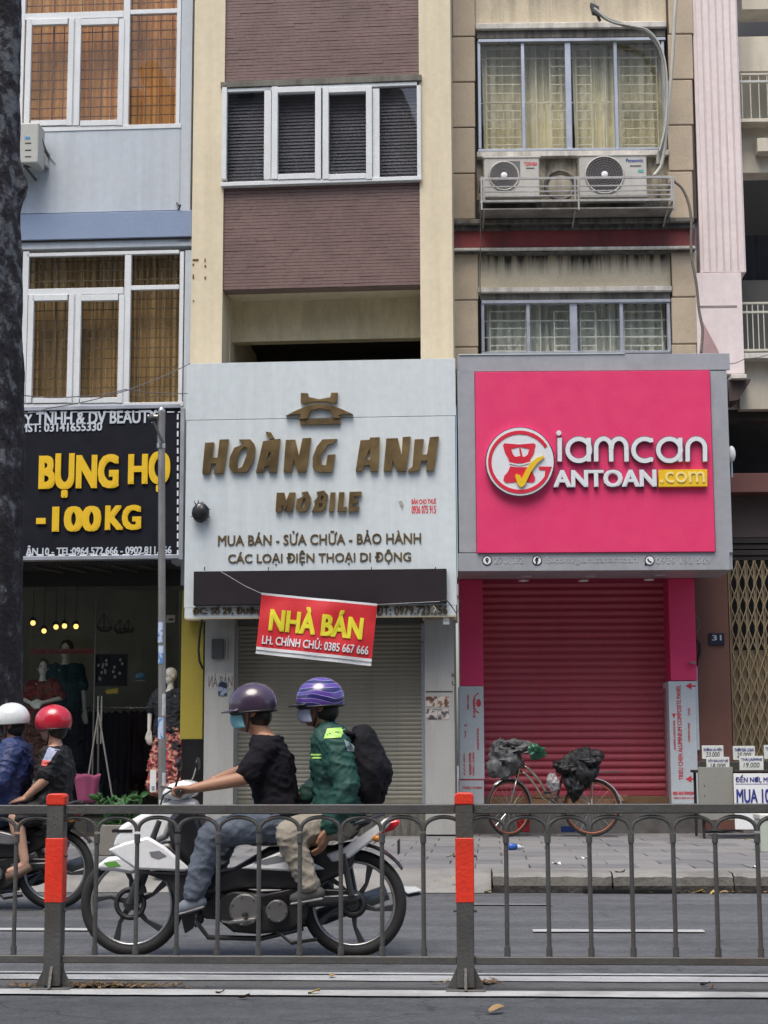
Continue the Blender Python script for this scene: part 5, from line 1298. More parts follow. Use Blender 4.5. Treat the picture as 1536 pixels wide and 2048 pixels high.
# ------------------------------------------------------------------ motorcycles
PB1 = Plane(500, 9.44, 3.5)
RH = PB1.uv(708, 1792)[0]; GZ = 0.0
def bp(x, y, d=0.0):
    u, z = PB1.uv(x, y, 0); return Vector((u-RH, d, z))
def b2(pts): return [(bp(x, y).x, bp(x, y).z) for x, y in pts]
WR = 0.285
def motorcycle(name, label, pl, px, py, bodym, trim, sidem, group):
    t = thing(name, label, 'motorcycle', pl, group)
    ru = pl.uv(px, py)[0]; t.location = pl.o+pl.e*ru
    def slab(pts, y0, y1, m, nm, par=t, bev=0.012, seg=2): return MB().ngon_prism(b2(pts), y0, y1).build(nm, m, par, bev, smooth='auto', seg=seg)
    wb = bp(265, 1790).x
    for (x, nm) in ((0.0, 'wheel'), (wb, 'wheel')):
        wz = WR; w_ = MB().torus((x, 0, wz), WR-0.033, 0.033, 'Y', 56, 12, 1.1).build('wheel', rubber, t, smooth=True)
        w_.name = 'wheel'
        MB().torus((x, 0, wz), WR-0.064, 0.011, 'Y', 50, 8, 2.4).build('rim', rimm, w_, smooth=True)
        MB().tube([(x, -.06, wz), (x, .06, wz)], 0.038, 16).build('hub', alloy, w_, smooth='auto')
        ph = 0.3 if x else 0.9
        for k in range(5):
            a_ = 2*math.pi*k/5+ph; a2 = a_+0.16; r0, r1 = 0.03, WR-0.070
            pts = []
            for rr, wdt in ((r0, .018), ((r0+r1)/2, .010), (r1, .019)):
                pts.append((rr, wdt))
            up_, dn = [], []
            for rr, wdt in pts:
                an = a_+0.25*(rr/r1)**2; c_, s_ = math.cos(an), math.sin(an)
                up_.append((x+rr*c_-wdt*s_, wz+rr*s_+wdt*c_)); dn.append((x+rr*c_+wdt*s_, wz+rr*s_-wdt*c_))
            MB().ngon_prism(up_+dn[::-1], -.014, .014).build('spoke', alloy, w_, 0.003)
        if x: 
            MB().torus((x, -.055, wz), 0.075, 0.014, 'Y', 30, 4, 0.12).build('brake_disc', engine, w_, smooth=True)
        else: MB().torus((x, -.06, wz), 0.055, 0.02, 'Y', 24, 4, 0.2).build('sprocket', engine, w_, smooth=True)
    for q in (-1, 1):
        MB().tube([(wb, .075*q, WR), bp(300, 1705, .075*q), bp(325, 1640, .075*q)], [.022, .022, .018], 10).build('fork', alloy if q < 0 else alloy, t, smooth='auto')
    slab([(192, 1733), (219, 1713), (262, 1708), (292, 1716), (300, 1730), (268, 1748), (236, 1742), (206, 1740)], -.055, .055, bodym, 'front_fender', bev=.02)
    slab([(243, 1652), (290, 1626), (350, 1598), (388, 1596), (400, 1612), (352, 1642), (338, 1676), (300, 1692), (229, 1696)], -.085, .085, bodym, 'front_cowl', bev=.028, seg=3)
    MB().ell(bp(262, 1660), (.055, .07, .035), 14, 8, Matrix.Rotation(R_(28), 3, 'Y')).build('headlight', mat('headlight_lens', (.55, .62, .72), .08, coat=1), t, smooth=True)
    for q in (-1, 1):
        y0, y1 = (-.185, -.15) if q < 0 else (.15, .185)
        slab([(229, 1696), (262, 1682), (309, 1670), (342, 1690), (392, 1734), (380, 1739), (330, 1737), (284, 1735)], y0, y1, bodym, 'leg_shield', bev=.014)
        slab([(288, 1738), (340, 1738), (392, 1742), (405, 1775), (398, 1850), (380, 1862), (366, 1800), (345, 1760)], y0+.02*(q < 0), y1-.02*(q > 0), trim, 'lower_shield')
        slab([(286, 1738), (392, 1742), (394, 1745), (286, 1742)], y0-.002, y1, trim, 'stripe', bev=0)
        slab([(488, 1734), (530, 1716), (566, 1700), (612, 1712), (655, 1735), (600, 1740)], (-.15 if q < 0 else .11), (-.11 if q < 0 else .15), sidem, 'side_panel')
        slab([(655, 1706), (690, 1694), (735, 1662), (772, 1636), (790, 1634), (778, 1652), (745, 1682), (702, 1714), (668, 1722)], (-.12 if q < 0 else .06), (-.06 if q < 0 else .12), bodym, 'tail_panel')
        MB().ell(bp(758, 1675, .13*q), (.03, .02, .018), 10, 6).build('indicator', mat('amber_lens', (.5, .18, .02), .2), t, smooth=True)
        MB().tube([bp(500, 1822, .1*q), bp(500, 1822, .24*q)], .012, 8).build('foot_peg', rubber, t)
        MB().tube([bp(622, 1800, .1*q), bp(622, 1800, .22*q)], .012, 8).build('foot_peg', rubber, t)
        MB().tube([bp(690, 1705, .11*q), bp(706, 1788, .11*q)], .018, 10).build('shock_absorber', alloy, t, smooth='auto')
    slab([(300, 1690), (345, 1680), (420, 1742), (470, 1734), (540, 1692), (690, 1690), (718, 1708), (700, 1742), (640, 1768), (600, 1778), (500, 1776), (430, 1786), (396, 1790), (330, 1735)], -.10, .10, trim, 'body', bev=.03, seg=3)
    slab([(432, 1796), (470, 1776), (520, 1784), (590, 1780), (622, 1800), (616, 1838), (586, 1860), (520, 1866), (470, 1862), (440, 1838)], -.085, .085, engine, 'crankcase', bev=.02, seg=2)
    slab([(400, 1800), (440, 1792), (446, 1838), (412, 1836)], -.06, .06, engine, 'cylinder', bev=.01)
    MB().tube([bp(404, 1822, -.02), bp(392, 1836, -.06), bp(420, 1872, -.06), bp(520, 1878, .02), bp(600, 1862, .14)], .014, 8).build('exhaust_header', mat('dull_exhaust', (.14, .14, .14), .4, metal=.8), t, smooth=True)
    for (cx0, cy0, rr0, nb) in ((498, 1815, .074, 7), (560, 1818, .050, 5)):
        for k in range(nb):
            p = bp(cx0, cy0, -.166 if rr0 > .06 else -.151); a_ = 6.283*k/nb
            MB().tube([p+Vector((rr0*math.cos(a_), 0, rr0*math.sin(a_))), p+Vector((rr0*math.cos(a_), -.006, rr0*math.sin(a_)))], .006, 6).build('bolt', steel, t)
    for q in (-1, 1):
        MB().tube([bp(356, 1578, .16*q), bp(335, 1590, .12*q), bp(322, 1622, .07*q), bp(318, 1650, .05*q)], .005, 5).build('control_cable', black, t, smooth=True)
    MB().tube([bp(322, 1650, -.085), bp(306, 1700, -.095), bp(285, 1750, -.09), bp(272, 1778, -.065)], .005, 5).build('brake_hose', black, t, smooth=True)
    slab([(276, 1768), (292, 1762), (298, 1782), (282, 1790)], -.075, -.045, engine, 'brake_caliper', bev=.004)
    MB().ngon_prism(b2([(312, 1700), (332, 1698), (346, 1708), (330, 1714), (316, 1710)]), -.1875, -.185).build('decal', mat('grey_decal', (.18, .19, .21), .4), t)
    MB().ngon_prism(b2([(212, 1724), (236, 1721), (246, 1730), (222, 1734)]), -.058, -.0555).build('decal', mat('green_decal', (.12, .35, .06), .4), t)
    MB().ngon_prism(b2([(512, 1722), (560, 1708), (590, 1716), (540, 1726)]), -.1525, -.15).build('decal', mat('grey_decal', (.18, .19, .21), .4), t)
    slab([(340, 1640), (372, 1606), (400, 1612), (412, 1660), (432, 1700), (438, 1742), (405, 1760), (392, 1734), (350, 1690)], -.13, .13, trim, 'inner_shield', bev=.03, seg=2)
    slab([(500, 1672), (528, 1656), (600, 1656), (640, 1646), (735, 1636), (742, 1646), (700, 1668), (610, 1684), (540, 1690), (505, 1690)], -.12, .12, mat('black_vinyl_seat', (.02, .02, .021), .6, bump=.2, bs=80), 'seat', bev=.03, seg=3)
    slab([(738, 1664), (768, 1646), (796, 1637), (802, 1645), (790, 1658), (752, 1672)], -.05, .05, mat('red_tail_lens', (.65, .015, .02), .15, coat=.8), 'tail_light')
    MB().tube([bp(650, 1668, -.15), bp(700, 1650, -.16), bp(765, 1628, -.12), bp(770, 1627, 0), bp(765, 1628, .12), bp(700, 1650, .16), bp(650, 1668, .15)], .012, 8).build('grab_rail', alloy, t, smooth=True)
    # rear mudguard and chain case
    mb = MB()
    def fend(u, v):
        a_ = R_(118-82*u); rr = WR+0.04; yy = -.055+.11*v
        return (rr*math.cos(a_), yy, WR+rr*math.sin(a_)-.012*abs(v-.5)*2)
    mb.grid(fend, 20, 4); mb.build('rear_mudguard', trim, t, smooth=True, fix=False, solid=.006)
    MB().box(bp(796, 1700).x, bp(797, 1700).x+.006, -.07, .07, bp(0, 1708).z, bp(0, 1680).z).build('plate', engine, t, .002)
    slab([(520, 1788), (590, 1772), (712, 1776), (722, 1792), (712, 1806), (590, 1815), (522, 1812)], -.085, -.06, trim, 'chain_case')
    slab([(598, 1790), (722, 1784), (722, 1798), (598, 1812)], -.11, -.088, alloy, 'swing_arm')
    MB().tube([bp(498, 1815, -.10), bp(498, 1815, -.165)], .085, 24).build('crank_cover', mat('cast_cover', (.16, .16, .165), .45, metal=.6, var=.15), t, .008, smooth='auto')
    MB().tube([bp(560, 1818, -.10), bp(560, 1818, -.15)], .06, 20).build('sprocket_cover', mat('cast_cover', (.16, .16, .165), .45), t, .006, smooth='auto')
    cyl = MB()
    for k in range(6): p = bp(452-5*k, 1806-1*k); cyl.box(p.x-.005, p.x+.004, -.075, .075, p.z-.055, p.z+.055)
    cyl.build('cylinder_fins', engine, t)
    MB().tube([bp(440, 1830, .1), bp(500, 1862, .14), bp(590, 1850, .17), bp(640, 1838, .18), bp(770, 1790, .19)], [.018, .02, .03, .048, .042], 12).build('exhaust', mat('dull_exhaust', (.14, .14, .14), .4, metal=.8), t, smooth=True)
    MB().tube([bp(560, 1860, -.1), bp(590, 1880, -.16), bp(640, 1872, -.17)], .01, 6).build('side_stand', black, t)
    MB().tube([bp(520, 1832, -.2), bp(470, 1838, -.2), bp(455, 1836, -.17)], .009, 6).build('gear_lever', steel, t)
    # handlebar
    hb = MB().tube([bp(378, 1584, -.33), bp(362, 1580, -.2), bp(350, 1582, -.08), bp(350, 1582, .08), bp(362, 1580, .2), bp(378, 1584, .33)], .013, 8).build('handlebar', alloy, t, smooth=True)
    for q in (-1, 1):
        MB().tube([bp(367, 1581, .22*q), bp(380, 1584, .345*q)], .018, 10).build('grip', rubber, hb, smooth='auto')
        MB().tube([bp(358, 1576, .21*q), bp(340, 1570, .30*q), bp(345, 1572, .33*q)], .006, 6).build('lever', steel, hb)
        MB().tube([bp(362, 1580, .2*q), bp(372, 1555, .24*q), bp(376, 1535, .27*q)], .006, 6).build('mirror_stem', black, hb)
        MB().ell(bp(378, 1528, .29*q), (.012, .06, .036), 14, 8).build('mirror', black, hb, smooth=True)
    slab([(326, 1590), (345, 1568), (372, 1560), (398, 1566), (392, 1590), (360, 1602)], -.12, .12, bodym, 'handlebar_cowl', bev=.03, seg=3)
    MB().box(bp(262, 0).x, bp(300, 0).x, -.087, .087, bp(0, 1664).z, bp(0, 1658).z).build('cowl_line', trim, t)
    MB().tube([bp(350, 1582, 0), bp(332, 1640, 0)], .03, 8).build('steering_column', trim, t)
    return t
moto1 = motorcycle('motorcycle', 'white and black motorcycle carrying two riders past the railing', PB1, 708, 1792, bikewhite, bikeblack, bikewhite, 'motorcycles riding left')
PC1 = Plane(100, 12.45, 3.5)
moto2 = motorcycle('motorcycle', 'black motorcycle at the left edge, only its rear half in view', PC1, 110, 1730, bikeblack, bikeblack, mat('bike_grey_trim', (.25, .25, .26), .3, metal=.5), 'motorcycles riding left')

def person(label, pl, S):
    t = thing('person', label, 'person', pl, S.get('group'))
    P = lambda x, y, d=0.0: pl.pt(x, y, 0)+Vector((0, d, 0))
    sk = S['skin']; fw = S.get('fw', (-1, 0, -.06)); k = S.get('k', 1.0)
    pel, wai, che, upp, nek, hd = [P(*S[q]) for q in ('pelvis', 'waist', 'chest', 'upper', 'neck', 'head')]
    tor = []
    for d_ in (-.07, 0, .07):
        o_ = Vector((0, d_, 0)); tor.append([(pel+o_*1.1, .112*k), (wai+o_, .098*k), (che+o_*1.2, .108*k), (upp+o_*1.3, .080*k)])
    arms = []; hands = []
    for q in ('armN', 'armF'):
        if q in S:
            sh, el, wr_ = [P(*p) for p in S[q][:3]]
            arms.append((sh, el, wr_))
    legs = [[P(*p) for p in S[q]] for q in ('legN', 'legF') if q in S]
    ch = list(tor)+[[(upp, .075), (nek, .056*k), (hd-Vector((0, 0, .05)), .052*k)]]
    for sh, el, wr_ in arms: ch.append([(upp+Vector((0, (sh.y-upp.y)*.4, 0)), .06), (sh, .054*k), (sh.lerp(el, .4), .047*k), (el, .038*k), (el.lerp(wr_, .35), .037*k), (wr_, .025*k)])
    for (hp, kn, an, to) in legs:
        ch.append([(hp, .088*k), (hp.lerp(kn, .5), .076*k), (kn, .056*k), (kn.lerp(an, .3), .056*k), (kn.lerp(an, .75), .040*k), (an, .034*k)])
        ch.append([(an, .034*k), (an-Vector((0, 0, .035)), .032*k), (an.lerp(to, .6)-Vector((0, 0, .02)), .030*k), (to, .024*k)])
    for i, (sh, el, wr_) in enumerate(arms):
        g = S['grips'][i]
        if g[0] == 'grip':
            ch += hand_grip(wr_, P(*g[1]), -1 if i == 0 else 1)
        else: ch += hand_rest(wr_, g[1], g[2], g[3] if len(g) > 3 else .4)
    organic('body', ch, head_parts(hd, fw, k), .0065, sk, t, 2)
    hdo = [o for o in t.children][-1]
    eyes(hd, fw, hdo, k)
    # top
    tp = []
    for d_ in (-.07, 0, .07):
        o_ = Vector((0, d_, 0)); b_ = S.get('bulk', .014); tp.append([(pel.lerp(wai, .25)+o_*1.1, .114*k+b_), (wai+o_, .104*k+b_), (che+o_*1.2, .110*k+b_), (upp+o_*1.3, .078*k+b_)])
    cuts = []
    lf = S.get('sleeve', 1.0)
    for sh, el, wr_ in arms:
        b_ = S.get('bulk', .014)
        if lf <= .6:
            e = sh.lerp(el, lf*1.5); tp.append([(upp+Vector((0, (sh.y-upp.y)*.4, 0)), .06+b_), (sh, .056*k+b_), (e, .052*k+b_)])
        else: tp.append([(upp+Vector((0, (sh.y-upp.y)*.4, 0)), .06+b_), (sh, .056*k+b_), (sh.lerp(el, .5), .050*k+b_), (el, .043*k+b_), (el.lerp(wr_, .5), .040*k+b_*.9), (el.lerp(wr_, .94), .032*k+b_*.8)])
    if S.get('collar'): tp.append([(upp, .08+.01), (nek, .066)])
    else: cuts.append((nek-Vector((0, 0, .012)), Vector((.0, 0, 1))))
    if S.get('skirt'):
        for d_ in (-.07, 0, .07): tp.append([(pel+Vector((0, d_, 0)), .13), (pel+Vector((.03, d_, -.1)), .12)])
        for (hp, kn, an, to) in legs: tp.append([(hp, .105), (hp.lerp(kn, .75), .085)])
    top = organic(S['topname'], tp, [], .010, S['top'], t, 3, S.get('wr', .010), 11, S.get('seed', 1), cuts)
    if S.get('trouser'):
        tr = []
        for d_ in (-.07, 0, .07): tr.append([(pel+Vector((0, d_*1.1, -.02)), .128*k), (pel.lerp(wai, .3)+Vector((0, d_*1.1, 0)), .116*k)])
        for (hp, kn, an, to) in legs: tr.append([(hp, .106*k), (hp.lerp(kn, .5), .092*k), (kn, .076*k), (kn.lerp(an, .5), .066*k), (kn.lerp(an, .93), .056*k)])
        organic('trousers', tr, [], .010, S['trouser'], t, 3, .0095, 11, 5)
    for (hp, kn, an, to) in legs:
        if S.get('shoe'): shoe(an-Vector((0, 0, .035)), to, S['shoe'], t)
        elif S.get('sandal'):
            f_ = (to-an).normalized()
            MB().tube([an-Vector((0, 0, .072))-f_*.05, an.lerp(to, .5)-Vector((0, 0, .062)), to-Vector((0, 0, .032))+f_*.02], [.032, .036, .034], 8).build('sandal', S['sandal'], t, smooth=True)
    h = helmet(hd, fw, S['helmet'], t, brim=S.get('brim', True), brim_m=S.get('brim_m'), low=S.get('low', -.35))
    # hair under the helmet at the nape
    f, s_, u_ = frame_of(fw)
    if S.get('hair', 1): MB().ell(hd-f*.035-u_*.03, (.078, .072, .075), 16, 10).build('hair', hairm, t, smooth=True)
    if S.get('mask'): face_mask(hd, fw, S['mask'], t)
    return t, P, top, h
hel1 = mat('dark_purple_helmet', (.055, .035, .065), .25, coat=.6, var=.3, vs_=6)
hel2 = band_mat('purple_blue_striped_helmet', [(.025, .02, .12), (.10, .10, .42), (.55, .58, .80), (.10, .05, .30)], None, scale=3.4, rough=.22, cut=.42, dist=7, coat=.7, mp=(1.0, 1, 2.2))
jeans = mat('washed_blue_jeans', (.095, .118, .155), .85, var=.25, vs_=5, bump=.3, bs=40)
khaki = mat('khaki_trousers', (.27, .245, .20), .85, var=.15, vs_=5, bump=.3, bs=40)
tee = mat('black_tee', (.010, .009, .013), .9, spec=.2, bump=.3, bs=40)
green = mat('green_jacket', (.008, .058, .046), .7, var=.15, vs_=4, bump=.3, bs=30)
person('driver of the white motorcycle in black t-shirt, blue jeans and dark purple helmet', PB1, dict(
    skin=skin, pelvis=(556, 1632), waist=(552, 1590), chest=(543, 1533), upper=(534, 1494), neck=(522, 1466), head=(503, 1422),
    armN=[(538, 1500, -.17), (500, 1556, -.23), (400, 1576, -.27)], armF=[(538, 1500, .17), (482, 1540, .23), (412, 1562, .27)],
    grips=[('grip', (374, 1583, -.27)), ('grip', (374, 1583, .27))],
    legN=[(552, 1640, -.09), (434, 1668, -.20), (398, 1790, -.20), (372, 1812, -.20)], legF=[(552, 1640, .09), (440, 1670, .20), (402, 1790, .20), (376, 1812, .20)],
    top=tee, topname='t_shirt', sleeve=.5, trouser=jeans, shoe=mat('grey_blue_shoe', (.16, .19, .23), .7), helmet=hel1, brim_m=hel1, mask=mat('light_blue_mask', (.22, .52, .62), .7), fw=(-1, 0, -.08)))
p2, P2, top2, h2 = person('passenger in green jacket and striped purple helmet, sitting behind the driver of the white motorcycle', PB1, dict(
    skin=skindark, pelvis=(680, 1626), waist=(678, 1585), chest=(672, 1525), upper=(664, 1486), neck=(652, 1460), head=(637, 1411),
    armN=[(676, 1492, -.18), (700, 1574, -.24), (664, 1652, -.23)], armF=[(668, 1492, .18), (640, 1560, .22), (603, 1594, .16)],
    grips=[('rest', (-.25, 0, -1), (.9, -.3, 0), .5), ('rest', (-1, -.2, .1), (0, .4, 1), .5)],
    legN=[(674, 1640, -.10), (588, 1666, -.24), (630, 1770, -.23), (598, 1790, -.23)], legF=[(674, 1640, .10), (590, 1668, .24), (632, 1770, .23), (600, 1790, .23)],
    top=green, topname='jacket', sleeve=1.0, bulk=.026, collar=True, trouser=khaki, shoe=mat('dark_grey_shoe', (.06, .06, .06), .7), helmet=hel2, brim_m=black, mask=mat('pale_lilac_mask', (.42, .46, .62), .7), wr=.012, seed=4))
lime = mat('lime_reflector', (.42, .72, .16), .5)
# reflective pieces that follow the jacket surface
def hug(P, top, pts, m, name, parent, n=8, lift=.006):
    """project a small quad patch of cloth onto the near side of the garment"""
    from mathutils.bvhtree import BVHTree
    bv = BVHTree.FromPolygons([v.co for v in top.data.vertices], [p.vertices[:] for p in top.data.polygons])
    V = []; ok = True
    for i in range(n+1):
        for j in range(n+1):
            s, t_ = j/n, i/n
            x = pts[0][0]*(1-s)*(1-t_)+pts[1][0]*s*(1-t_)+pts[2][0]*s*t_+pts[3][0]*(1-s)*t_
            y = pts[0][1]*(1-s)*(1-t_)+pts[1][1]*s*(1-t_)+pts[2][1]*s*t_+pts[3][1]*(1-s)*t_
            o = P(x, y, 0); o.y = -3
            h_ = bv.ray_cast(o, Vector((0, 1, 0)))
            V.append((h_[0]-Vector((0, lift, 0))) if h_[0] else None)
    F = []
    for i in range(n):
        for j in range(n):
            q = (i*(n+1)+j, i*(n+1)+j+1, (i+1)*(n+1)+j+1, (i+1)*(n+1)+j)
            if all(V[k_] is not None for k_ in q): F.append(q)
    if not F: return
    mb = MB(); mb.v = [tuple(v) if v is not None else (0, 0, 0) for v in V]; mb.f = F
    o = mb.build(name, m, parent, smooth=True, fix=False)
    bm = bmesh.new(); bm.from_mesh(o.data); bmesh.ops.delete(bm, geom=[v for v in bm.verts if not v.link_faces], context='VERTS'); bm.to_mesh(o.data); bm.free()
    return o
hug(P2, top2, [(660, 1458), (697, 1455), (690, 1476), (655, 1478)], lime, 'shoulder_patch', top2)
hug(P2, top2, [(618, 1508), (650, 1508), (650, 1511), (618, 1511)], lime, 'reflective_strip', top2); hug(P2, top2, [(618, 1514), (650, 1514), (650, 1517), (618, 1517)], lime, 'reflective_strip', top2)
hug(P2, top2, [(696, 1480), (712, 1488), (716, 1504), (702, 1502)], mat('grey_reflector', (.30, .36, .38), .5), 'sleeve_patch', top2)
# backpack
bk = thing('backpack', 'large black backpack on the back of the green jacketed passenger', 'backpack', PB1)
P = lambda x, y, d=0.0: PB1.pt(x, y, 0)+Vector((0, d, 0))
organic('bag', [[(P(722, 1478, -.07), .06), (P(740, 1540, -.08), .095), (P(736, 1580, -.07), .085)], [(P(722, 1478, .07), .06), (P(740, 1540, .08), .095), (P(736, 1580, .07), .085)], [(P(725, 1476), .075), (P(744, 1540), .115), (P(738, 1584), .10)]], [], .011, mat('black_nylon', (.009, .009, .012), .8, spec=.2, bump=.3, bs=40), bk, 3, .009, 9, 2)
organic('front_pocket', [[(P(762, 1535, -.05), .035), (P(762, 1580, -.05), .035)], [(P(762, 1535, .05), .035), (P(762, 1580, .05), .035)], [(P(762, 1535), .04), (P(762, 1580), .04)]], [], .01, mat('black_nylon', (0, 0, 0)), bk, 2, .006, 12, 3)
for q in (-1, 1):
    MB().tube([P(712, 1470, .12*q), P(694, 1466, .15*q), P(672, 1480, .165*q), P(662, 1520, .165*q), P(680, 1570, .17*q), P(712, 1580, .13*q)], .014, 6).build('strap', mat('black_nylon', (0, 0, 0)), bk, smooth=True)
MB().tube([P(716, 1462, -.03), P(722, 1452, 0), P(716, 1462, .03)], .008, 6).build('handle', black, bk, smooth=True)
person('driver in navy jacket and white helmet on the black motorcycle at the left edge', PC1, dict(
    skin=skin, pelvis=(12, 1612), waist=(18, 1580), chest=(26, 1532), upper=(30, 1505), neck=(28, 1484), head=(20, 1448),
    armN=[(34, 1512, -.18), (22, 1562, -.25), (-60, 1570, -.27)], armF=[(30, 1512, .18), (-5, 1556, .25), (-75, 1570, .27)],
    grips=[('grip', (-84, 1572, -.27)), ('grip', (-84, 1572, .27))],
    legN=[(8, 1620, -.09), (-75, 1640, -.20), (-112, 1726, -.20), (-132, 1744, -.20)], legF=[(8, 1620, .09), (-72, 1640, .20), (-110, 1726, .20), (-130, 1744, .20)],
    top=mat('navy_jacket', (.018, .032, .11), .6, var=.2, bump=.3, bs=30), topname='jacket', bulk=.024, collar=True, trouser=mat('navy_trousers', (.02, .04, .09), .8), shoe=black, helmet=mat('white_helmet', (.62, .66, .66), .25, coat=.5, var=.1), brim_m=mat('grey_peak', (.25, .26, .27), .4), mask=mat('dark_mask', (.03, .03, .035), .8), wr=.014, seed=2))
p4, P4, top4, h4 = person('passenger in black clothes, red helmet and sandals on the black motorcycle', PC1, dict(
    skin=mat('light_skin', (.46, .27, .19), .55, var=.05), pelvis=(105, 1612), waist=(108, 1584), chest=(112, 1540), upper=(112, 1510), neck=(110, 1488), head=(104, 1452),
    armN=[(118, 1514, -.15), (104, 1560, -.20), (62, 1596, -.17)], armF=[(108, 1514, .15), (88, 1560, .20), (52, 1594, .15)],
    grips=[('rest', (-1, .1, -.2), (0, -.3, 1), .4), ('rest', (-1, -.1, -.1), (0, .3, 1), .4)],
    legN=[(98, 1620, -.09), (46, 1634, -.20), (66, 1716, -.22), (36, 1738, -.22)], legF=[(98, 1620, .09), (48, 1636, .20), (68, 1718, .22), (38, 1740, .22)],
    top=mat('black_dress', (.012, .012, .014), .8, bump=.2, bs=30), topname='dress', bulk=.018, sleeve=.48, skirt=True, k=.94, helmet=mat('red_helmet', (.48, .014, .035), .25, coat=.6, var=.05), brim=False, low=-.5, sandal=mat('brown_sandal', (.16, .10, .07), .7), mask=None, wr=.012, seed=6))
hug(P4, top4, [(110, 1494), (130, 1500), (118, 1522), (100, 1520)], mat('pale_blue_print', (.34, .38, .52), .7), 'sleeve_print', top4)
hug(P4, top4, [(100, 1518), (118, 1522), (110, 1532), (96, 1530)], mat('red_white_print', (.55, .10, .08), .7, var=.4, vs_=30), 'sleeve_print', top4)

# ------------------------------------------------------------------ bicycle by the pink shutter
PY = Plane(1120, 20.35, 3.0)
by = thing('bicycle', 'old silver step-through bicycle leaning by the pink shutter', 'bicycle', PY)
Q = lambda x, y, d=0.0: PY.pt(x, y, 0)+Vector((0, d, 0))
BG = KZ
bR = .335
rh = PY.uv(1183, 1610)[0]; fh = PY.uv(1018, 1610)[0]
rust = mat('rusty_orange_rim', (.33, .11, .06), .5, metal=.3, var=.2)
oldsil = mat('worn_gilt_tube', (.50, .45, .33), .25, metal=.9, var=.15)
def cwheel(x, ang):
    e = bpy.data.meshes.new('tmp')
    w_ = MB().torus((0, 0, 0), bR-.017, .017, 'Y', 48, 8).build('wheel', rubber, by, smooth=True)
    w_.location = (x, 0, BG+bR); w_.rotation_euler = (0, 0, ang)
    MB().torus((0, 0, 0), bR-.040, .011, 'Y', 44, 6, 1.4).build('rim', rust, w_, smooth=True)
    MB().tube([(0, -.045, 0), (0, .045, 0)], .022, 12).build('hub', steel, w_)
    s_ = MB()
    for k in range(20):
        a_ = 2*math.pi*k/20; s_.tube([(.02*math.cos(a_), (.03 if k % 2 else -.03), .02*math.sin(a_)), ((bR-.045)*math.cos(a_+.15), 0, (bR-.045)*math.sin(a_+.15))], .0022, 4, cap=False)
    s_.build('spokes', steel, w_)
    f_ = MB()
    a0, a1 = (R_(-15), R_(125)) if x > fh+.1 else (R_(0), R_(130))
    def fn(u, v):
        a_ = a0+(a1-a0)*u; c_ = (v-.5)*2; rr = bR+.022-.014*c_*c_
        return (rr*math.cos(a_), .032*c_, rr*math.sin(a_))
    f_.grid(fn, 24, 5); f_.build('mudguard', mat('bright_fender', (.75, .74, .70), .22, metal=.85), w_, smooth=True, fix=False, solid=.002)
    return w_
cwheel(rh, 0); cwheel(fh, R_(38))
bb = Q(1112, 1606); hd0 = Q(1045, 1530); 
fr2 = MB().tube([Q(1040, 1526), Q(1058, 1538), Q(1078, 1560), Q(1095, 1588), bb], .017, 8).build('frame', oldsil, by, smooth=True)
MB().tube([Q(1037, 1540), Q(1052, 1548), Q(1070, 1570), Q(1086, 1596), bb+Vector((-.02, 0, -.01))], .014, 8).build('lower_tube', oldsil, fr2, smooth=True)
MB().tube([bb, Q(1129, 1534)], .014, 8).build('seat_tube', mat('dark_green_tube', (.05, .07, .05), .4), fr2)
MB().tube([Q(1034, 1555), Q(1044, 1518)], .018, 8).build('head_tube', oldsil, fr2)
for q in (-1, 1):
    MB().tube([Q(1034, 1553, .04*q), Q(1028, 1580, .045*q), (fh, .05*q, BG+bR)], .010, 6).build('fork', steel, fr2, smooth=True)
    MB().tube([bb+Vector((0, .03*q, 0)), (rh, .05*q, BG+bR)], .009, 6).build('chain_stay', chrome, fr2)
    MB().tube([Q(1131, 1548, .03*q), (rh, .05*q, BG+bR)], .008, 6).build('seat_stay', chrome, fr2)
    MB().tube([(rh, .06*q, BG+bR), (rh+.02, .10*q, BG+2*bR+.08)], .006, 6).build('rack_leg', steel, by)
    MB().tube([Q(1044, 1518), Q(1040, 1508, .15*q), Q(1060, 1502, .24*q), Q(1078, 1504, .26*q)], .011, 6).build('handlebar', chrome, by, smooth=True)
MB().torus((bb.x, -.05, bb.z), .075, .006, 'Y', 24, 4).build('chain_ring', chrome, by)
for q in (-1, 1):
    e_ = bb+Vector((.10*q, .07*q, -.12*q)); MB().tube([bb+Vector((0, .06*q, 0)), e_], .009, 6).build('crank', chrome, by)
    MB().box(e_.x-.045, e_.x+.045, e_.y-.03, e_.y+.03, e_.z-.012, e_.z+.012).build('pedal', black, by)
MB().box(Q(1150, 0).x, Q(1205, 0).x, -.07, .07, BG+2*bR+.075, BG+2*bR+.09).build('rack', steel, by)
organic('saddle', [[(Q(1112, 1530), .03), (Q(1126, 1530), .05), (Q(1146, 1528), .07)]], [], .012, black, by, 2)
MB().tube([bb+Vector((-.02, .08, 0)), (bb.x-.15, .2, BG)], .01, 6).build('kick_stand', steel, by)
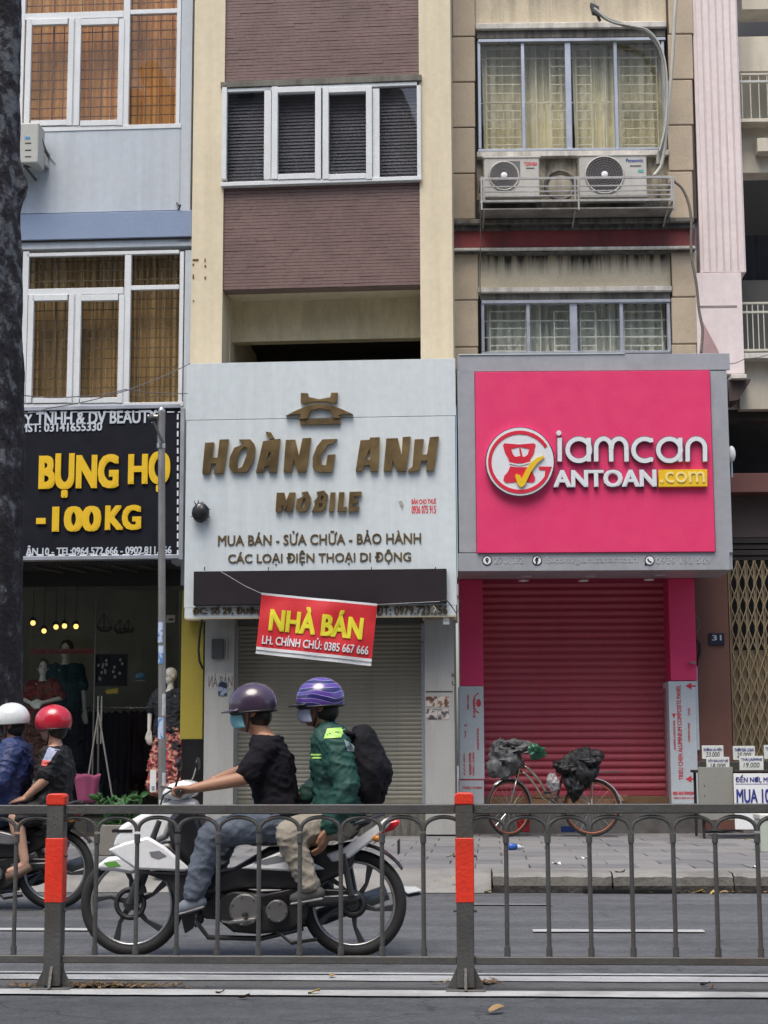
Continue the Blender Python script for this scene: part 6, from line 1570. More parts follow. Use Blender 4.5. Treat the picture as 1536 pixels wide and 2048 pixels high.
def crumple(name, label, cat, pl, c, r, m, seed, amp=.35, cuts=None, extra=None, group=None):
    t = thing(name, label, cat, pl, group)
    for i, (cc, rr) in enumerate([(c, r)]+(extra or [])):
        mb = MB().ell(cc, rr, 48, 32); C = Vector(cc)
        V = []
        for v in mb.v:
            d = Vector(v)-C; n_ = Vector((d.x/rr[0], d.y/rr[1], d.z/rr[2]))
            a_ = abs(mnoise.noise(n_*1.7+Vector((seed+i*5, 0, 0)))); b_ = abs(mnoise.noise(n_*4.3+Vector((0, seed, 0)))); e_ = mnoise.noise(n_*.9+Vector((0, 0, seed)))
            g_ = abs(mnoise.noise(Vector((n_.x*5, n_.y*5, n_.z*2.2))+Vector((seed*2, 3, 0))))
            V.append(tuple(C+d*(1+amp*(e_*1.2-a_*1.3-b_*.5-g_*.8+.45))))
        mb.v = V; mb.build('sheet' if i else 'bundle', m, t, smooth='auto')
    return t
grp = mat('grey_plastic_sheet', (.07, .073, .077), .6, var=.3, vs_=7, bump=.6, bs=14); blp = mat('black_plastic_bag', (.013, .013, .015), .55, spec=.3, var=.2, bump=.4, bs=14)
crumple('bag', 'crumpled grey plastic sheet bundled over the bicycle handlebar', 'bag', PY, Q(1010, 1520, -.02), (.20, .16, .20), grp, 3, .38, extra=[(Q(1030, 1494, 0), (.22, .16, .09)), (Q(1000, 1505, .05), (.12, .14, .15)), (Q(1048, 1492, .02), (.17, .12, .06))])
crumple('bag', 'small dark green plastic bag hanging from the right end of the handlebar', 'bag', PY, Q(1073, 1505, -.22), (.10, .07, .09), mat('green_plastic', (.012, .09, .045), .3, var=.5, vs_=12, bump=.5, bs=14), 8, .45)
crumple('bag', 'black plastic bag draped over the bicycle saddle and rear rack', 'bag', PY, Q(1164, 1540, -.02), (.20, .17, .24), blp, 12, .30, extra=[(Q(1150, 1572, -.06), (.12, .14, .17)), (Q(1178, 1520, 0), (.17, .17, .12)), (Q(1135, 1535, -.05), (.16, .13, .10))])
crumple('bag', 'pale plastic bag tied to the bicycle frame below the saddle', 'bag', PY, Q(1106, 1566, -.03), (.07, .06, .11), mat('pale_plastic', (.36, .34, .35), .4, var=.15, vs_=9), 5, .35)
t = thing('basket', 'small red plastic basket on the pavement by the bicycle front wheel', 'basket', PY)
a, b, z0, z1 = PY.rect(1034, 1640, 1059, 1664, .35); rdp = mat('red_plastic', (.45, .02, .03), .4)
MB().box(a, b, .28, .45, z0, z1).build('tub', rdp, t, .01); MB().box(a-.008, b+.008, .27, .46, z1-.02, z1+.005).build('rim', rdp, t, .004)
for k in range(5):
    u = a+(b-a)*(k+.5)/5; MB().box(u-.005, u+.005, .274, .28, z0+.02, z1-.03).build('rib', rdp, t)
t = thing('tray', 'flat blue plastic tray on the pavement under the bicycle', 'tray', PY)
a, b, z0, z1 = PY.rect(1122, 1653, 1149, 1664, .35); bdp = mat('blue_plastic', (.02, .05, .22), .4)
MB().box(a, b, .28, .42, z0, z0+.02).build('base', bdp, t, .004)
for (x0, x1, y0, y1) in ((a, b, .28, .29), (a, b, .41, .42), (a, a+.01, .29, .41), (b-.01, b, .29, .41)): MB().box(x0, x1, y0, y1, z0+.02, z1).build('side', bdp, t)
t = thing('wood_scrap', 'brown wooden scraps lying on the step behind the bicycle', 'wood', PY)
wdm = mat('old_wood', (.20, .11, .06), .85, var=.3, vs_=6); zt0 = PY.uv(1200, 1606, .95)[1]
for i, (x0, x1, y, h_) in enumerate(((1060, 1240, 1603, .03), (1225, 1255, 1598, .05), (1070, 1110, 1592, .03))):
    a, b, z, _ = PY.rect(x0, y, x1, y, .95); o = MB().box(a, b, .88+.04*i, .95+.04*i, z-.03, z+h_).build('board', wdm, t, .004)
t = thing('broken_chip', 'pale brown broken pot shard at the right end of the step', 'shard', PY)
MB().ngon_prism([PY.uv(*q) for q in ((1236, 1604), (1244, 1588), (1252, 1592), (1260, 1605))], .80, .84).build('shard', mat('pale_clay', (.30, .22, .17), .8), t)

# ------------------------------------------------------------------ tea stall at the right edge
PT = Plane(1450, 19.7, 2.5)
sl = thing('stall_table', 'dark display table with a grey board front, at the right edge', 'table', PT)
pbox(PT, 1398, 1534, 1467, 1640, 0, .02, mat('grey_board', (.235, .235, .21), .8, var=.06), 'front_board', sl, .003)
for yy_ in (1570, 1590): pbox(PT, 1408, yy_, 1410, yy_+3, -.003, 0, joint, 'screw', sl, 0)
a, b, z0, z1 = PT.rect(1399, 1540, 1620, 1640, .03)
MB().box(a, b, .03, .75, z1-.03, z1).build('table_top', mat('dark_wood_top', (.03, .022, .018), .7), sl, .004)
for u in (a+.03, b-.05):
    for d_ in (.06, .7): MB().box(u, u+.03, d_, d_+.03, KZ, z1-.03).build('leg', mat('dark_wood_top', (0, 0, 0)), sl)
navy = mat('navy_ink', (.03, .035, .22), .5); inkb = mat('black_ink', (.02, .02, .03), .5)
bb_ = thing('banner', 'white board with large navy lettering in front of the tea stall', 'sign', PT)
pbox(PT, 1469, 1547, 1600, 1659, -.06, -.03, white, 'board', bb_, .003)
pbox(PT, 1471, 1567.5, 1600, 1568.5, -.062, -.06, navy, 'rule', bb_, 0)
text(PT, 'ĐẾN NƠI, MUA ĐI', (1471, 1549, 1566, 1566), -.064, .003, navy, bb_, off=.03)
text(PT, 'MUA 10', (1473, 1578, 1540, 1606), -.064, .003, navy, bb_, letters=True, name='letter', off=.035)
text(PT, 'TẶNG 1', (1545, 1578, 1594, 1606), -.064, .003, navy, bb_, off=.03)
cardm = mat('price_card', (.60, .63, .60), .6, var=.04)
for i, (q, l1, l2, dep, lab) in enumerate((((1404, 1491, 1447, 1518), 'ĐƯỜNG LÀI MIẾN', '23.000', .35, 'white price card reading 23.000, back row left above the grey board'),
        ((1466, 1492, 1510, 1520), 'THƠM ĐÀI LOAN', '25.000', .35, 'white price card reading 25.000, back row before the scissor gate'),
        ((1528, 1490, 1572, 1518), 'TRÀ SEN', '30.000', .35, 'white price card cut by the right edge of the photo, back row'),
        ((1413, 1514, 1459, 1541), 'CỐT ĐÀU HẠT DẺ', '18.000', .10, 'white price card reading 18.000, front row above the grey board'),
        ((1479, 1512, 1527, 1545), 'THÁI JASMINE', '19.000', .10, 'white price card reading 19.000, front row above the navy lettering'))):
    t = thing('price_card', lab, 'price card', PT, 'price cards on the tea stall')
    pbox(PT, *q, dep, dep+.006, cardm, 'card', t, .002)
    w_ = q[2]-q[0]
    text(PT, l1, (q[0]+3, q[1]+3, q[2]-3, q[1]+11), dep-.003, .002, navy, t, off=.03)
    text(PT, l2, (q[0]+8, q[1]+13, q[2]-8, q[1]+23), dep-.003, .002, inkb, t, off=0, shear=.15)
    u0, u1, z0, z1 = PT.rect(q[0]-3, q[3], q[2]+4, q[3]+9, dep)
    MB().box(u0, u1, dep+.006, dep+.20, PT.rect(0, 0, 1, 1, 0)[0]*0+z0-.12, z0+.03).build('tea_tin', mat('olive_tin', (.12, .14, .09) if i % 2 else (.05, .05, .04), .4), t, .006)
t = thing('foam_box', 'pale green white foam box on the pavement at the right edge', 'box', PT)
PT2 = Plane(1450, 17.0, 2.5); t.location = PT2.o; t.rotation_euler = (0, 0, -PT2.a)
pbox(PT2, 1522, 1640, 1600, 1716, 0, .4, mat('pale_green_foam', (.42, .47, .40), .8, var=.05), 'box', t, .015); pbox(PT2, 1520, 1628, 1602, 1640, -.012, .41, mat('foam_white', (.55, .57, .52), .8), 'lid', t, .012)

# ------------------------------------------------------------------ shop window figures and goods
def mannequin(label, pl, d, hp, s, topm, lowm, hairc, pose, seated=False):
    t = thing('mannequin', label, 'mannequin', pl, 'mannequins of the clothes shop')
    P = lambda x, y, dd=0.0: pl.pt(x, y, d)+Vector((0, dd, 0))
    hd = P(*hp); fw = pose['fw']; U = lambda x, z, y=0.0: hd+Vector((x*s, y*s, (z+.05)*s))
    neck = U(0, -.17); up_ = U(0, -.26); ch_ = U(0, -.40); wa = U(0, -.60); pe = U(0, -.80)
    ch = []
    for q in (-1, 0, 1):
        ch.append([(U(.12*q*.7, -.28), .055*s), (U(.10*q, -.40), .085*s), (U(.075*q, -.60), .075*s), (U(.10*q, -.80), .09*s)])
    ch.append([(up_, .055*s), (neck, .042*s), (hd-Vector((0, 0, .05*s)), .042*s)])
    for q, (e, w_, hdir) in zip((-1, 1), pose['arms']):
        sh = U(.175*q, -.29); E = U(*e); W = U(*w_)
        ch.append([(U(.1*q, -.28), .055*s), (sh, .046*s), (E, .034*s), (W, .024*s)]); ch += hand_rest(W, hdir, (0, -1, .1) if abs(hdir[1]) < .8 else (0, 0, 1), .3)
    for q in (-1, 1):
        ch.append([(U(.09*q, -.85), .085*s), (U(.09*q, -1.25), .052*s), (U(.09*q, -1.65, .02), .035*s)]); ch.append([(U(.09*q, -1.65), .032*s), (U(.09*q, -1.69, -.12), .026*s)])
    b_ = organic('body', ch, head_parts(hd, fw, s*.95), .009, mannq, t, 2)
    if hairc:
        f, sd_, u_ = frame_of(fw)
        A = Matrix((f, sd_, u_)).transposed()
        MB().ell(hd-f*.03*s+u_*.035*s, (.10*s, .092*s, .10*s), 18, 12, A, zmin=-.55).build('wig', hairc, t, smooth=True)
    eyes(hd, fw, b_, s*.95)
    tp = []
    for q in (-1, 0, 1): tp.append([(U(.13*q, -.28), .068*s), (U(.115*q, -.42), .105*s), (U(.095*q, -.60), .098*s), (U(.11*q, -.74), .115*s)])
    for q, (e, w_, hdir) in zip((-1, 1), pose['arms']):
        sh = U(.175*q, -.29); E = U(*e); tp.append([(U(.1*q, -.28), .065*s), (sh, .064*s), (sh.lerp(E, .85), .068*s)])
    organic('blouse', tp, [], .012, topm, t, 3, .014, 10, 3, [(neck-Vector((0, 0, .035*s)), Vector((0, -.35, 1)).normalized())])
    sk = []
    for q in (-1, 0, 1): sk.append([(U(.09*q, -.76), .09*s), (U(.12*q, -1.0), .12*s), (U(.17*q, -1.5), .13*s)])
    organic('skirt', sk, [], .013, lowm, t, 3, .03, 8, 7)
    bz = 0.33
    MB().tube([(hd.x, hd.y, bz+.002), (hd.x, hd.y, bz+.03)], .18*s, 24).build('base_plate', steel, t)
    MB().tube([(hd.x, hd.y+.02, bz+.03), (hd.x, hd.y+.02, U(0, -1.5).z)], .012, 8).build('pole', steel, t)
    return t
flor = band_mat('red_floral_cloth', [(.02, .02, .03), (.30, .04, .05), (.55, .36, .25), (.35, .05, .06)], None, scale=9, kind='NOISE', cut=.45, rough=.8)
mannequin('bald mannequin in black blouse and red floral skirt beside the yellow pier', PL, 0.30, (341, 1352), .93, mat('black_blouse', (.014, .016, .022), .8), flor, None,
          dict(fw=(-.75, -.65, -.05), arms=[((-.27, -.52), (-.27, -.80, -.03), (0.05, 0, -1)), ((.25, -.52), (.27, -.78, -.03), (0, 0, -1))]))
mannequin('mannequin with short brown wig, red blouse and folded hands, in the shop window', PL, 1.25, (86, 1335), .92, band_mat('dark_red_print', [(.12, .012, .012), (.30, .03, .02), (.10, .05, .02)], None, scale=12, kind='NOISE', cut=.5, rough=.8), mat('brown_skirt', (.10, .035, .02), .8), mat('brown_wig', (.12, .075, .035), .7, bump=.8, bs=40),
          dict(fw=(.25, -.95, -.1), arms=[((-.24, -.50, -.08), (-.06, -.58, -.26), (.4, -.3, -.1)), ((.30, -.48, -.06), (.06, -.56, -.26), (-1, -.2, -.05))]))
mannequin('tall mannequin in dark teal blouse standing behind the red one', PL, 1.9, (132, 1300), 1.05, mat('dark_teal_blouse', (.008, .045, .05), .8), mat('black_skirt', (.01, .01, .012), .8), mat('dark_wig', (.03, .02, .015), .7, bump=.8, bs=40),
          dict(fw=(.1, -.97, -.1), arms=[((-.25, -.55), (-.25, -.85, -.03), (0, 0, -1)), ((.24, -.55), (.27, -.85, -.03), (.02, 0, -1))]))
# pendant lamps, the lit ones of the photo
warm = mat('warm_bulb', (1.0, .60, .16), .3, emit=1.2)
for i, (x, y, d) in enumerate(((66, 1246, 1.6), (112, 1254, 2.0), (129, 1252, 2.2), (152, 1253, 1.8), (88, 1262, 2.6))):
    t = thing('pendant_lamp', ['lit pendant lamp nearest the tree trunk in the shop', 'lit pendant lamp, third from the left in the shop', 'lit pendant lamp, fourth from the left in the shop', 'rightmost lit pendant lamp in the shop', 'lowest and smallest lit pendant lamp in the shop'][i], 'lamp', PL, 'pendant lamps in the clothes shop')
    p = PL.pt(x, y, d)
    MB().ell(p, (.034, .034, .034), 12, 8).build('bulb', warm, t, smooth=True)
    MB().tube([p+Vector((0, 0, .03)), p+Vector((0, 0, .08))], [.06, .02], 12).build('shade', black, t, smooth='auto')
    MB().tube([p+Vector((0, 0, .08)), (p.x, p.y, zcb)], .004, 5).build('cord', black, t)
# wall of goods
rk = thing('clothes_rack', 'long rack of dark red and black garments in the shop', 'clothes rack', PL)
ga = [mat('garment_%s' % n, c, .9) for n, c in (('black', (.014, .013, .015)), ('maroon', (.07, .008, .012)), ('plum', (.035, .010, .02)), ('charcoal', (.03, .03, .033)), ('navy', (.012, .014, .035)))]
r = random.Random(4)
z_b = zf+1.45
a, b = PL.uv(70, 1400, 2.6)[0], PL.uv(330, 1400, 2.6)[0]
MB().tube([(a, 2.6, z_b), (b, 2.6, z_b)], .015, 8).build('bar', steel, rk)
for u in (a+.05, b-.05): MB().tube([(u, 2.6, zf), (u, 2.6, z_b)], .015, 8).build('post', steel, rk)
u = a+.1; ph = 0
while u < b-.1:
    w_ = r.uniform(.09, .16); h_ = r.uniform(.95, 1.25); ph += 1
    def fn(s, v, u=u, w_=w_, h_=h_, ph=ph): return (u+w_*(s-.5)*(1+.2*(1-v)), 2.6+.05*math.sin(s*9+ph)+.01*math.sin(v*6), z_b-.04-h_*(1-v)-.05*abs(s-.5)*2*v)
    MB().grid(fn, 8, 4).build('garment', ga[r.randrange(5)], rk, smooth=True, fix=False); u += w_*.8
jb = thing('display_board', 'black board pinned with small jewellery in the shop', 'display board', PL)
pbox(PL, 188, 1308, 254, 1372, 1.4, 1.43, mat('black_felt', (.010, .010, .012), .95), 'board', jb, .004)
for i in range(16):
    p = PL.pt(r.uniform(196, 248), r.uniform(1314, 1360), 1.39); MB().ell(p, (.018, .008, .022), 8, 6).build('trinket', mat('pearl', (.40, .38, .36), .3), jb, smooth=True)
for i, (x, y, w_, h_) in enumerate(((208, 1241, 30, 28), (240, 1249, 26, 20), (257, 1248, 20, 18))):
    t = thing('ship_ornament', ['wire sailing ship ornament, largest, on the shop wall', 'wire sailing ship ornament in the middle of three on the shop wall', 'wire sailing ship ornament nearest the lamp pole on the shop wall'][i], 'ornament', PL, 'sailing ship ornaments on the shop wall')
    dk_ = mat('dark_wire', (.03, .03, .03), .5); A = lambda q, s_: PL.pt(q, s_, 2.2)
    MB().tube([A(x-w_/2, y+h_/2), A(x, y-h_/2), A(x+w_/2, y+h_/2), A(x-w_/2, y+h_/2)], .012, 5).build('sail', dk_, t)
    MB().tube([A(x, y-h_/2), A(x, y+h_/2+3)], .010, 5).build('mast', dk_, t); MB().tube([A(x-w_*.4, y+h_/2), A(x-w_*.2, y+h_/2+6), A(x+w_*.3, y+h_/2+6), A(x+w_/2, y+h_/2)], .02, 6).build('hull', dk_, t)
t = thing('price_tag', 'small white tag pinned on the glass right of the lamp pole', 'tag', PL)
pbox(PL, 332, 1230, 350, 1245, gd-.02, gd-.012, mat('dull_white_tag', (.42, .42, .38), .7), 'tag', t, .001)
pbox(PL, 337, 1237, 347, 1241, gd-.024, gd-.021, joint, 'print', t, 0)
t = thing('fish_ornament', 'yellow fish ornament hanging in the shop', 'ornament', PL)
MB().ngon_prism([PL.uv(*q, .9) for q in ((210, 1382), (216, 1378), (228, 1378), (236, 1376), (235, 1388), (228, 1387), (214, 1388))], .9, .92).build('fish', mat('dull_yellow', (.42, .30, .02), .6), t)
MB().tube([PL.pt(222, 1378, .91), PL.pt(222, 1300, .91)], .003, 4).build('string', black, t)
t = thing('cap', 'blue and white cap hanging in the shop', 'cap', PL)
MB().ell(PL.pt(281, 1356, 1.0), (.075, .06, .07), 16, 8, zmin=-.1).build('crown', mat('blue_cap', (.10, .26, .38), .8), t, smooth=True)
MB().ell(PL.pt(281, 1362, .92), (.07, .07, .012), 14, 6).build('peak', mat('cap_white', (.3, .33, .35), .8), t, smooth=True)
t = thing('window_band', 'red lettered band across the inside of the shop glass', 'sign', PL)
pbox(PL, 62, 1298, 187, 1308, gd+.03, gd+.034, mat('dull_red_band', (.20, .022, .015), .6), 'band', t, 0)
text(PL, 'THỜI TRANG BEAUTY', (66, 1299, 183, 1307), gd+.027, .002, mat('dim_red_letter', (.07, .012, .01), .6), t, off=.03)
# easel, pink bag, planter with green plant
ea = thing('clothes_easel', 'thin folding stand in front of the shop glass', 'stand', PL)
for (x, y, d) in ((169, 1600, -.5), (226, 1604, -.5), (196, 1600, .1)): MB().tube([PL.pt(197, 1425, -.25), PL.pt(x, y, d)], .011, 6).build('leg', mat('dull_stand', (.13, .12, .11), .5), ea)
t = thing('bag', 'pink cloth bag hanging open behind the red banded post', 'bag', PL)
def fn(u, v):
    a_ = 2*math.pi*u; w_ = .10+.06*v; c = PL.pt(173, 1605, -.7); return (c.x+w_*math.cos(a_), c.y+.10*(.7+.3*v)*math.sin(a_)+.01*math.sin(u*40), c.z+.32*v+.015*math.sin(a_*3)*v)
MB().grid(fn, 36, 8).build('cloth', mat('pink_cloth', (.24, .045, .11), .8, bump=.3), t, smooth=True, fix=False, solid=.004)
MB().tube([PL.pt(156, 1556, -.7), PL.pt(172, 1552, -.7), PL.pt(196, 1556, -.7)], .008, 6).build('handle', mat('pink_cloth', (0, 0, 0)), t, smooth=True)
PP = Plane(230, 16.6, 3.5)
pt_ = thing('planter', 'beige concrete planter on the pavement behind the white motorcycle', 'planter', PP)
a, b, z0, z1 = PP.rect(188, 1650, 296, 1704, 0); z0 = KZ
bc = mat('beige_concrete', (.27, .25, .215), .9, var=.15, bump=.3)
for q in ((a, b, 0, .05), (a, b, .45, .5), (a, a+.05, .05, .45), (b-.05, b, .05, .45)): MB().box(*q, z0, z1).build('side', bc, pt_, .008)
MB().box(a+.05, b-.05, .05, .45, z0, z1-.05).build('soil', mat('soil', (.04, .03, .02), 1), pt_)
pl_ = thing('potted_plant', 'low green leafy plant growing in the beige planter', 'plant', PP)
lf_ = mat('leaf_green', (.035, .12, .025), .6, var=.3, vs_=9)
r = random.Random(9); lme = []
for k in range(3):
    mb = MB()
    def fn(u, v, k=k): return ((u-.5)*.035*math.sin(math.pi*min(1, v*.96+.04))*1.6, .02*math.sin(v*2)+.004*abs(u-.5)*8, v*.11)
    mb.grid(fn, 2, 4); me = bpy.data.meshes.new('leaf'); me.from_pydata(mb.v, [], mb.f); me.materials.append(lf_); me.polygons.foreach_set('use_smooth', [True]*len(me.polygons)); lme.append(me)
for k in range(110):
    x = min(b-.15, max(a+.03, r.gauss(a+.12, .13))); y = r.uniform(.05, .45); h_ = r.uniform(0, .32)
    o = bpy.data.objects.new('leaf', lme[k % 3]); COL.objects.link(o); o.parent = pl_; o.location = (x, y, z1-.06+h_); s_ = r.uniform(.6, 1.15); o.scale = (s_, s_, s_); o.rotation_euler = (r.uniform(-1.3, 1.3), r.uniform(-1.3, 1.3), r.uniform(0, 6.3))
st2 = MB()
for k in range(14):
    x = r.uniform(a+.1, b-.1); st2.tube([(x, .25, z1-.06), (x+r.uniform(-.1, .1), r.uniform(.1, .4), z1+r.uniform(.1, .3))], .004, 4)
st2.build('stems', lf_, pl_)

# ------------------------------------------------------------------ street tree, lamp pole, cables, air conditioner on the left
PTr = Plane(-35, 14.9, 3.5)
tr = thing('tree', 'thick dark tree trunk with grey lichen patches at the left edge', 'tree', PTr)
base = PTr.uv(-35, 1600)[0]
tm = MB(); NZ, NA = 150, 72; r = random.Random(1)
H_ = 10.5
def trunk(i, j):
    z = KZ-.05+H_*i/NZ; a_ = 2*math.pi*j/NA
    edge = PTr.uv(60-(1-min(1, z/7.6))*-3, 0)[0]
    rad = .395-.012*z*.8+.28*math.exp(-z*2.2)
    rad += .05*mnoise.noise(Vector((math.cos(a_)*1.5, math.sin(a_)*1.5, z*.5)))+.018*mnoise.noise(Vector((math.cos(a_)*5, math.sin(a_)*5, z*2.2)))+.008*mnoise.noise(Vector((math.cos(a_)*14, math.sin(a_)*14, z*8)))
    kx = math.exp(-((z-6.25)/.16)**2-((a_-.2)/.5)**2)*.09; rad += kx
    return (base-.03-.19*(z/8)**1.1+rad*math.cos(a_), rad*math.sin(a_), z)
for i in range(NZ+1):
    for j in range(NA): tm.v.append(trunk(i, j))
for i in range(NZ):
    for j in range(NA): tm.f.append((i*NA+j, i*NA+(j+1) % NA, (i+1)*NA+(j+1) % NA, (i+1)*NA+j))
bk_ = bark_mat(); tm.build('trunk', bk_, tr, smooth=True)
top = Vector(trunk(NZ, 0)); cx_ = base-.28
for (dx, dy, dz, rr) in ((-.9, .3, 2.2, .22), (.7, -.5, 2.6, .2), (.1, .9, 2.0, .18)):
    c0 = Vector((cx_, 0, KZ+H_-.4)); MB().tube([c0, c0+Vector((dx*.4, dy*.4, dz*.5)), c0+Vector((dx, dy, dz))], [rr*1.3, rr, rr*.7], 14).build('limb', bk_, tr, smooth=True)
PO = Plane(325, 14.3, 3.5)
lp = thing('lamp_pole', 'slim grey steel pole with stickers standing on the pavement', 'pole', PO)
pm_ = mat('galvanised_pole', (.29, .285, .275), .45, metal=.6, var=.12, vs_=5, streak=.2, szs=(20, 20, 1), dirt_or_gloss=(.12, .11, .1))
u, zt_p = PO.uv(323, 824); ub = PO.uv(326, 1650)[0]; zm = PO.uv(325, 892)[1]
MB().tube([(ub, 0, KZ), (u, 0, zt_p)], [.034, .030], 18).build('shaft', pm_, lp, smooth='auto')
MB().tube([(u, 0, zm), (u, 0, zt_p)], .034, 18).build('sleeve', pm_, lp, smooth='auto')
MB().ell((u, 0, zt_p), (.033, .033, .05), 16, 10, zmin=0).build('cap', steel, lp, smooth='auto')
MB().tube([(u, 0, zm-.02), (u, 0, zm+.02)], .038, 18).build('clamp', steel, lp, smooth='auto')
MB().tube([PO.pt(303, 835, -.03), PO.pt(326, 886, -.03)], .012, 8).build('stay', mat('dark_iron', (.05, .05, .055), .6), lp)
MB().tube([PO.pt(296, 833, -.03), PO.pt(316, 833, -.03)], .018, 8).build('arm', pm_, lp)
MB().ell(PO.pt(303, 836, -.03), (.035, .03, .035), 12, 8).build('knuckle', mat('dark_iron', (.05, .05, .055), .6), lp, smooth=True)
MB().tube([(ub, 0, KZ), (ub, 0, KZ+.02)], .09, 16).build('base_plate', pm_, lp)
stb = band_mat('blue_sticker', [(.10, .22, .50), (.45, .55, .70)], None, scale=18, kind='NOISE', cut=.5, rough=.5); stw = mat('white_sticker', (.5, .52, .53), .6, var=.2, vs_=30)
for (y0, y1, a0, a1, m_) in ((1245, 1286, -150, -70, stb), (1292, 1328, -140, -60, stb), (1435, 1478, -160, -60, stb), (1388, 1432, -80, -20, stw), (1545, 1575, -80, -20, stw), (1600, 1620, -130, -60, stw)):
    z0, z1 = PO.uv(325, y1)[1], PO.uv(325, y0)[1]
    def fn(s, v): a_ = R_(a0+(a1-a0)*s); xx = ub+(u-ub)*((z0+z1)/2-KZ)/(zt_p-KZ); return (xx+.0345*math.cos(a_), .0345*math.sin(a_), z0+(z1-z0)*v)
    MB().grid(fn, 8, 1).build('sticker', m_, lp, smooth=True, fix=False)
nt_ = thing('notice', 'white paper notice tied to the lamp pole foot', 'notice', PO)
pbox(PO, 300, 1540, 312, 1584, .05, .054, white, 'paper', nt_, 0); pbox(PO, 303, 1572, 309, 1580, .046, .05, mat('grey_blue_mark', (.25, .3, .38), .6), 'mark', nt_, 0)
def cable(lab, pts, Y=15.5, r_=.006, m=None):
    P = [CP+ray(x, y)*(yy/ray(x, y).y) for (x, y, yy) in pts]; Q_ = []
    n = 12
    for i in range(len(P)-1):
        for k in range(n): t = k/n; q = P[i].lerp(P[i+1], t); Q_.append(q-Vector((0, 0, .02*math.sin(math.pi*t))))
    Q_.append(P[-1]); o = MB().tube(Q_, r_, 5).build('cable', m or mat('grey_wire', (.16, .16, .17), .6), None, smooth=True); return tag(o, lab, 'cable', 'thin cables crossing the pale blue house')
cable('thin cable rising from the trunk to the white sign top corner', [(40, 826, 17), (94, 817, 17.5), (250, 782, 18.8), (380, 727, 20.0)])
cable('thin level cable crossing the lower casements of the pale blue house', [(40, 790, 17), (156, 793, 18), (250, 779, 18.8), (375, 787, 20.0)])
cable('thin cable between the pink sign and the balcony at the right edge', [(1455, 728, 20.6), (1490, 717, 20.7), (1545, 706, 20.8)])
# white aircon on the left house, seen from the side
ax = thing('air_conditioner', 'white air conditioner unit on a bracket below the orange curtained window', 'air conditioner', PL)
wc2 = mat('grey_white_casing', (.42, .43, .40), .5, var=.04)
a, b, z0, z1 = PL.rect(46, 249, 80, 330, -.35)
cs = MB().box(a-.5, b, -.42, -.12, z0, z1).build('casing', wc2, ax, .02, seg=2)
for y_ in (285, 299, 312): pbox(PL, 50, y_, 62, y_+2, -.424, -.42, joint, 'vent_slot', ax, 0)
pbox(PL, 50, 273, 60, 278, -.424, -.42, mat('blue_badge', (.05, .25, .5), .5), 'badge', ax, 0)
MB().ngon_prism([PL.uv(x, y, -.1) for x, y in ((80, 303), (86, 304), (93, 312), (95, 333), (80, 331))], -.12, .0).build('pipe_cover', wc2, ax, .01)
MB().tube([PL.pt(82, 278, -.25), PL.pt(90, 300, -.1), PL.pt(97, 312, -.01)], .022, 8).build('pipe', mat('grey_cable', (.15, .13, .12), .7), ax, smooth=True)
MB().tube([PL.pt(50, 333, -.35), PL.pt(72, 360, -.02)], .016, 6).build('bracket', mat('dark_iron', (0, 0, 0)), ax); MB().tube([PL.pt(48, 333, -.38), PL.pt(88, 334, -.02)], .014, 6).build('bracket', mat('dark_iron', (0, 0, 0)), ax)
MB().tube([PL.pt(97, 312, -.01), PL.pt(111, 328, -.01)], .004, 5).build('drain', mat('grey_cable', (0, 0, 0)), ax)
t = thing('wall_hook', 'small metal hook low on the pale blue wall', 'hook', PL)
MB().tube([PL.pt(354, 406, -.0), PL.pt(357, 411, -.08), PL.pt(361, 410, -.08), PL.pt(357, 420, -.02)], .012, 6).build('hook', mat('dark_iron', (0, 0, 0)), t, smooth=True)

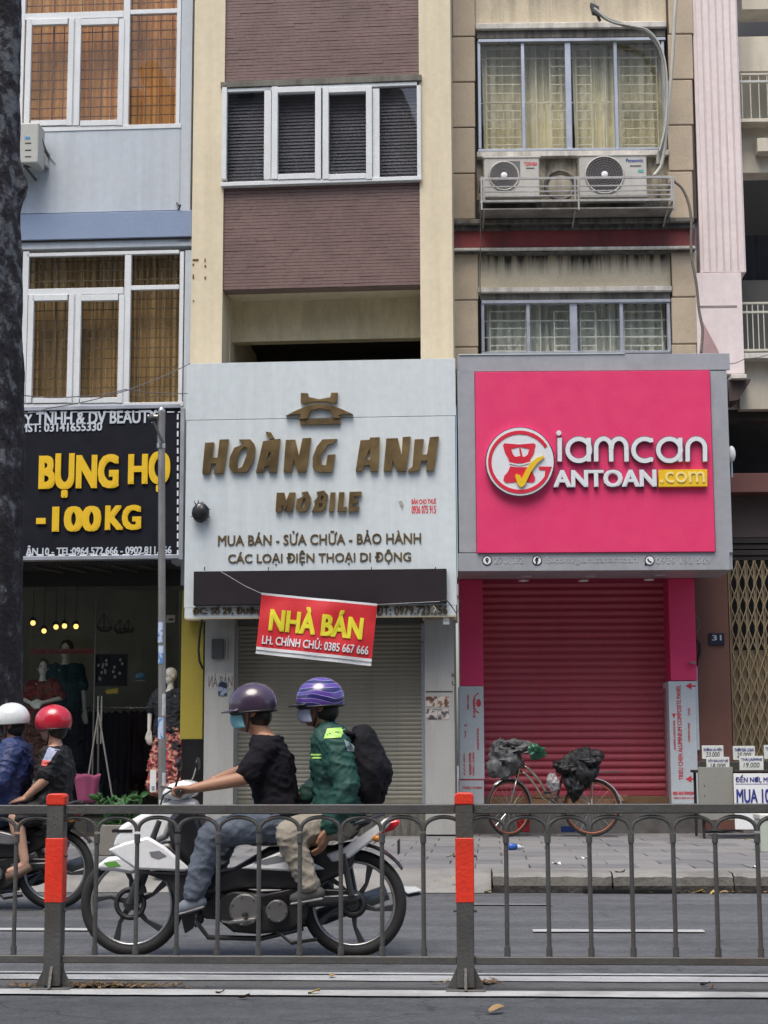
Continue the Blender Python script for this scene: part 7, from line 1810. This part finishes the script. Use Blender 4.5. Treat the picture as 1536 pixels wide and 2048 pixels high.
# ------------------------------------------------------------------ litter and fallen leaves
lc = [mat('dry_leaf_%s' % n, c, .8, var=.2, vs_=20) for n, c in (('tan', (.30, .20, .09)), ('yellow', (.42, .30, .08)), ('brown', (.13, .08, .045)))]
lvs = []
for k in range(3):
    mb = MB()
    def fn(u, v, k=k): w_ = math.sin(math.pi*min(.98, v*.94+.03))**.7; return ((u-.5)*.05*w_, v*.10-.05, .012*math.sin(u*3.1+k)+.010*math.sin(v*4+k)+.004)
    mb.grid(fn, 4, 6); me = bpy.data.meshes.new('fallen_leaf'); me.from_pydata(mb.v, [], mb.f); me.materials.append(lc[k]); me.polygons.foreach_set('use_smooth', [True]*len(me.polygons)); lvs.append(me)
LV = [(992, 2022, 0, 1.3, 1.4, 'large tan fallen leaf on the near road, below the right post'), (487, 1994, 2, .8, .5, 'small brown fallen leaf on the white line left of centre'), (628, 1986, 1, .8, 1, 'yellow fallen leaf on the white line near the centre'), (664, 1954, 0, .8, 2, 'tan fallen leaf beside the upper white line'),
      (1410, 1969, 2, .7, 1, 'dark brown fallen leaf on the median strip at the right'), (1424, 1974, 2, .6, 2, 'second dark brown leaf right of the other on the median strip'), (898, 1714, 1, .8, 1, 'yellow fallen leaf on the pavement left of the right post'), (906, 1758, 1, .8, 2, 'yellow fallen leaf at the pavement edge by the right post'),
      (1240, 1745, 2, 1.4, 1.2, 'brown husk lying on the kerb stones'), (1494, 1680, 1, .9, 1, 'yellow fallen leaf near the foam box'), (874, 1763, 0, .7, 0, 'tan fallen leaf on the ramp beside the right post'), (1400, 1784, 1, 1, 1, 'yellow leaf first in the gutter right of the drain'), (1425, 1786, 1, 1.1, 2, 'yellow leaf second in the gutter right of the drain'), (1448, 1786, 0, .9, .3, 'tan leaf third in the gutter right of the drain'), (1530, 1780, 1, 1.2, .8, 'yellow leaf in the gutter at the right edge'),
      (975, 1784, 1, .8, .6, 'yellow leaf at the broken kerb end'), (140, 1776, 1, .9, 1.7, 'yellow leaf seen through the black motorcycle wheel'), (440, 1985, 2, .6, 1.1, 'dark leaf on the near line left of centre')]
for x, y, k, s_, ro, lab in LV:
    z = KZ if 1655 < y < 1775 and x > 985 else 0.012
    if x < 985 and 1700 < y < 1770: z = .1
    if y < 1720: z = KZ
    g_ = ground(x, y, z); o = bpy.data.objects.new('fallen_leaf', lvs[k]); COL.objects.link(o); o.location = g_+Vector((0, 0, .004)); o.rotation_euler = (0, 0, ro+.9); o.scale = (s_*.72,)*3
    tag(o, lab, 'leaf', 'fallen leaves')
r = random.Random(11)
def litter(lab, cx, cy, sx, sy, n, name='leaf_litter'):
    mb = MB(); c = ST.local(ground(cx, cy, 0.006))
    for _ in range(n):
        x = c.x+r.gauss(0, sx); y = c.y+r.gauss(0, sy); a_ = r.uniform(0, 3.2); s_ = r.uniform(.006, .028); t_ = r.uniform(-.5, .5)
        dx, dy = math.cos(a_)*s_, math.sin(a_)*s_; z = .008+r.uniform(0, .012)
        mb.quad((x-dx, y-dy, z), (x+dy*.5, y-dx*.5, z+.008*t_), (x+dx, y+dy, z+.01), (x-dy*.5, y+dx*.5, z+.004))
    o = mb.build(name, lc[2], None, fix=False); o.location = ST.o; o.rotation_euler = (0, 0, -ST.a)
    o.data.materials.append(lc[0]); 
    for p in o.data.polygons: p.material_index = r.choice((0, 0, 1))
    tag(o, lab, None, None, 'stuff'); return o
litter('brown leaf litter blown against the foot of the left post', 190, 1974, .16, .022, 420); litter('dust and litter round the foot of the right post', 945, 1968, .06, .03, 130); litter('scattered crumbs along the gutter', 1400, 1785, .35, .03, 120)
t = thing('plastic_bottle', 'crushed blue and white plastic bottle on the pavement', 'bottle', None)
g_ = ground(1030, 1700, KZ); t.location = g_
MB().tube([(-.08, 0, .03), (-.03, 0, .034), (.02, .01, .03)], [.028, .034, .026], 10).build('body', mat('blue_label', (.03, .10, .40), .3, var=.4, vs_=40), t, smooth=True); MB().tube([(.02, .01, .03), (.06, .012, .026), (.09, .014, .022)], [.026, .02, .010], 10).build('neck', mat('clear_plastic', (.5, .52, .56), .2), t, smooth=True)
for (x, y, lab) in ((1270, 1777, 'torn white paper scrap at the kerb foot'), (1113, 1728, 'tiny white wrapper on the paving tiles, left'), (1169, 1717, 'tiny white wrapper on the paving tiles, right'), (1510, 1736, 'white paper bit on the kerb at the right edge')):
    g_ = ground(x, y, KZ if y < 1760 else .0); mb = MB()
    mb.grid(lambda u, v: ((u-.5)*.07, (v-.5)*.04, .008+.012*math.sin(u*5+v*3)), 3, 2); o = mb.build('paper_scrap', white, None, fix=False, solid=.001); o.location = g_; o.rotation_euler = (0, 0, x % 3); tag(o, lab, 'litter', 'paper scraps')

# ------------------------------------------------------------------ other side of the street, seen in the window panes
r = random.Random(21)
X = -30
for i in range(7):
    W = [9, 7.5, 8, 6.5, 9, 8, 7][i]; Hh = [17, 21.5, 24, 19, 22.5, 25, 17][i]
    t = thing('house', ['cream', 'grey', 'dull rose', 'pale green', 'brick red', 'white', 'ochre'][i]+' house across the street, behind the viewer', 'building', None, 'houses across the street')
    t.location = (X+W/2, -13, 0); cl_ = [(.4, .36, .28), (.3, .3, .3), (.35, .25, .22), (.3, .34, .28), (.28, .13, .1), (.5, .5, .48), (.4, .32, .2)][i]
    MB().box(-W/2, W/2, -8, 0, 0, Hh).build('wall', mat('across_wall_%d' % i, cl_, .85, var=.1), t)
    z = 3.6
    while z+1.8 < Hh:
        for k in range(3):
            u = -W/2+W*(k+.5)/3; f_ = MB().box(u-.75, u+.75, 0.0, .06, z, z+1.7).build('window', whiteal, t); MB().box(u-.67, u+.67, .06, .07, z+.08, z+1.62).build('pane', mat('across_pane', (.05, .06, .07), .1), f_)
        z += 3.2
    X += W
for o in list(ROOTS):
    if o.type == 'EMPTY' and o.children and o.get('kind') != 'structure': settle(o)
